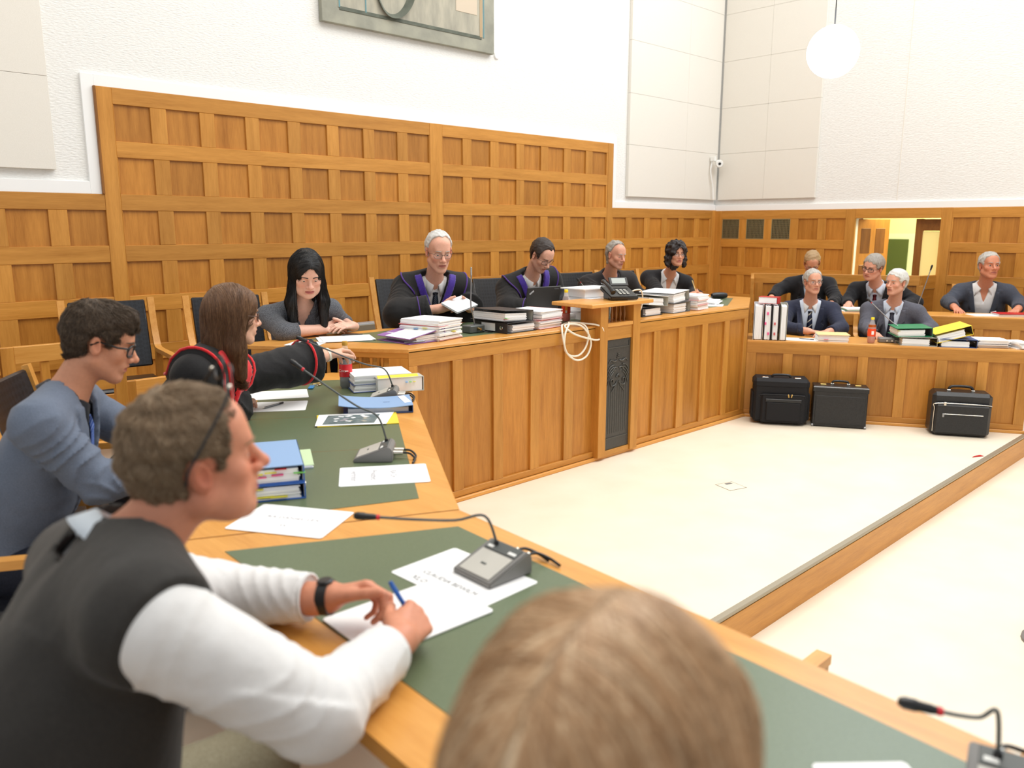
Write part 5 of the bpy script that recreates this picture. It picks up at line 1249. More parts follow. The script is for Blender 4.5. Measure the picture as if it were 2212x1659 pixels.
# red scrap of tape on the step, table leg at the right edge, chair beyond the near desk
tag(O('tape_scrap', poly_mesh([(-0.05, 0.03), (0.01, 0.0), (0.05, -0.02), (0.06, 0.01), (0.0, 0.03)], 0, 0.002), 'red', None, (6.56, 1.79, 0.002)), 'small red scrap of tape on the edge of the step', 'tape')
tl = empty('stool', (4.165, 0.72, -0.188), 0, 'oak pedestal stool with a grey foot at the right edge', 'stool')
O('foot', lathe_me([(0.0, 0.03), (0.12, 0.028), (0.15, 0.012), (0.152, 0.0), (0.0, 0.0)], 24, 40), 'grey_plastic', tl); O('column', lathe_me([(0.0, 0.03), (0.095, 0.03), (0.11, 0.09), (0.10, 0.18), (0.09, 0.185), (0.05, 0.45), (0.0, 0.45)], 24, 40), 'oak_top_z', tl); O('seat', lathe_me([(0.0, 0.45), (0.055, 0.45), (0.06, 0.465), (0.05, 0.48), (0.0, 0.48)], 28, 40), 'oak_top_x', tl)
chair((1.735, 0.61, -0.188), 0, 'oak armchair on the lower floor beyond the front desk, only its arm tips showing', arm_z=0.755, back_h=0.06, w=0.52)
def frame(f, u):
    """columns right, forward, up"""
    f = nv(f); r = nv(np.cross(f, u)); u = np.cross(r, f)
    return np.stack([r, f, u], 1)

class Head:
    def __init__(s, c, f, up=(0, 0, 1), sc=1.0, w=1.0, jaw=1.0, fat=0.0, nose=1.0, long=1.0, open=1.0, female=False, brow=1.0):
        s.c = np.asarray(c, float); s.R = frame(f, up); s.s = sc
        s.w, s.jaw, s.fat, s.nose, s.long, s.open, s.female, s.brow = w, jaw, fat, nose, long, open, female, brow
    def L(s, x, y, z):
        zz = z * (s.long if z < 0 else 1.0)
        return s.c + s.R @ (A_(x * s.w, y, zz) * s.s)
    def loc(s, P): return ((P - s.c) @ s.R) / s.s / A_(s.w, 1, 1)
    def prims(s, b):
        k = s.s; R = s.R; L = s.L
        def E(c, r, kk=0.02, sub=False, rot=None):
            r = A_(*r) * k * A_(s.w, 1, s.long if c[2] < 0 else 1)
            b.ell(L(*c), r, R if rot is None else R @ rot, kk * k, sub)
        def C(a, c, ra, rb, kk=0.015, sub=False): b.cone(L(*a), L(*c), ra * k, rb * k, kk * k, sub)
        E((0, -0.014, 0.034), (0.075, 0.096, 0.086))
        E((0, 0.028, -0.032), (0.057 + 0.006 * s.fat, 0.06, 0.082), 0.03)
        for x in (-1, 1):
            C((x * 0.052, -0.002, -0.058), (x * 0.018, 0.066, -0.1), 0.02 * s.jaw + 0.004 * s.fat, 0.016 * s.jaw, 0.03)
            E((x * 0.04, 0.058, -0.024), (0.022 + 0.004 * s.fat, 0.02, 0.02), 0.022)
            if s.fat > 0.4: E((x * 0.036, 0.045, -0.075), (0.026, 0.026, 0.03), 0.03)
        E((0, 0.074, -0.101), (0.02, 0.016, 0.016), 0.022)
        C((-0.03, 0.079, 0.022), (0.03, 0.079, 0.022), 0.012 * s.brow, 0.012 * s.brow, 0.02)
        E((0, 0.055, 0.05), (0.05, 0.029, 0.04), 0.03)
        for x in (-1, 1): E((x * 0.0325, 0.099, 0.0), (0.022, 0.024, 0.015), 0.016, True)
        n = s.nose
        C((0, 0.083, 0.014), (0, 0.083 + 0.024 * n, -0.027), 0.0085, 0.0105, 0.012)
        E((0, 0.083 + 0.027 * n, -0.031), (0.0115, 0.0115, 0.0105), 0.008)
        for x in (-1, 1): E((x * 0.0125, 0.079 + 0.017 * n, -0.036), (0.009, 0.011, 0.0085), 0.008)
        E((0, 0.081, -0.062), (0.027, 0.018, 0.022), 0.015)
        t = 1.25 if s.female else 1.0
        C((-0.02, 0.086, -0.06), (0, 0.0955, -0.0575), 0.0045 * t, 0.0058 * t, 0.006); C((0.02, 0.086, -0.06), (0, 0.0955, -0.0575), 0.0045 * t, 0.0058 * t, 0.006)
        C((-0.016, 0.087, -0.07), (0.016, 0.087, -0.07), 0.0068 * t, 0.0068 * t, 0.007); E((0, 0.091, -0.071), (0.014, 0.007, 0.006 * t), 0.006)
        C((-0.023, 0.094, -0.0645), (0, 0.1005, -0.0635), 0.002, 0.003, 0.004, True); C((0.023, 0.094, -0.0645), (0, 0.1005, -0.0635), 0.002, 0.003, 0.004, True)
        for x in (-1, 1):                                            # lids, then the slit
            E((x * 0.0315, 0.0705, 0.0), (0.0150, 0.0145, 0.0140), 0.005)
            E((x * 0.0315, 0.086, -0.0015 - 0.004 * (1 - s.open)), (0.0128, 0.0085, 0.0058 * s.open), 0.0015, True)
        for x in (-1, 1):                                            # ears
            rot = np.array(Euler((0.15, x * 0.12, -x * 0.42)).to_matrix())
            E((x * 0.079, -0.008, -0.008), (0.0085, 0.02, 0.032), 0.007, False, rot)
            E((x * 0.0885, -0.001, -0.006), (0.007, 0.011, 0.019), 0.004, True, rot)
        b.fine.append((s.c - 0.15 * k, s.c + 0.15 * k))
    def tint(s, P, base, lip, stubble=0.0, ruddy=0.25):
        """colouring of the skin: lips, a darker line between them, flushed cheeks and nose, beard shadow"""
        l = s.loc(P); l[:, 2] /= np.where(l[:, 2] < 0, s.long, 1.0)
        col = np.tile(np.asarray(base[:3]), (len(P), 1))
        near = (np.abs(l).max(1) < 0.16)
        def G(x, y, z, sx, sy, sz): return np.exp(-(((l[:, 0] - x) / sx) ** 2 + ((l[:, 1] - y) / sy) ** 2 + ((l[:, 2] - z) / sz) ** 2)) * near
        red = col * A_(1.06, 0.74, 0.70)
        w = np.clip(ruddy * (G(0.042, 0.07, -0.03, 0.022, 0.03, 0.02) + G(-0.042, 0.07, -0.03, 0.022, 0.03, 0.02) + G(0, 0.11, -0.032, 0.016, 0.02, 0.014) + G(0.085, 0, -0.01, 0.016, 0.03, 0.04) + G(-0.085, 0, -0.01, 0.016, 0.03, 0.04)), 0, 1)[:, None]
        col = col * (1 - w) + red * w
        if stubble:
            w = np.clip(stubble * (G(0, 0.08, -0.09, 0.06, 0.05, 0.034) + 0.7 * G(0.05, 0.03, -0.075, 0.03, 0.04, 0.04) + 0.7 * G(-0.05, 0.03, -0.075, 0.03, 0.04, 0.04)), 0, 0.6)[:, None]
            col = col * (1 - w) + col * A_(0.72, 0.72, 0.76) * w
        tp = np.clip(1 - (l[:, 0] / 0.0255) ** 2, 0, 1)
        hw = (0.0085 if not s.female else 0.0105) * np.sqrt(tp)
        w = np.clip((hw - np.abs(l[:, 2] + 0.0655)) / 0.003 + 0.5, 0, 1) * (tp > 0) * (l[:, 1] > 0.07) * near * 0.85
        w = w[:, None]; col = col * (1 - w) + np.asarray(lip[:3]) * w
        w = (np.clip((0.0022 - np.abs(l[:, 2] + 0.0640)) / 0.002 + 0.4, 0, 1) * (tp > 0.04) * (l[:, 1] > 0.07) * near * 0.8)[:, None]  # lip colour darkened along the line where the lips meet
        return col * (1 - w) + np.asarray(lip[:3]) * 0.35 * w

def flow_uv(head, P):
    """strand coordinates on a head: u round the crown, v along the strand"""
    l = head.loc(P); q = l - A_(0, -0.045, 0.11)
    u = np.arctan2(q[:, 0], q[:, 1] + 1e-6); v = np.sqrt((q ** 2).sum(1))
    return np.stack([u * 1.6, v * 10, np.zeros(len(u))], 1)
def part_uv(head, P):
    """strands hanging from a middle parting: u runs front to back, v down"""
    l = head.loc(P); d = np.sqrt(l[:, 0] ** 2 + (np.maximum(0.12 - l[:, 2], 0)) ** 2)
    return np.stack([np.arctan2(l[:, 1], np.abs(l[:, 0]) + 0.05) * 1.5 + np.sign(l[:, 0]) * 3, d * 8, np.zeros(len(d))], 1)

def wob(P, f, seed):
    r = np.random.RandomState(seed); o = np.zeros(len(P))
    for i in range(4):
        k = r.normal(size=3); k *= f / np.linalg.norm(k) * (1 + 0.6 * i); m = r.normal(size=3) * f * 0.5
        o += np.sin(P @ k + 1.5 * np.sin(P @ m + i) + i * 2) / (1 + 0.6 * i)
    return o / 2.2

def short_hair(h, thick=0.012, front=(0.070, 0.074), temple=(0.024, -0.006), nape=-0.07, recede=0.0, bald=0.0, amp=0.004, freq=120, quiff=0.0, side=1.0, seed=1, sweep=0.0):
    b = Blob(); k = h.s
    b.ell(h.L(0, -0.016, 0.034), (A_(0.0755 + thick * side, 0.0965 + thick, 0.0865 + thick)) * k * A_(h.w, 1, 1), h.R, 0.02)
    b.cone(h.L(0, -0.045, -0.02), h.L(0, -0.05, nape + 0.02), (0.062 + thick * 0.4) * k, 0.05 * k, 0.03 * k)
    if quiff:
        b.cone(h.L(-0.035, 0.052, 0.092), h.L(0.035, 0.055, 0.09), (0.02 + quiff) * k, (0.02 + quiff) * k, 0.03 * k)
    if sweep:
        b.cone(h.L(-0.03, 0.03, 0.11), h.L(0.05, 0.05, 0.085), 0.024 * k, 0.022 * k, 0.03 * k)
        b.cone(h.L(0.05, 0.05, 0.085), h.L(0.07, 0.02, 0.05), 0.02 * k, 0.016 * k, 0.03 * k)
    fy, fz = front; ty, tz = temple
    d = A_(fy - ty, fz - tz); n = A_(-d[1], d[0]) / np.linalg.norm(d)
    def post(P, D):
        l = h.loc(P)
        D = D + amp * k * wob(P, freq / k, seed)
        s = n[0] * (l[:, 1] - ty) + n[1] * (l[:, 2] - tz) - 0.35 * np.maximum(np.abs(l[:, 0]) - 0.045, 0) * (l[:, 2] > 0.03)
        s = s + 0.004 * np.sin(l[:, 0] * 160 + 2) * (l[:, 2] > 0.03)
        if recede:
            s = s - recede * np.exp(-((np.abs(l[:, 0]) - 0.038) / 0.02) ** 2) * (l[:, 2] > 0.02)
        cut = np.maximum(-s * k, (nape - l[:, 2] - 0.3 * np.maximum(-l[:, 1] - 0.02, 0)) * k)
        ear = np.sqrt(((np.abs(l[:, 0]) - 0.085) / 1.2) ** 2 + (l[:, 1] + 0.004) ** 2 + ((l[:, 2] + 0.012) / 1.15) ** 2) - 0.036
        cut = np.maximum(cut, -ear * k)
        low = np.maximum(l[:, 1] + 0.012, -0.03 - l[:, 2]) if False else None
        side_cut = np.where((l[:, 2] < -0.012) & (l[:, 1] > -0.03), (l[:, 1] + 0.03) * k, -1)
        cut = np.maximum(cut, np.minimum(side_cut, 0.02))
        if bald:
            cut = np.maximum(cut, (bald - np.sqrt((l[:, 0] / 1.0) ** 2 + ((l[:, 1] - 0.02) / 1.35) ** 2 + ((l[:, 2] - 0.12) / 1.1) ** 2)) * k)
        return np.maximum(D, cut)
    b.posts.append(post)
    b.fine.append((h.c - 0.2, h.c + 0.2))
    return b

def long_hair(h, thick=0.016, length=0.26, spread=0.085, amp=0.004, freq=90, seed=3, front_open=0.05, back=0.075, curly=0.0, fall=(0, 0, 0)):
    b = Blob(); k = h.s; fl = np.asarray(fall, float)
    W = lambda x, y, z, w=1.0: h.c + h.R @ (A_(x, y, min(z, 0.13)) * k) if z > -0.03 else h.c + h.R @ (A_(x, y, -0.03) * k) + (A_(0, 0, z + 0.03) + fl * (-z) * w) * k
    b.ell(h.L(0, -0.012, 0.036), A_(0.0765 + thick, 0.099 + thick, 0.0885 + thick * 0.8) * k, h.R, 0.02)
    b.cone(W(0, -0.055, 0.0), W(0, -back, -length), 0.078 * k, 0.055 * k, 0.03 * k)
    for x in (-1, 1):
        b.cone(W(x * 0.06, -0.015, 0.02), W(x * spread, -0.01, -length * 0.55), 0.036 * k, 0.034 * k, 0.03 * k)
        b.cone(W(x * spread, -0.01, -length * 0.55), W(x * spread, 0.0, -length), 0.034 * k, 0.022 * k, 0.03 * k)
    def post(P, D):
        l = h.loc(P)
        D = D + amp * k * wob(P * A_(1, 1, 0.25 if not curly else 1.0), freq / k, seed)
        # keep the face free
        f = np.sqrt((l[:, 0] / (front_open + 0.012 * np.clip(0.5 - l[:, 2] / 0.04, 0, 1))) ** 2 + ((l[:, 2] + 0.035) / 0.112) ** 2)
        face = np.where(l[:, 1] > 0.012, (1 - f) * 0.05 * k, -1)
        face = np.maximum(face, np.where(l[:, 2] < -0.08, np.where((np.abs(l[:, 0]) < 0.062) & (l[:, 1] > -0.012), 0.01, -1), -1))
        return np.maximum(D, face)
    b.posts.append(post)
    b.fine.append((h.c - 0.3, h.c + 0.3))
    return b

def hand(b, W, d, nrm, side, curl=((0.3, 0.4, 0.3),) * 4, thumb=(0.62, 0.62, -0.35), tcurl=0.35, sc=1.0, spread=0.06, k=0.005):
    """palm, four fingers of different length and a thumb from the side of the palm; side +1 right, -1 left"""
    X = nv(d); Z = nv(np.asarray(nrm, float) - X * (np.asarray(nrm, float) @ X)); Y = np.cross(Z, X) * side
    Wp = lambda x, y, z: np.asarray(W, float) + (X * x + Y * y + Z * z) * sc
    ys = (0.028, 0.0095, -0.0095, -0.027)
    kx = (0.086, 0.09, 0.085, 0.077)
    seg = ((0.043, 0.026, 0.021), (0.047, 0.030, 0.022), (0.043, 0.027, 0.021), (0.034, 0.021, 0.019))
    b.cone(Wp(-0.03, 0, 0), Wp(0.01, 0, 0), 0.027 * sc, 0.027 * sc, 0.02)
    for i in range(4): b.cone(Wp(0.012, ys[i] * 0.55, 0), Wp(kx[i], ys[i], -0.002), 0.0165 * sc, 0.0115 * sc, 0.012)
    b.cone(Wp(0.02, 0.018, -0.008), Wp(0.055, 0.03, -0.012), 0.018 * sc, 0.014 * sc, 0.012)
    tips = []
    for i in range(4):
        p = Wp(kx[i], ys[i], -0.002); a = 0.0; r = (0.0098, 0.0102, 0.0096, 0.0084)[i]
        sp = (0.5 - i / 3.0 * 1.0) * 2 * spread
        for j in range(3):
            a += curl[i][j]
            v = (X * math.cos(sp) + Y * math.sin(sp)) * math.cos(a) - Z * math.sin(a)
            q = p + v * seg[i][j] * sc
            b.cone(p, q, (r - 0.0008 * j) * sc, (r - 0.0008 * (j + 1)) * sc, k if j == 0 else 0.003)
            p = q
        tips.append(p)
    p = Wp(0.022, 0.027, -0.008); v = nv(X * thumb[0] + Y * thumb[1] + Z * thumb[2])
    rr = (0.0155, 0.0125, 0.0115, 0.009)
    bend = nv(X * 0.9 - Y * 0.45 - Z * 0.1)
    for j, Ls in enumerate((0.04, 0.034, 0.027)):
        q = p + v * Ls * sc
        b.cone(p, q, rr[j] * sc, rr[j + 1] * sc, 0.009 if j == 0 else 0.003)
        p = q; v = nv(v + bend * tcurl)
    tips.append(p)
    b.fine.append((np.min([W, Wp(0.1, 0, 0)] + tips, 0) - 0.03, np.max([W, Wp(0.1, 0, 0)] + tips, 0) + 0.03))
    return tips

REST = ((0.25, 0.35, 0.25), (0.3, 0.4, 0.3), (0.35, 0.45, 0.3), (0.35, 0.45, 0.3))
GRIP = ((0.8, 1.0, 0.7), (0.9, 1.1, 0.7), (1.0, 1.1, 0.8), (1.05, 1.1, 0.8))
WRITE = ((0.75, 0.85, 0.4), (0.95, 0.95, 0.6), (1.15, 1.15, 0.8), (1.25, 1.2, 0.8))

class Person:
    def __init__(s, label, P, N, face, head, arms, floor=0.1, sc=1.0, skin=srgb(222, 168, 140), lip=srgb(178, 96, 88), h=0.010, hf=0.004, belly=0.0, shoulder=0.19,
                 stubble=0.0, ruddy=0.3, legs=True, knee=0.44, eye_dir=None, shrug=(0, 0), group=None, sitz=None, brows='hair_brown', chest=1.0):
        """P pelvis, N base of neck, face: direction the chest faces, arms: {'R': (elbow, wrist, hand kwargs) ...} in world space"""
        s.P, s.N = np.asarray(P, float), np.asarray(N, float); s.sc = sc; s.h, s.hf = h, hf
        s.root = empty('person', (P[0], P[1], floor), 0, label, 'person', group)
        s.o = A_(P[0], P[1], floor)
        t = nv(s.N - s.P); s.T = frame(np.asarray(face, float) - t * (np.asarray(face, float) @ t), t)
        # frame(f,u): right, forward, up; make the up axis exactly t
        s.r, s.f, s.t = s.T[:, 0], s.T[:, 1], s.T[:, 2]
        s.head = head; s.arms = arms; s.belly = belly; s.chest = chest
        s.S = {'R': s.N + s.r * shoulder * sc - s.t * 0.055 * sc + s.f * shrug[0], 'L': s.N - s.r * shoulder * sc - s.t * 0.055 * sc + s.f * shrug[1]}
        s.floor = floor
        fh = nv(A_(s.f[0], s.f[1], 0)); rh = nv(A_(s.r[0], s.r[1], 0))
        s.hips = {'R': s.P + rh * 0.095 * sc, 'L': s.P - rh * 0.095 * sc}
        s.knees = {q: s.hips[q] + fh * knee * sc + rh * (0.05 if q == 'R' else -0.05) + A_(0, 0, 0.0) for q in 'RL'}
        s.ank = {q: A_(s.knees[q][0], s.knees[q][1], floor + 0.09) + fh * 0.02 for q in 'RL'}
        s.fh = fh
        b = s.body = Blob()
        s.torso(b, 0.0); s.limbs(b, 0.0)
        b.cone(s.N - s.t * 0.03, head.L(0, -0.022, -0.055), 0.062 * sc, 0.05 * head.s * (0.9 if head.female else 1.05), 0.03)
        head.prims(b)
        s.tips = {}
        for q, (E, W, hk) in arms.items():
            if hk: s.tips[q] = hand(b, W, hk.pop('d'), hk.pop('n'), 1 if q == 'R' else -1, **hk)
        vq = b.mesh(h, hf)
        me = np_mesh(vq[0] - s.o, vq[1])
        set_attr(me, 'tint', head.tint(vq[0], skin, lip, stubble, ruddy))
        O('body', me, 'skin', s.root)
        # eyes and brows
        for x in (-1, 1):
            ec = head.L(x * 0.0315, 0.0705, 0.0)
            d = np.asarray(eye_dir if eye_dir is not None else head.R[:, 1], float)
            q = Vector(d).to_track_quat('Z', 'Y').to_matrix()
            r = 0.0127 * head.s
            bm = bmesh.new(); lathe(bm, [(r * math.sin(a), r * math.cos(a)) for a in [PI * (1 - i / 10) for i in range(11)]], 14, (0, 0, 0), q)
            eo = O('eye', fin(bm, 180), 'sclera', s.root, tuple(ec - s.o))
            bm = bmesh.new(); lathe(bm, [(0, 1.02 * r)] + [(r * 1.02 * math.sin(a), r * 1.02 * math.cos(a)) for a in (0.2, 0.35, 0.47)], 14, (0, 0, 0), q)
            O('iris', fin(bm, 180), 'iris', eo)
            q0 = np.array([head.L(x * (0.013 + 0.036 * i / 6), 0.135, 0.0195 + 0.006 * math.sin(PI * (i + 1) / 8)) for i in range(7)])
            pts = b.cast(q0, -head.R[:, 1], 60) + head.R[:, 1] * 0.0006 - s.o
            O('eyebrow', tube_me([Vector(p) for p in pts], [0.002 * head.s, 0.0036 * head.s, 0.0038 * head.s, 0.0036 * head.s, 0.0032 * head.s, 0.0025 * head.s, 0.0012 * head.s], 6, flat=0.7), brows, s.root)
    def torso(s, b, g, low=True, hem=0.06):
        N, t, f, r, sc, R = s.N, s.t, s.f, s.r, s.sc, s.T
        L = np.linalg.norm(s.N - s.P)
        b.ell(N - t * 0.20 * sc + f * 0.012, A_(0.158, 0.108 * s.chest, 0.19) * sc + g, R, 0.05)
        b.ell(N - t * 0.36 * sc + f * (0.012 + s.belly * 0.4), A_(0.148, 0.108 + s.belly, 0.18) * sc + g, R, 0.06)
        b.ell(s.P + t * 0.03, A_(0.172, 0.13, 0.125) * sc + g, R, 0.06)
        for q, sg in (('R', 1), ('L', -1)):
            b.cone(N - t * 0.075 * sc + r * sg * 0.06 * sc, s.S[q] - t * 0.008, 0.068 * sc + g, 0.049 * sc + g, 0.04)
            b.cone(N + t * 0.005 * sc + r * sg * 0.028, s.S[q] + t * 0.012, 0.042 * sc + g, 0.042 * sc + g, 0.04)
    def limbs(s, b, g):
        for q, (E, W, hk) in s.arms.items():
            b.cone(s.S[q], E, 0.052 * s.sc + g, 0.043 * s.sc + g, 0.03); b.cone(E, W, 0.043 * s.sc + g, 0.0275 * s.sc + g, 0.02)
        for q in 'RL':
            b.cone(s.hips[q], s.knees[q], 0.085 * s.sc + g, 0.06 * s.sc + g, 0.04); b.cone(s.knees[q], s.ank[q], 0.058 * s.sc + g, 0.042 * s.sc + g, 0.03)
            b.cone(s.ank[q] - A_(0, 0, 0.035), s.ank[q] + s.fh * 0.15 - A_(0, 0, 0.05), 0.045, 0.036, 0.03)
    def loc(s, P):
        q = P - s.N; return q @ s.r, q @ s.f, q @ s.t
    def vcut(s, top, depth, x0=0.0, ymin=0.0):
        """signed value, positive inside the neckline wedge"""
        def f(P):
            x, y, z = s.loc(P)
            w = top * np.clip(1 + (z + 0.02) / depth, -1.0, 3.0)
            return np.minimum(np.minimum(w - np.abs(x - x0), y - ymin), 0.25 + z * 0)
        return f
    def add(s, name, vq, mat, suv=None):
        me = np_mesh(vq[0] - s.o, vq[1])
        if suv is not None: set_attr(me, 'suv', suv)
        return O(name, me, mat, s.root)
    def clothes(s, name, mat, g=0.016, sleeve=(0.014, 0.012, 0.016), cuff=0.035, neck=None, v=None, lapel=0.0, hem=0.10, fold=0.004, arms='RL', neck_r=0.066, h=None, lap_w=0.05, seed=0, bell=None, buttons=None, armhole=None, open_front=0.0):
        b = Blob(); s.torso(b, g)
        for q in arms:
            E, W, hk = s.arms[q]; ax = nv(W - E); end = W - ax * cuff
            fo = (fold, 95, 1.0 + seed + (2 if q == 'R' else 0)) if fold else None
            if lapel: b.cone(s.N - s.t * 0.052 * s.sc + s.r * (0.09 if q == 'R' else -0.09), s.S[q] + s.t * 0.004, 0.058 * s.sc, 0.050 * s.sc + g * 0.6, 0.02)
            b.cone(s.S[q] - s.t * 0.004, E, 0.050 * s.sc + sleeve[0], 0.042 * s.sc + sleeve[1], 0.03, fold=fo)
            if bell: b.cone(E, W, 0.05 * s.sc + bell[0], 0.04 * s.sc + bell[1], 0.03, cap=(end, ax), fold=fo)
            else: b.cone(E, W, 0.043 * s.sc + sleeve[1], 0.028 * s.sc + sleeve[2], 0.025, cap=(end, ax), fold=fo)
            if bell and len(bell) > 2:
                b.cone(E - A_(0, 0, bell[2] * 0.5), end - A_(0, 0, bell[2]), 0.05, 0.045, 0.05, cap=(end, ax))
        nb = s.head.L(0, -0.022, -0.055); na = nv(nb - s.N)
        vc = s.vcut(*v) if v else None
        if vc is not None: s._vc = vc
        def post(P, D):
            x, y, z = s.loc(P)
            if fold: D = D + fold * 0.7 * wob(P * A_(1, 1, 0.7), 26, 5 + seed) * (z < -0.12)
            if lapel and vc is not None:
                w = v[0] * np.clip(1 + (z + 0.02) / v[1], 0.0, 3.0); dx = np.abs(x - (v[2] if len(v) > 2 else 0)) - w
                lw = lap_w * np.clip(1.15 + (z + 0.02) / (v[1] * 1.0) * 1.0, 0.12, 1.0)
                lw = np.where(np.abs(z + 0.10) < 0.006, lw * 0.6, lw)
                D = D - lapel * ((dx > -0.01) & (dx < lw) & (y > 0.02) & (z < 0.01) & (z > -v[1] - 0.02))
                D = D + 0.002 * ((np.abs(x - (v[2] if len(v) > 2 else 0)) < 0.003) & (y > 0.03) & (z < -v[1] - 0.02))
            if vc is not None: D = np.maximum(D, vc(P))
            if armhole is not None:
                for q, (E, W, hk) in s.arms.items():
                    ca = s.S[q] + nv(E - s.S[q]) * armhole * 0.2 ; dd = (P - s.S[q]) @ nv(nv(E - s.S[q]) * 0.55 + s.r * (1 if q == 'R' else -1)) 
                    D = np.maximum(D, np.where(np.sqrt(((P - ca) ** 2).sum(1)) < 0.16, dd - armhole, -1))
            # neck hole and hem
            q = P - s.N; a = q @ na; rad = np.sqrt(np.maximum(((q - a[:, None] * na) ** 2).sum(1), 0))
            D = np.maximum(D, np.where(a > -0.06, neck_r * s.sc - rad, -1))
            D = np.maximum(D, -((P - s.P) @ s.t) - hem)
            return D
        b.posts.append(post)
        b.fine = [x for x in []]
        hh = h or s.h * 0.75
        vq = b.mesh(hh)
        s.cl = b
        return s.add(name, vq, mat)
    def lapels(s, mat, v, wide=0.075, drop=0.0):
        b = s.cl; n = 22; x0 = v[2] if len(v) > 2 else 0.0
        for sg in (1, -1):
            V = []
            for i in range(n):
                q = i / (n - 1); z = -0.005 - q * (v[1] + 0.0)
                w = v[0] * max(0.0, 1 + (z + 0.02) / v[1])
                if q < 0.30: lw = 0.036 + 0.09 * q
                elif q < 0.36: lw = 0.040
                else: lw = wide * (1 - ((q - 0.36) / 0.64) ** 1.6) + 0.004
                for k, of in ((0.0, 0.004), (0.5, 0.009), (0.93, 0.010), (1.0, 0.003)):
                    V.append((sg * (w - 0.003 + lw * k) + x0, z + (0.012 if (0.30 <= q < 0.36) else 0) * k, of))
            V = np.array(V)
            o = s.N + s.r * V[:, :1] + s.t * V[:, 1:2] + s.f * 0.35
            keep = b.posts; b.posts = []
            C = b.cast(o, -s.f, 45); b.posts = keep
            C = C + s.f * V[:, 2:3]
            Q = np.array([[i * 4 + j, i * 4 + j + 1, (i + 1) * 4 + j + 1, (i + 1) * 4 + j] for i in range(n - 1) for j in range(3)])
            if sg < 0: Q = Q[:, ::-1]
            me = np_mesh(C - s.o, Q)
            lo = O('lapel', me, mat, s.root); sd = lo.modifiers.new('s', 'SOLIDIFY'); sd.thickness = 0.003; sd.offset = -1
    def trousers(s, mat, h=None):
        b = Blob()
        b.ell(s.P + s.t * 0.02, A_(0.178, 0.14, 0.13) * s.sc, s.T, 0.05)
        for i, q in enumerate('RL'):
            b.cone(s.hips[q], s.knees[q], 0.097 * s.sc, 0.073 * s.sc, 0.05, fold=(0.004, 60, i * 2.0)); b.cone(s.knees[q], s.ank[q], 0.072 * s.sc, 0.06 * s.sc, 0.03, fold=(0.003, 60, i + 3.0))
        s.add('trousers', b.mesh(h or s.h * 1.2), mat)
        sh = Blob()
        for q in 'RL': sh.cone(s.ank[q] - A_(0, 0, 0.04), s.ank[q] + s.fh * 0.17 - A_(0, 0, 0.055), 0.052, 0.042, 0.03)
        s.add('shoes', sh.mesh(0.014), 'black_leather')
    def collar(s, mat, r0=0.062, hgt=0.036, spread=0.35, drop=0.035, flare=0.012, name='collar', open_=0.25):
        nb = s.head.L(0, -0.022, -0.055); na = nv(nb - s.N); f = nv(s.f - na * (s.f @ na)); r = np.cross(f, na)
        n = 25; rows = []
        c0 = s.N - na * 0.004
        for row in range(4):
            ring = []
            for i in range(n):
                u = -1 + 2 * i / (n - 1); a = u * (PI - open_)
                fr = max(0.0, (abs(u) - 0.72) / 0.28)
                rr, hh = ((r0, -0.012), (r0 * 0.95, hgt - 0.012 * fr), (r0 * 1.06, hgt - 0.003 - 0.012 * fr), (r0 * 1.16 + flare + 0.012 * fr, -0.004 - drop * fr))[row]
                aa = a * (1 - spread * 0.12 * fr * (row == 3))
                ring.append(c0 + (-f * math.cos(aa) * 1.05 + r * math.sin(aa)) * rr * s.sc + na * hh * s.sc + f * 0.012 * fr)
            rows.append(ring)
        V = np.array(rows).reshape(-1, 3)
        Q = np.array([[i * n + j, i * n + j + 1, (i + 1) * n + j + 1, (i + 1) * n + j] for i in range(3) for j in range(n - 1)])
        o = O(name, np_mesh(V - s.o, Q), mat, s.root)
        sd = o.modifiers.new('s', 'SOLIDIFY'); sd.thickness = 0.003; sd.offset = 0
        return o
    def tie(s, mat, surf, z0=-0.035, z1=-0.36, w0=0.017, w1=0.042, off=0.006, x=0.0):
        n = 16
        zs = [z0 + (z1 - z0) * i / (n - 1) for i in range(n)]
        o = np.array([s.N + s.t * z + s.f * 0.3 + s.r * x for z in zs]); C = surf.cast(o, -s.f)
        C = C + s.f * off
        V, UV = [], []
        for i, c in enumerate(C):
            q = i / (n - 1); w = (w0 + (w1 - w0) * q)
            if i == 0: w = 0.021; 
            if i == 1: w = 0.016
            if i == n - 1: w = 0.004
            tk = 0.010 if i < 2 else 0.004
            for a, bb in ((-1, 0), (0, 1), (1, 0), (0, -1)):
                V.append(c + s.r * w * a + s.f * tk * bb); UV.append((a * w, zs[i], 0))
        Q = [[i * 4 + j, i * 4 + (j + 1) % 4, (i + 1) * 4 + (j + 1) % 4, (i + 1) * 4 + j] for i in range(n - 1) for j in range(4)] + [[0, 1, 2, 3], [n * 4 - 1, n * 4 - 2, n * 4 - 3, n * 4 - 4]]
        me = np_mesh(np.array(V) - s.o, np.array(Q)); set_attr(me, 'suv', UV)
        return O('tie', me, mat, s.root)
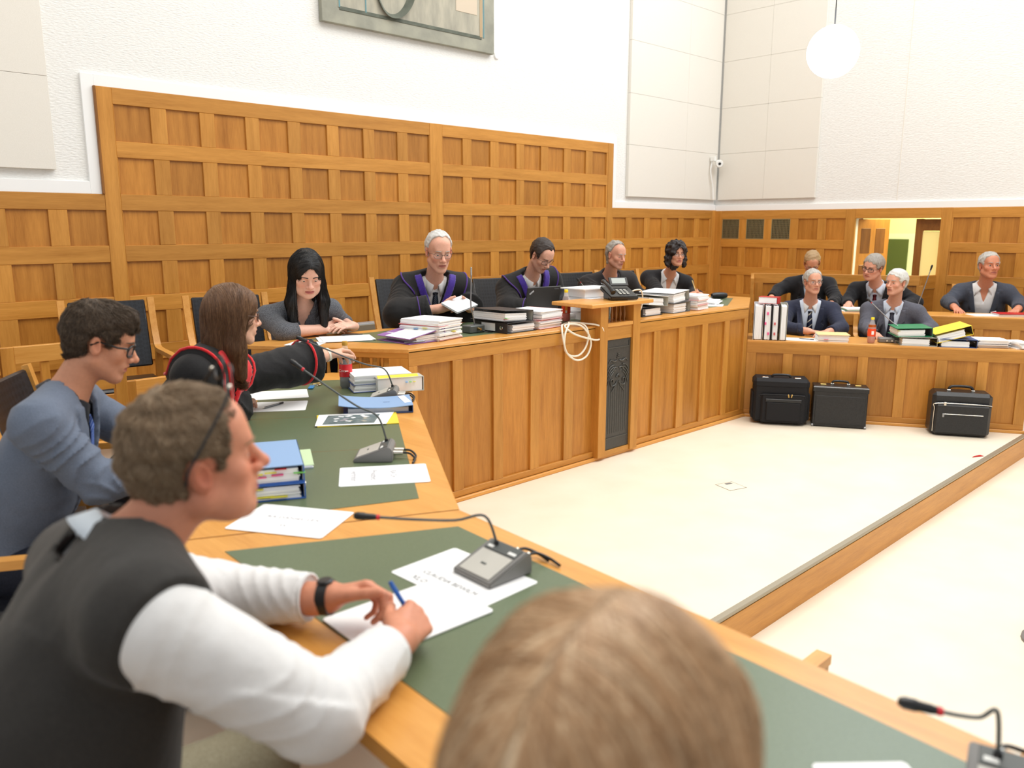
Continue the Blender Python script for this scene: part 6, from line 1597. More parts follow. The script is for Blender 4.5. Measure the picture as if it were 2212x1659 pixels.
    def hair(s, blob, mat, hf=None, uv=flow_uv, strands=0, slen=0.04, srad=0.0006, seed=1, name='hair', long=False, lift=0.003, steps=5):
        vq = blob.mesh((hf or s.hf) * 1.0)
        V, Q = vq
        o = s.add(name, vq, mat, uv(s.head, V))
        if not strands: return o
        rs = np.random.RandomState(seed); H = s.head
        P = V[rs.randint(0, len(V), strands)]
        def grad(P):
            e = 0.003; g = np.stack([blob.ev(P + A_(*(e if i == j else 0 for j in range(3)))) - blob.ev(P - A_(*(e if i == j else 0 for j in range(3)))) for i in range(3)], 1)
            return g / np.maximum(np.linalg.norm(g, axis=1), 1e-6)[:, None]
        ln = slen * (0.6 + 0.8 * rs.rand(strands)); pts = [P]; nrm = grad(P)
        jit = rs.normal(size=(strands, 3)) * (0.08 if long else 0.28)
        for k in range(steps):
            l = H.loc(P)
            if long:
                dl = np.stack([np.sign(l[:, 0]) * np.clip((l[:, 2] - 0.02) / 0.1, 0, 1), np.where(l[:, 1] > 0.04, -0.3, 0.05), -np.clip(1.05 - np.clip((l[:, 2] - 0.03) / 0.1, 0, 1), 0.1, 1)], 1)
                dw = dl @ H.R.T
            else: dw = (l - A_(0.0, -0.05, 0.115)) @ H.R.T
            dw = dw / np.maximum(np.linalg.norm(dw, axis=1), 1e-6)[:, None] + jit
            dw = dw - nrm * (dw * nrm).sum(1)[:, None]; dw = dw / np.maximum(np.linalg.norm(dw, axis=1), 1e-6)[:, None]
            P = P + dw * (ln / steps)[:, None]
            P = P - nrm * np.clip(blob.ev(P), -0.01, 0.01)[:, None]; nrm = grad(P)
            pts.append(P + nrm * lift * ((k + 1) / steps) ** 1.5 * (0.4 + rs.rand(strands))[:, None])
        pts = np.stack(pts, 1); n = steps + 1
        tg = np.gradient(pts, axis=1); sd = np.cross(tg, nrm[:, None, :]); sd /= np.maximum(np.linalg.norm(sd, axis=2), 1e-9)[:, :, None]
        up = np.cross(sd, tg); up /= np.maximum(np.linalg.norm(up, axis=2), 1e-9)[:, :, None]
        r = (srad * (1 - 0.75 * (np.arange(n) / steps) ** 2))[None, :, None]
        VV = np.stack([pts + sd * r, pts - sd * r, pts + up * r], 2).reshape(-1, 3)
        b = (np.arange(strands) * n * 3)[:, None, None] + (np.arange(steps) * 3)[None, :, None]
        QQ = np.stack([np.stack([b[..., 0] + i, b[..., 0] + (i + 1) % 3, b[..., 0] + 3 + (i + 1) % 3, b[..., 0] + 3 + i], -1) for i in range(3)], 2).reshape(-1, 4)
        me = np_mesh(VV - s.o, QQ)
        u = np.repeat(uv(H, V[:1] * 0 + pts[:, 0])[:, 0] * 1.0 + rs.rand(strands) * 0.12, n * 3) if long else np.repeat(rs.rand(strands) * 5, n * 3); v = np.tile(np.repeat(np.arange(n) / steps * 0.3, 3), strands)
        set_attr(me, 'suv', np.stack([u, v, np.zeros(len(u))], 1))
        st = O('strands', me, mat, o); st['kind'] = 'stuff'
        return o
    def glasses(s, mat, w=0.027, hgt=0.019, rr=0.0016, y=0.1, z=-0.004, full=True, temple=True, temple_r=None, lens=True, top_heavy=0.0):
        H = s.head; G = lambda x, yy, zz: Vector(H.c + H.R @ (A_(x, yy, zz) * H.s) - s.o)
        bm = bmesh.new(); lens_bm = bmesh.new()
        for x in (-1, 1):
            pts = []
            for i in range(20):
                a = 2 * PI * i / 20; ca, sa = math.cos(a), math.sin(a)
                sx = math.copysign(abs(ca) ** 0.7, ca); sz = math.copysign(abs(sa) ** 0.7, sa)
                pts.append(G(x * 0.0335 + w * sx, y - 0.007 * ((x * 0.0335 + w * sx) / 0.06) ** 2 * 2, z + hgt * sz))
            if full: tube(bm, pts + pts[:2], [rr * H.s * (1.5 if top_heavy and pts[i % 20].z > pts[5].z - 0.01 else 1.0) for i in range(22)], 6)
            vs = [lens_bm.verts.new(p) for p in pts]; lens_bm.faces.new(vs)
            if temple:
                e = x * (0.0335 + w); tr = (temple_r or rr) * H.s
                tube(bm, [G(e, y - 0.016, z + hgt * 0.5), G(x * 0.079 * H.w, 0.055, z + 0.008), G(x * 0.083 * H.w, 0.0, z + 0.012), G(x * 0.083 * H.w, -0.022, z - 0.006)], tr, 6)
        tube(bm, [G(-0.0085, y, z + 0.004), G(0, y + 0.003, z + 0.008), G(0.0085, y, z + 0.004)], rr * H.s, 6)
        g = O('glasses', fin(bm, 60), mat, s.root)
        if lens: O('lens', fin(lens_bm), 'specs_lens', g)
        else: lens_bm.free()
        return g
    def ring_curve(s, surf, rad, cen=(0, 0, 0), n=48, off=0.004):
        """where an ellipsoid round the neck base cuts the clothes: for collars and piping"""
        c = s.N + s.T @ A_(*cen); out = []
        ph = np.array([2 * PI * i / n for i in range(n)])
        lo = np.full(n, -1.5); hi = np.full(n, 1.0)
        def pos(th): return c + np.stack([np.cos(th) * np.cos(ph) * rad[0], np.cos(th) * np.sin(ph) * rad[1], np.sin(th) * rad[2]], 1) @ s.T.T
        for _ in range(24):
            m = (lo + hi) / 2; v = surf.ev0(pos(m)) - off
            lo = np.where(v < 0, m, lo); hi = np.where(v < 0, hi, m)
        return pos((lo + hi) / 2), ph
# ------------------------------------------------------------------ the people
def hd(a, pitch=0.0):
    a, p = math.radians(a), math.radians(pitch); return A_(math.cos(a) * math.cos(p), math.sin(a) * math.cos(p), math.sin(p))
def up_of(f, roll=0.0):
    u = nv(A_(0, 0, 1) - f * f[2]); r = np.cross(f, u); return u * math.cos(math.radians(roll)) + r * math.sin(math.radians(roll))
def mk_head(c, a, pitch=0.0, roll=0.0, **kw):
    f = hd(a, pitch); return Head(c, f, up_of(f, roll), **kw)
RED_SKIN = srgb(206, 146, 118)
def robe_collar(p, cape_mat, face_mat, trim_mat, v, rad=(0.225, 0.20, 0.21), pipe=0.005):
    """stole-like collar of a court robe: wide cape, coloured facing along the opening, corded edge"""
    base = p.cl
    def region(rd, g, vw, name, mat, extra=None):
        b = Blob(); p.torso(b, g)
        for q in 'RL':
            E, W, _ = p.arms[q]; b.cone(p.S[q], p.S[q] + (E - p.S[q]) * 0.5, 0.054 + g, 0.05 + g, 0.03)
        vc = p.vcut(*vw); na = nv(p.head.L(0, -0.022, -0.055) - p.N)
        def post(P, D):
            x, y, z = p.loc(P)
            e = np.sqrt((x / rd[0]) ** 2 + (y / rd[1]) ** 2 + (z / rd[2]) ** 2) - 1
            D = np.maximum(D, e * 0.12); D = np.maximum(D, vc(P)); D = np.maximum(D, np.where(z < 0.02, -1, -1))
            q = P - p.N; a = q @ na; r_ = np.sqrt(np.maximum(((q - a[:, None] * na) ** 2).sum(1), 0))
            D = np.maximum(D, np.where(a > -0.06, 0.068 - r_, -1))
            D = np.maximum(D, -(np.sqrt(x * x + y * y + z * z) + 1) * 0 - 1)
            if extra is not None: D = np.maximum(D, extra(x, y, z))
            return D
        b.posts.append(post)
        lo = p.N - 0.36; hi = p.N + 0.36
        p.add(name, b.mesh(0.0075, lo=lo, hi=hi), mat); return b
    cape = region(rad, 0.052, v, 'collar_cape', cape_mat)
    w0, dp = v[0], v[1]
    region((rad[0], rad[1], rad[2] * 0.98), 0.0575, v, 'collar_facing', face_mat,
           lambda x, y, z: np.maximum(np.abs(x) - (w0 * np.clip(1 + (z + 0.02) / dp, 0, 3) + 0.055 * np.clip(1.3 + z / dp, 0.1, 1)), 0.02 - y))
    pts, ph = p.ring_curve(cape, (rad[0], rad[1], rad[2]), off=0.0)
    o = O('piping', tube_me([Vector(q - p.o) for q in list(pts) + [pts[0], pts[1]]], pipe, 8), trim_mat, p.root)
    return cape
def cuff_piping(p, q, mat, rad, r=0.005, back=0.06, tilt=0.0):
    E, W, _ = p.arms[q]; ax = nv(W - E); c = W - ax * back; u = nv(np.cross(ax, A_(0, 0, 1))); w = np.cross(u, ax)
    pts = [Vector(c + (u * math.cos(a) + w * math.sin(a)) * rad + ax * tilt * math.sin(a) - p.o) for a in [2 * PI * i / 24 for i in range(26)]]
    O('piping', tube_me(pts, r, 8), mat, p.root)

# the man in the black vest at the front left
H1 = mk_head((0.528, 1.338, 1.303), -13, 3, 4, sc=1.0, fat=0.7, nose=1.12, jaw=1.1)
m1 = Person('man in black vest and white shirt writing at the front desk, glasses on his head', (0.14, 1.30, 0.64), (0.405, 1.358, 1.155), hd(-4), H1,
            {'R': (A_(0.585, 1.06, 0.925), A_(0.812, 1.156, 0.925), dict(d=(0.90, 0.40, 0.12), n=(0.1, -0.72, 0.68), curl=WRITE, thumb=(0.75, 0.35, -0.55), tcurl=0.25)),
             'L': (A_(0.655, 1.60, 0.915), A_(0.797, 1.386, 0.937), dict(d=(0.80, -0.56, 0.22), n=(0.25, 0.5, 0.83), curl=((0.75, 0.9, 0.55), (0.75, 0.9, 0.6), (0.95, 1.0, 0.7), (1.05, 1.0, 0.7)), thumb=(0.85, 0.42, -0.2), tcurl=0.12))},
            floor=0.115, sc=1.08, skin=srgb(214, 146, 116), lip=srgb(176, 96, 90), h=0.010, hf=0.0032, belly=0.03, stubble=0.25, ruddy=0.75, brows='hair_brown_grey', shoulder=0.20)
m1.clothes('shirt', 'white_shirt', g=0.014, sleeve=(0.026, 0.022, 0.018), cuff=0.045, neck_r=0.066, fold=0.009, h=0.0055, seed=3)
sh1 = m1.cl
m1.clothes('vest', 'black_vest', g=0.034, arms='', neck_r=0.078, fold=0.006, armhole=0.045, h=0.007, v=(0.05, 0.30), seed=4, hem=0.12)
m1.collar('grey_shirt', r0=0.070, hgt=0.032, drop=0.03, open_=0.3)
m1.trousers('khaki', h=0.010)
for q_ in 'RL':
    E_, W_, _ = m1.arms[q_]; ax_ = nv(W_ - E_); c0 = W_ - ax_ * 0.105
    u_ = nv(np.cross(ax_, A_(0, 0, 1))); w_ = np.cross(u_, ax_); bm = bmesh.new(); rings = []
    for i in range(28):
        a = 2 * PI * i / 28; d = u_ * math.cos(a) + w_ * math.sin(a)
        rings.append([bm.verts.new(Vector(c0 + ax_ * t_ + d * r_ - m1.o)) for t_, r_ in ((0.0, 0.047), (0.0, 0.052), (0.03, 0.051), (0.066, 0.050), (0.067, 0.046), (0.03, 0.046))])
    for i in range(28):
        a, b = rings[i], rings[(i + 1) % 28]
        for j in range(6): bm.faces.new((a[j], a[(j + 1) % 6], b[(j + 1) % 6], b[j]))
    O('cuff', fin(bm, 35), 'white_shirt', m1.root)
m1.hair(short_hair(H1, 0.008, front=(0.066, 0.066), temple=(0.026, -0.004), nape=-0.085, recede=0.012, amp=0.006, freq=90, seed=5), 'hair_brown_grey', 0.0035, strands=9000, slen=0.030, srad=0.0008, lift=0.005)
gl_ = lambda x, y, z: Vector(H1.c + H1.R @ (A_(x, y, z) * H1.s) - m1.o)
bm = bmesh.new()
for x in (-1, 1):
    tube(bm, [gl_(x * (0.034 + 0.026 * math.cos(a)), 0.062 + 0.006 * math.sin(a), 0.142 + 0.019 * math.sin(a)) for a in [2 * PI * i / 18 for i in range(20)]], 0.0018, 6)
    tube(bm, spline([gl_(x * 0.062, 0.058, 0.136), gl_(x * 0.080, 0.045, 0.112), gl_(x * 0.0965, 0.0, 0.05), gl_(x * 0.0965, -0.025, 0.012), gl_(x * 0.094, -0.032, -0.015)], 5), 0.0024, 6)
tube(bm, [gl_(-0.009, 0.064, 0.143), gl_(0.009, 0.064, 0.143)], 0.002, 6)
g_ = O('glasses', fin(bm, 60), 'specs_black', m1.root)
for x in (-1, 1): O('hinge', box(0.008, 0.006, 0.008, 'chrome', 0.002), None, g_, gl_(x * 0.069, 0.056, 0.133))
E_, W_, _ = m1.arms['L']; ax_ = nv(W_ - E_); u_ = nv(np.cross(ax_, A_(0, 0, 1))); w_ = np.cross(u_, ax_)
def bandm(c, ru, rw, wd, th):
    bm = bmesh.new(); rings = []
    for i in range(24):
        a = 2 * PI * i / 24; d = u_ * math.cos(a) * ru + w_ * math.sin(a) * rw; n_ = nv(d)
        rings.append([bm.verts.new(Vector(c + d + n_ * dn + ax_ * da - m1.o)) for dn, da in ((0, -wd), (th, -wd), (th, wd), (0, wd))])
    for i in range(24):
        a, b = rings[i], rings[(i + 1) % 24]
        for j in range(4): bm.faces.new((a[j], a[(j + 1) % 4], b[(j + 1) % 4], b[j]))
    return fin(bm, 40)
wt = O('wristwatch', bandm(W_ + ax_ * 0.0, 0.0335, 0.0335, 0.011, 0.003), 'watch_band', m1.root)
O('watch_face', lathe_me([(0.0, 0.006), (0.014, 0.006), (0.017, 0.003), (0.017, 0.0)], 18, 40), 'black_plastic', wt, tuple(W_ + w_ * 0.034 - m1.o), Vector(w_).to_track_quat('Z', 'Y').to_euler())
O('buckle', box(0.012, 0.006, 0.02, 'chrome', 0.002), None, wt, tuple(W_ - u_ * 0.037 - m1.o))

# the man in the blue grey blazer
H2 = mk_head((0.824, 2.78, 1.328), -22, -20, 0, sc=0.99, nose=1.15, long=1.03)
m2 = Person('man in blue grey blazer, dark shirt and blue tie looking down through black rimmed glasses', (0.50, 2.93, 0.62), (0.715, 2.825, 1.155), hd(-30), H2,
            {'R': (A_(0.735, 2.62, 0.905), A_(0.99, 2.62, 0.915), dict(d=(0.95, 0.2, 0), n=(0, 0, 1), curl=REST)),
             'L': (A_(1.02, 2.98, 0.91), A_(1.16, 2.78, 0.915), dict(d=(0.7, -0.7, 0), n=(0, 0, 1), curl=REST))},
            floor=0.115, sc=1.03, skin=srgb(212, 150, 118), h=0.011, hf=0.0035, stubble=0.5, ruddy=0.35, brows='hair_brown', eye_dir=hd(-22, -45))
m2.clothes('shirt', 'dark_shirt', g=0.008, neck_r=0.058, cuff=0.02); sh2 = m2.cl
m2.clothes('jacket', 'blazer_blue', g=0.022, sleeve=(0.022, 0.02, 0.022), v=(0.07, 0.34), lapel=0.006, cuff=0.04, neck_r=0.07, fold=0.007, h=0.007, seed=2)
m2.collar('dark_shirt', r0=0.06, hgt=0.03)
m2.tie('tie_blue', sh2, z1=-0.40)
m2.trousers('trousers_dark', h=0.014)
m2.hair(short_hair(H2, 0.013, front=(0.082, 0.060), temple=(0.026, 0.004), nape=-0.055, amp=0.0055, freq=85, quiff=0.010, side=0.7, seed=8), 'hair_brown', 0.0038, strands=7000, slen=0.045, srad=0.0009, lift=0.006)
m2.glasses('specs_black', w=0.026, hgt=0.020, rr=0.0026, temple_r=0.0032, top_heavy=1)

# the woman in the robe with red trim reaching for the cola
H3 = mk_head((1.45, 3.169, 1.335), -8, -6, 0, sc=0.98, female=True, jaw=0.85, nose=1.0)
w3 = Person('woman with long brown hair in black robe with red trim reaching for the cola', (1.10, 3.37, 0.64), (1.385, 3.235, 1.135), hd(-38), H3,
            {'L': (A_(1.80, 3.40, 1.05), A_(2.035, 3.44, 1.075), dict(d=(0.95, 0.28, 0.08), n=(-0.25, 0.3, 0.9), curl=((0.35, 0.6, 0.4), (0.45, 0.65, 0.4), (0.5, 0.7, 0.4), (0.55, 0.7, 0.4)), thumb=(0.85, 0.35, -0.45), tcurl=0.15)),
             'R': (A_(1.33, 3.20, 0.93), A_(1.56, 3.37, 0.925), dict(d=(0.65, 0.75, -0.1), n=(0, -0.2, 1), curl=REST))},
            floor=0.115, sc=0.96, skin=srgb(228, 178, 152), lip=srgb(190, 110, 104), hf=0.004, h=0.011, brows='hair_long_brown', shoulder=0.185, shrug=(0.0, 0.05))
w3.clothes('robe', 'black_robe', g=0.034, sleeve=(0.034, 0.05, 0.05), bell=(0.038, 0.07, 0.06), v=(0.07, 0.2), cuff=0.085, neck_r=0.072, fold=0.007, h=0.008, hem=0.2, seed=6)
robe_collar(w3, 'black_robe', 'red_velvet', 'red_velvet', (0.06, 0.17), rad=(0.215, 0.19, 0.19), pipe=0.0065)
cuff_piping(w3, 'L', 'red_velvet', 0.104, 0.006, 0.15, 0.02)
w3.trousers('trousers_dark', h=0.016)
w3.hair(long_hair(H3, 0.013, 0.25, 0.07, 0.004, 95, 4, front_open=0.046, back=0.07, fall=(0.0, 0.0, 0)), 'hair_long_brown', 0.0042, part_uv, strands=5000, slen=0.16, srad=0.0009, long=True, steps=7)
w3.glasses('specs_brown', w=0.024, hgt=0.016, rr=0.0018)
E_, W_, _ = w3.arms['L']; ax_ = nv(W_ - E_); m1_o, u_ = m1.o, nv(np.cross(ax_, A_(0, 0, 1))); w_ = np.cross(u_, ax_); m1.o = w3.o
O('wristwatch', bandm(W_ + ax_ * 0.002, 0.030, 0.030, 0.009, 0.004), 'cream_band', w3.root); m1.o = m1_o

# the woman with black hair
H4 = mk_head((2.588, 4.566, 1.402), -108, -26, 0, sc=1.10, female=True, fat=0.8, nose=1.0, w=1.04, open=0.75)
w4 = Person('woman with long black hair and hoop earrings in a dark grey dotted top, hands folded', (2.72, 4.98, 0.79), (2.60, 4.70, 1.185), hd(-108), H4,
            {'R': (A_(2.42, 4.58, 1.045), A_(2.68, 4.56, 1.045), dict(d=(0.95, -0.1, 0.05), n=(0, -0.5, 0.85), curl=((0.2, 0.3, 0.2),) * 4, thumb=(0.8, 0.4, 0.2))),
             'L': (A_(2.93, 4.72, 1.05), A_(2.88, 4.53, 1.05), dict(d=(-0.85, -0.2, 0.15), n=(0.1, -0.35, 0.9), curl=((0.35, 0.4, 0.3),) * 4, thumb=(0.6, 0.6, 0.2)))},
            floor=0.25, sc=1.06, skin=srgb(234, 186, 164), lip=srgb(190, 96, 98), hf=0.004, h=0.011, brows='hair_black', belly=0.03, eye_dir=hd(-108, -50), ruddy=0.5)
w4.clothes('top', 'grey_dots', g=0.014, sleeve=(0.016, 0.014, 0.014), neck_r=0.078, v=(0.03, 0.08), cuff=0.17, fold=0.005, h=0.008, seed=7)
w4.trousers('trousers_dark', h=0.016)
w4.hair(long_hair(H4, 0.016, 0.30, 0.088, 0.006, 70, 9, front_open=0.05, back=0.085), 'hair_black', 0.0045, part_uv, strands=3500, slen=0.16, srad=0.0011, long=True, steps=7)
for x in (-1, 1):
    c = H4.L(x * 0.083, -0.004, -0.062)
    O('earring', tube_me([Vector(c - w4.o + H4.R @ A_(0, 0.022 * math.cos(a), 0.022 * math.sin(a))) for a in [2 * PI * i / 20 for i in range(21)]], 0.0022, 6), 'chrome', w4.root)

# first judge
H5 = mk_head((3.672, 4.60, 1.522), -111, -16, 0, sc=1.12, nose=1.1, long=1.08, open=0.7)
j1 = Person('white haired judge in a black robe with purple collar holding a small book', (3.86, 5.02, 0.80), (3.73, 4.74, 1.295), hd(-116), H5,
            {'R': (A_(3.33, 4.64, 1.085), A_(3.585, 4.47, 1.125), dict(d=(0.8, -0.45, 0.25), n=(0, -0.7, 0.5), curl=GRIP, thumb=(0.8, 0.35, 0.3))),
             'L': (A_(4.05, 4.72, 1.08), A_(3.84, 4.47, 1.11), dict(d=(-0.75, -0.35, 0.3), n=(0, -0.75, 0.45), curl=GRIP, thumb=(0.8, 0.35, 0.3)))},
            floor=0.25, sc=1.08, skin=srgb(226, 172, 148), h=0.011, hf=0.0045, stubble=0.1, ruddy=0.6, brows='hair_grey', eye_dir=hd(-111, -40))
j1.clothes('shirt', 'white_shirt', g=0.010, neck_r=0.06, cuff=0.01, arms=''); shj = j1.cl
j1.clothes('robe', 'black_robe', g=0.042, sleeve=(0.04, 0.055, 0.055), bell=(0.05, 0.068, 0.05), v=(0.075, 0.20), cuff=0.05, neck_r=0.074, fold=0.006, h=0.009, hem=0.2, seed=8)
robe_collar(j1, 'black_robe', 'purple_velvet', 'trim_purple', (0.068, 0.185), rad=(0.25, 0.22, 0.235), pipe=0.006)
cuff_piping(j1, 'R', 'trim_purple', 0.108, 0.004, 0.16)
j1.collar('white_shirt', r0=0.066, hgt=0.04, drop=0.045)
j1.tie('tie_black', shj, z1=-0.3, off=0.010)
j1.trousers('trousers_dark', h=0.018)
j1.hair(short_hair(H5, 0.010, front=(0.045, 0.098), temple=(0.004, 0.004), nape=-0.07, recede=0.014, amp=0.004, freq=100, seed=11), 'hair_white', 0.0042)
j1.glasses('specs_wire', w=0.025, hgt=0.017, rr=0.0014)

# second judge
H6 = mk_head((4.715, 4.58, 1.470), -93, -38, 0, sc=1.0, nose=1.15, long=1.05, open=0.6)
j2 = Person('dark haired judge in a black robe with purple collar looking down behind the laptop', (4.92, 5.02, 0.80), (4.76, 4.76, 1.27), hd(-108), H6,
            {'R': (A_(4.42, 4.66, 1.04), A_(4.56, 4.45, 1.03), dict(d=(0.6, -0.7, 0), n=(0, 0, 1), curl=REST)),
             'L': (A_(5.06, 4.70, 1.04), A_(4.92, 4.44, 1.03), dict(d=(-0.4, -0.8, 0), n=(0, 0, 1), curl=REST))},
            floor=0.25, sc=1.06, skin=srgb(222, 170, 146), h=0.011, hf=0.0045, stubble=0.7, brows='hair_dark', eye_dir=hd(-93, -55))
j2.clothes('shirt', 'white_shirt', g=0.010, neck_r=0.06, cuff=0.01, arms=''); shj2 = j2.cl
j2.clothes('robe', 'black_robe', g=0.040, sleeve=(0.038, 0.05, 0.05), bell=(0.05, 0.06, 0.045), v=(0.072, 0.22), cuff=0.05, neck_r=0.074, fold=0.006, h=0.009, hem=0.2, seed=9)
robe_collar(j2, 'black_robe', 'purple_velvet', 'trim_purple', (0.065, 0.19), rad=(0.24, 0.215, 0.225), pipe=0.006)
cuff_piping(j2, 'R', 'trim_purple', 0.104, 0.004, 0.12)
j2.collar('white_shirt', r0=0.066, hgt=0.045, drop=0.04)
j2.tie('tie_grey', shj2, z1=-0.28, off=0.010)
j2.trousers('trousers_dark', h=0.018)
j2.hair(short_hair(H6, 0.015, front=(0.060, 0.080), temple=(0.034, -0.01), nape=-0.075, recede=0.02, amp=0.003, freq=100, side=1.0, seed=13), 'hair_dark', 0.0042)
j2.glasses('specs_brown', w=0.027, hgt=0.020, rr=0.0018)

# older man in dark jacket
H7 = mk_head((5.68, 4.60, 1.452), -96, -12, 0, sc=0.93, nose=1.15, long=1.08, jaw=0.95, open=0.5)
m7 = Person('older man in a dark zipped jacket looking down beside the desk telephone', (5.93, 5.02, 0.79), (5.775, 4.75, 1.235), hd(-114), H7,
            {'R': (A_(5.46, 4.62, 1.045), A_(5.63, 4.42, 1.04), dict(d=(0.5, -0.8, 0), n=(0, 0, 1), curl=REST)),
             'L': (A_(6.09, 4.66, 1.05), A_(6.12, 4.41, 1.035), dict(d=(0.1, -0.95, -0.1), n=(0, 0, 1), curl=REST))},
            floor=0.25, sc=1.06, skin=srgb(214, 156, 130), h=0.011, hf=0.0045, stubble=0.4, ruddy=0.5, brows='hair_grey', eye_dir=hd(-96, -40))
m7.clothes('shirt', 'plaid', g=0.010, neck_r=0.062, arms='')
m7.clothes('jacket', 'dark_jacket', g=0.032, sleeve=(0.034, 0.032, 0.03), v=(0.06, 0.20), lapel=0.008, cuff=0.03, neck_r=0.074, fold=0.008, h=0.009, seed=10, lap_w=0.045)
m7.lapels('dark_jacket', (0.06, 0.20), 0.06)
m7.collar('dark_jacket', r0=0.078, hgt=0.05, drop=0.03, spread=0.5, flare=0.018, open_=0.6)
m7.trousers('trousers_dark', h=0.018)
m7.hair(short_hair(H7, 0.012, front=(0.035, 0.100), temple=(-0.004, 0.0), nape=-0.095, recede=0.012, amp=0.006, freq=85, seed=15), 'hair_grey', 0.0042)

# woman with curly hair
H8 = mk_head((6.568, 4.58, 1.438), -121, -2, 0, sc=0.92, female=True, jaw=0.9, fat=0.3)
w8 = Person('woman with curly black hair in black cardigan over a white blouse holding a pen', (6.78, 4.98, 0.77), (6.655, 4.72, 1.215), hd(-128), H8,
            {'R': (A_(6.32, 4.56, 1.045), A_(6.45, 4.36, 1.055), dict(d=(0.65, -0.6, 0.1), n=(0, -0.5, 0.8), curl=GRIP, thumb=(0.8, 0.3, 0.2))),
             'L': (A_(6.86, 4.60, 1.045), A_(6.66, 4.35, 1.05), dict(d=(-0.6, -0.4, 0.2), n=(0, -0.5, 0.8), curl=GRIP, thumb=(0.8, 0.3, 0.2)))},
            floor=0.25, sc=1.0, skin=srgb(218, 158, 128), lip=srgb(186, 98, 92), h=0.011, hf=0.0045, brows='hair_curly')
w8.clothes('blouse', 'white_shirt', g=0.014, neck_r=0.064, v=(0.03, 0.12), arms='')
w8.clothes('cardigan', 'cardigan', g=0.026, sleeve=(0.02, 0.018, 0.018), v=(0.085, 0.75), lapel=0.003, cuff=0.04, neck_r=0.08, fold=0.005, h=0.009, seed=11)
w8.collar('white_shirt', r0=0.068, hgt=0.045, drop=0.05, spread=0.9, flare=0.025, open_=0.55)
w8.trousers('trousers_dark', h=0.018)
w8.hair(long_hair(H8, 0.028, 0.115, 0.088, 0.016, 70, 17, front_open=0.05, back=0.06, curly=1), 'hair_curly', 0.0045, part_uv)
w8.glasses('specs_wire', w=0.025, hgt=0.014, rr=0.0011)

# front row of suits at the right
H9 = mk_head((7.387, 3.586, 1.182), -133, 2, 0, sc=0.96, nose=1.05, w=0.97)
s1 = Person('man in navy suit with striped tie and thin glasses in the front bench', (7.58, 3.70, 0.50), (7.47, 3.64, 0.96), hd(-150), H9,
            {'R': (A_(7.13, 3.73, 0.76), A_(7.12, 3.47, 0.745), dict(d=(0.2, -0.9, 0), n=(0, 0, 1), curl=REST)),
             'L': (A_(7.44, 3.30, 0.76), A_(7.22, 3.32, 0.745), dict(d=(-0.8, 0.2, 0), n=(0, 0, 1), curl=REST))},
            floor=0.0, sc=1.06, skin=srgb(216, 160, 134), h=0.012, hf=0.005, ruddy=0.35, brows='hair_grey')
s1.clothes('shirt', 'blue_shirt', g=0.010, neck_r=0.06, arms=''); sh = s1.cl
s1.clothes('jacket', 'navy_suit', g=0.022, sleeve=(0.022, 0.02, 0.02), v=(0.085, 0.42), lapel=0.006, neck_r=0.072, fold=0.006, h=0.009, seed=12)
s1.lapels('navy_suit', (0.085, 0.42), 0.075)
s1.collar('white_shirt', r0=0.064, hgt=0.04, drop=0.04, spread=0.8); s1.tie('tie_navy', sh, z1=-0.42, w1=0.045, off=0.010); s1.trousers('trousers_dark', h=0.02)
s1.hair(short_hair(H9, 0.013, front=(0.066, 0.074), temple=(0.024, -0.006), nape=-0.07, recede=0.008, amp=0.005, freq=90, seed=19), 'hair_silver', 0.0048)
s1.glasses('specs_wire', w=0.025, hgt=0.014, rr=0.0016)

H10 = mk_head((7.777, 2.969, 1.188), -194, 0, 0, sc=0.97, nose=1.1, fat=0.3)
s2 = Person('white haired man in grey suit turned sideways in the front bench', (7.97, 3.06, 0.50), (7.86, 3.01, 0.965), hd(-160), H10,
            {'R': (A_(7.66, 3.16, 0.76), A_(7.45, 3.02, 0.745), dict(d=(-0.6, -0.6, 0), n=(0, 0, 1), curl=REST)),
             'L': (A_(7.93, 2.68, 0.77), A_(7.66, 2.72, 0.745), dict(d=(-0.8, 0.2, 0), n=(0, 0, 1), curl=REST))},
            floor=0.0, sc=1.06, skin=srgb(220, 164, 140), h=0.012, hf=0.005, ruddy=0.5, brows='hair_grey')
s2.clothes('shirt', 'blue_shirt', g=0.010, neck_r=0.06, arms=''); sh = s2.cl
s2.clothes('jacket', 'grey_suit', g=0.024, sleeve=(0.024, 0.022, 0.022), v=(0.075, 0.40), lapel=0.006, neck_r=0.072, fold=0.006, h=0.009, seed=13)
s2.lapels('grey_suit', (0.075, 0.40), 0.075)
s2.collar('blue_shirt', r0=0.064, hgt=0.04, drop=0.04, spread=0.8); s2.tie('tie_dark', sh, z1=-0.40, w1=0.045, off=0.010); s2.trousers('trousers_dark', h=0.02)
s2.hair(short_hair(H10, 0.017, front=(0.074, 0.066), temple=(0.026, -0.01), nape=-0.07, amp=0.003, freq=80, seed=21), 'hair_white', 0.0048)

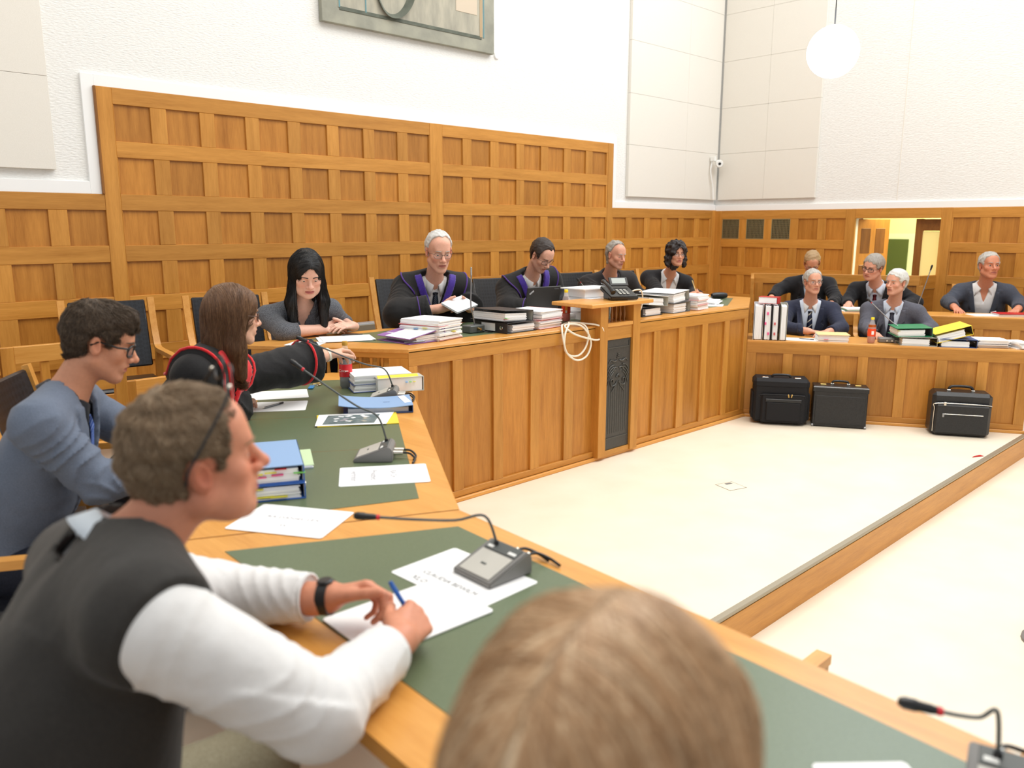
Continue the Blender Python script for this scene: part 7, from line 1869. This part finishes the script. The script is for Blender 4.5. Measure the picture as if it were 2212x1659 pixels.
# second row
H11 = mk_head((8.44, 4.124, 1.318), -150, -36, 0, sc=0.99)
s3 = Person('sandy haired man in black suit bending down behind the navy suit', (8.72, 4.28, 0.70), (8.54, 4.185, 1.125), hd(-150), H11,
            {'R': (A_(8.34, 4.44, 1.01), A_(8.10, 4.40, 0.93), dict(d=(-0.8, 0.0, -0.4), n=(0, 0, 1), curl=REST)),
             'L': (A_(8.52, 3.86, 0.93), A_(8.26, 3.80, 0.90), dict(d=(-0.8, 0.0, 0), n=(0, 0, 1), curl=REST))},
            floor=0.13, sc=1.06, skin=srgb(214, 154, 124), h=0.012, hf=0.005, ruddy=0.5, brows='hair_sandy', eye_dir=hd(-150, -60))
s3.clothes('shirt', 'blue_shirt', g=0.010, neck_r=0.06, arms=''); sh = s3.cl
s3.clothes('jacket', 'black_suit', g=0.022, sleeve=(0.022, 0.02, 0.02), v=(0.07, 0.40), lapel=0.005, neck_r=0.072, fold=0.006, h=0.009, seed=14)
s3.lapels('black_suit', (0.07, 0.40), 0.075)
s3.collar('blue_shirt', r0=0.064, hgt=0.04, drop=0.04); s3.tie('tie_blue', sh, z1=-0.40, off=0.010); s3.trousers('trousers_dark', h=0.02)
s3.hair(short_hair(H11, 0.010, front=(0.066, 0.070), temple=(0.022, -0.004), nape=-0.065, amp=0.004, freq=95, seed=23), 'hair_sandy', 0.0048)
s3.glasses('specs_brown', w=0.025, hgt=0.014, rr=0.0016)

H12 = mk_head((8.605, 3.534, 1.285), -190, -14, -10, sc=1.05, fat=0.9, nose=1.1, w=1.04)
s4 = Person('grey haired man in black suit with maroon tie and dark glasses leaning sideways', (9.10, 3.62, 0.66), (8.76, 3.545, 1.075), hd(-168), H12,
            {'R': (A_(8.60, 3.78, 0.90), A_(8.38, 3.66, 0.90), dict(d=(-0.8, -0.2, 0), n=(0, 0, 1), curl=REST)),
             'L': (A_(8.90, 3.18, 0.92), A_(8.62, 3.20, 0.90), dict(d=(-0.8, 0.2, 0), n=(0, 0, 1), curl=REST))},
            floor=0.13, sc=1.1, skin=srgb(222, 166, 142), h=0.012, hf=0.005, ruddy=0.6, brows='hair_dark', belly=0.03)
s4.clothes('shirt', 'blue_shirt', g=0.010, neck_r=0.062, arms=''); sh = s4.cl
s4.clothes('jacket', 'black_suit', g=0.024, sleeve=(0.024, 0.022, 0.022), v=(0.085, 0.40), lapel=0.005, neck_r=0.074, fold=0.006, h=0.009, seed=15)
s4.lapels('black_suit', (0.085, 0.40), 0.075)
s4.collar('blue_shirt', r0=0.067, hgt=0.04, drop=0.04, spread=0.8); s4.tie('tie_maroon', sh, z1=-0.40, w1=0.042, off=0.010); s4.trousers('trousers_dark', h=0.02)
s4.hair(short_hair(H12, 0.016, front=(0.074, 0.062), temple=(0.024, -0.02), nape=-0.08, amp=0.003, freq=80, seed=25), 'hair_grey', 0.0048)
s4.glasses('specs_black', w=0.026, hgt=0.018, rr=0.0022, top_heavy=1)

H13 = mk_head((9.242, 2.627, 1.31), -139, 4, 0, sc=1.10, jaw=1.05, nose=1.05)
s5 = Person('grey haired man in charcoal jacket and open white shirt at the right edge', (9.52, 2.74, 0.66), (9.34, 2.68, 1.085), hd(-160), H13,
            {'R': (A_(9.13, 2.94, 0.93), A_(8.88, 2.80, 0.90), dict(d=(-0.7, -0.5, -0.1), n=(0, 0, 1), curl=REST)),
             'L': (A_(9.42, 2.36, 0.93), A_(9.14, 2.30, 0.90), dict(d=(-0.8, 0.0, -0.1), n=(0, 0, 1), curl=REST))},
            floor=0.13, sc=1.1, skin=srgb(204, 138, 108), lip=srgb(172, 96, 84), h=0.012, hf=0.005, ruddy=0.5, brows='hair_grey')
s5.clothes('shirt', 'white_shirt', g=0.014, neck_r=0.066, v=(0.035, 0.10), arms='', fold=0.006)
s5.clothes('jacket', 'charcoal_suit', g=0.028, sleeve=(0.026, 0.024, 0.022), v=(0.10, 0.60), lapel=0.006, neck_r=0.078, fold=0.006, h=0.009, seed=16)
s5.lapels('charcoal_suit', (0.10, 0.60), 0.075)
s5.collar('white_shirt', r0=0.068, hgt=0.045, drop=0.05, spread=0.9, flare=0.018, open_=0.5); s5.trousers('trousers_dark', h=0.02)
O('pocket_square', box(0.05, 0.006, 0.016, 'white_shirt'), None, s5.root, tuple(s5.N - s5.t * 0.2 + s5.f * 0.165 - s5.r * 0.10 - s5.o), (0.3, 0.3, math.atan2(s5.r[1], s5.r[0])))
s5.hair(short_hair(H13, 0.013, front=(0.068, 0.076), temple=(0.024, -0.01), nape=-0.07, recede=0.008, amp=0.005, freq=90, seed=27), 'hair_silver', 0.0048)

# blonde woman at the bottom edge, seen from behind
H14 = mk_head((0.455, 0.365, 1.245), 8, -14, 0, sc=1.17, female=True)
w14 = Person('woman with blonde streaked hair seen from behind at the bottom edge', (0.12, 0.32, 0.60), (0.375, 0.36, 1.04), hd(4), H14,
             {'R': (A_(0.50, 0.12, 0.90), A_(0.74, 0.18, 0.92), dict(d=(0.9, 0.3, 0), n=(0, 0, 1), curl=REST)),
              'L': (A_(0.52, 0.60, 0.90), A_(0.74, 0.50, 0.92), dict(d=(0.9, -0.3, 0), n=(0, 0, 1), curl=REST))},
             floor=0.115, sc=0.98, skin=srgb(226, 178, 152), hf=0.0045, h=0.012, brows='hair_blonde')
w14.clothes('top', 'dark_shirt', g=0.016, neck_r=0.07, h=0.010); w14.trousers('trousers_dark', h=0.02)
w14.hair(long_hair(H14, 0.018, 0.24, 0.085, 0.0035, 60, 31, front_open=0.05, back=0.085), 'hair_blonde', 0.0045, part_uv, strands=9000, slen=0.16, srad=0.0008, long=True, steps=8, lift=0.004)
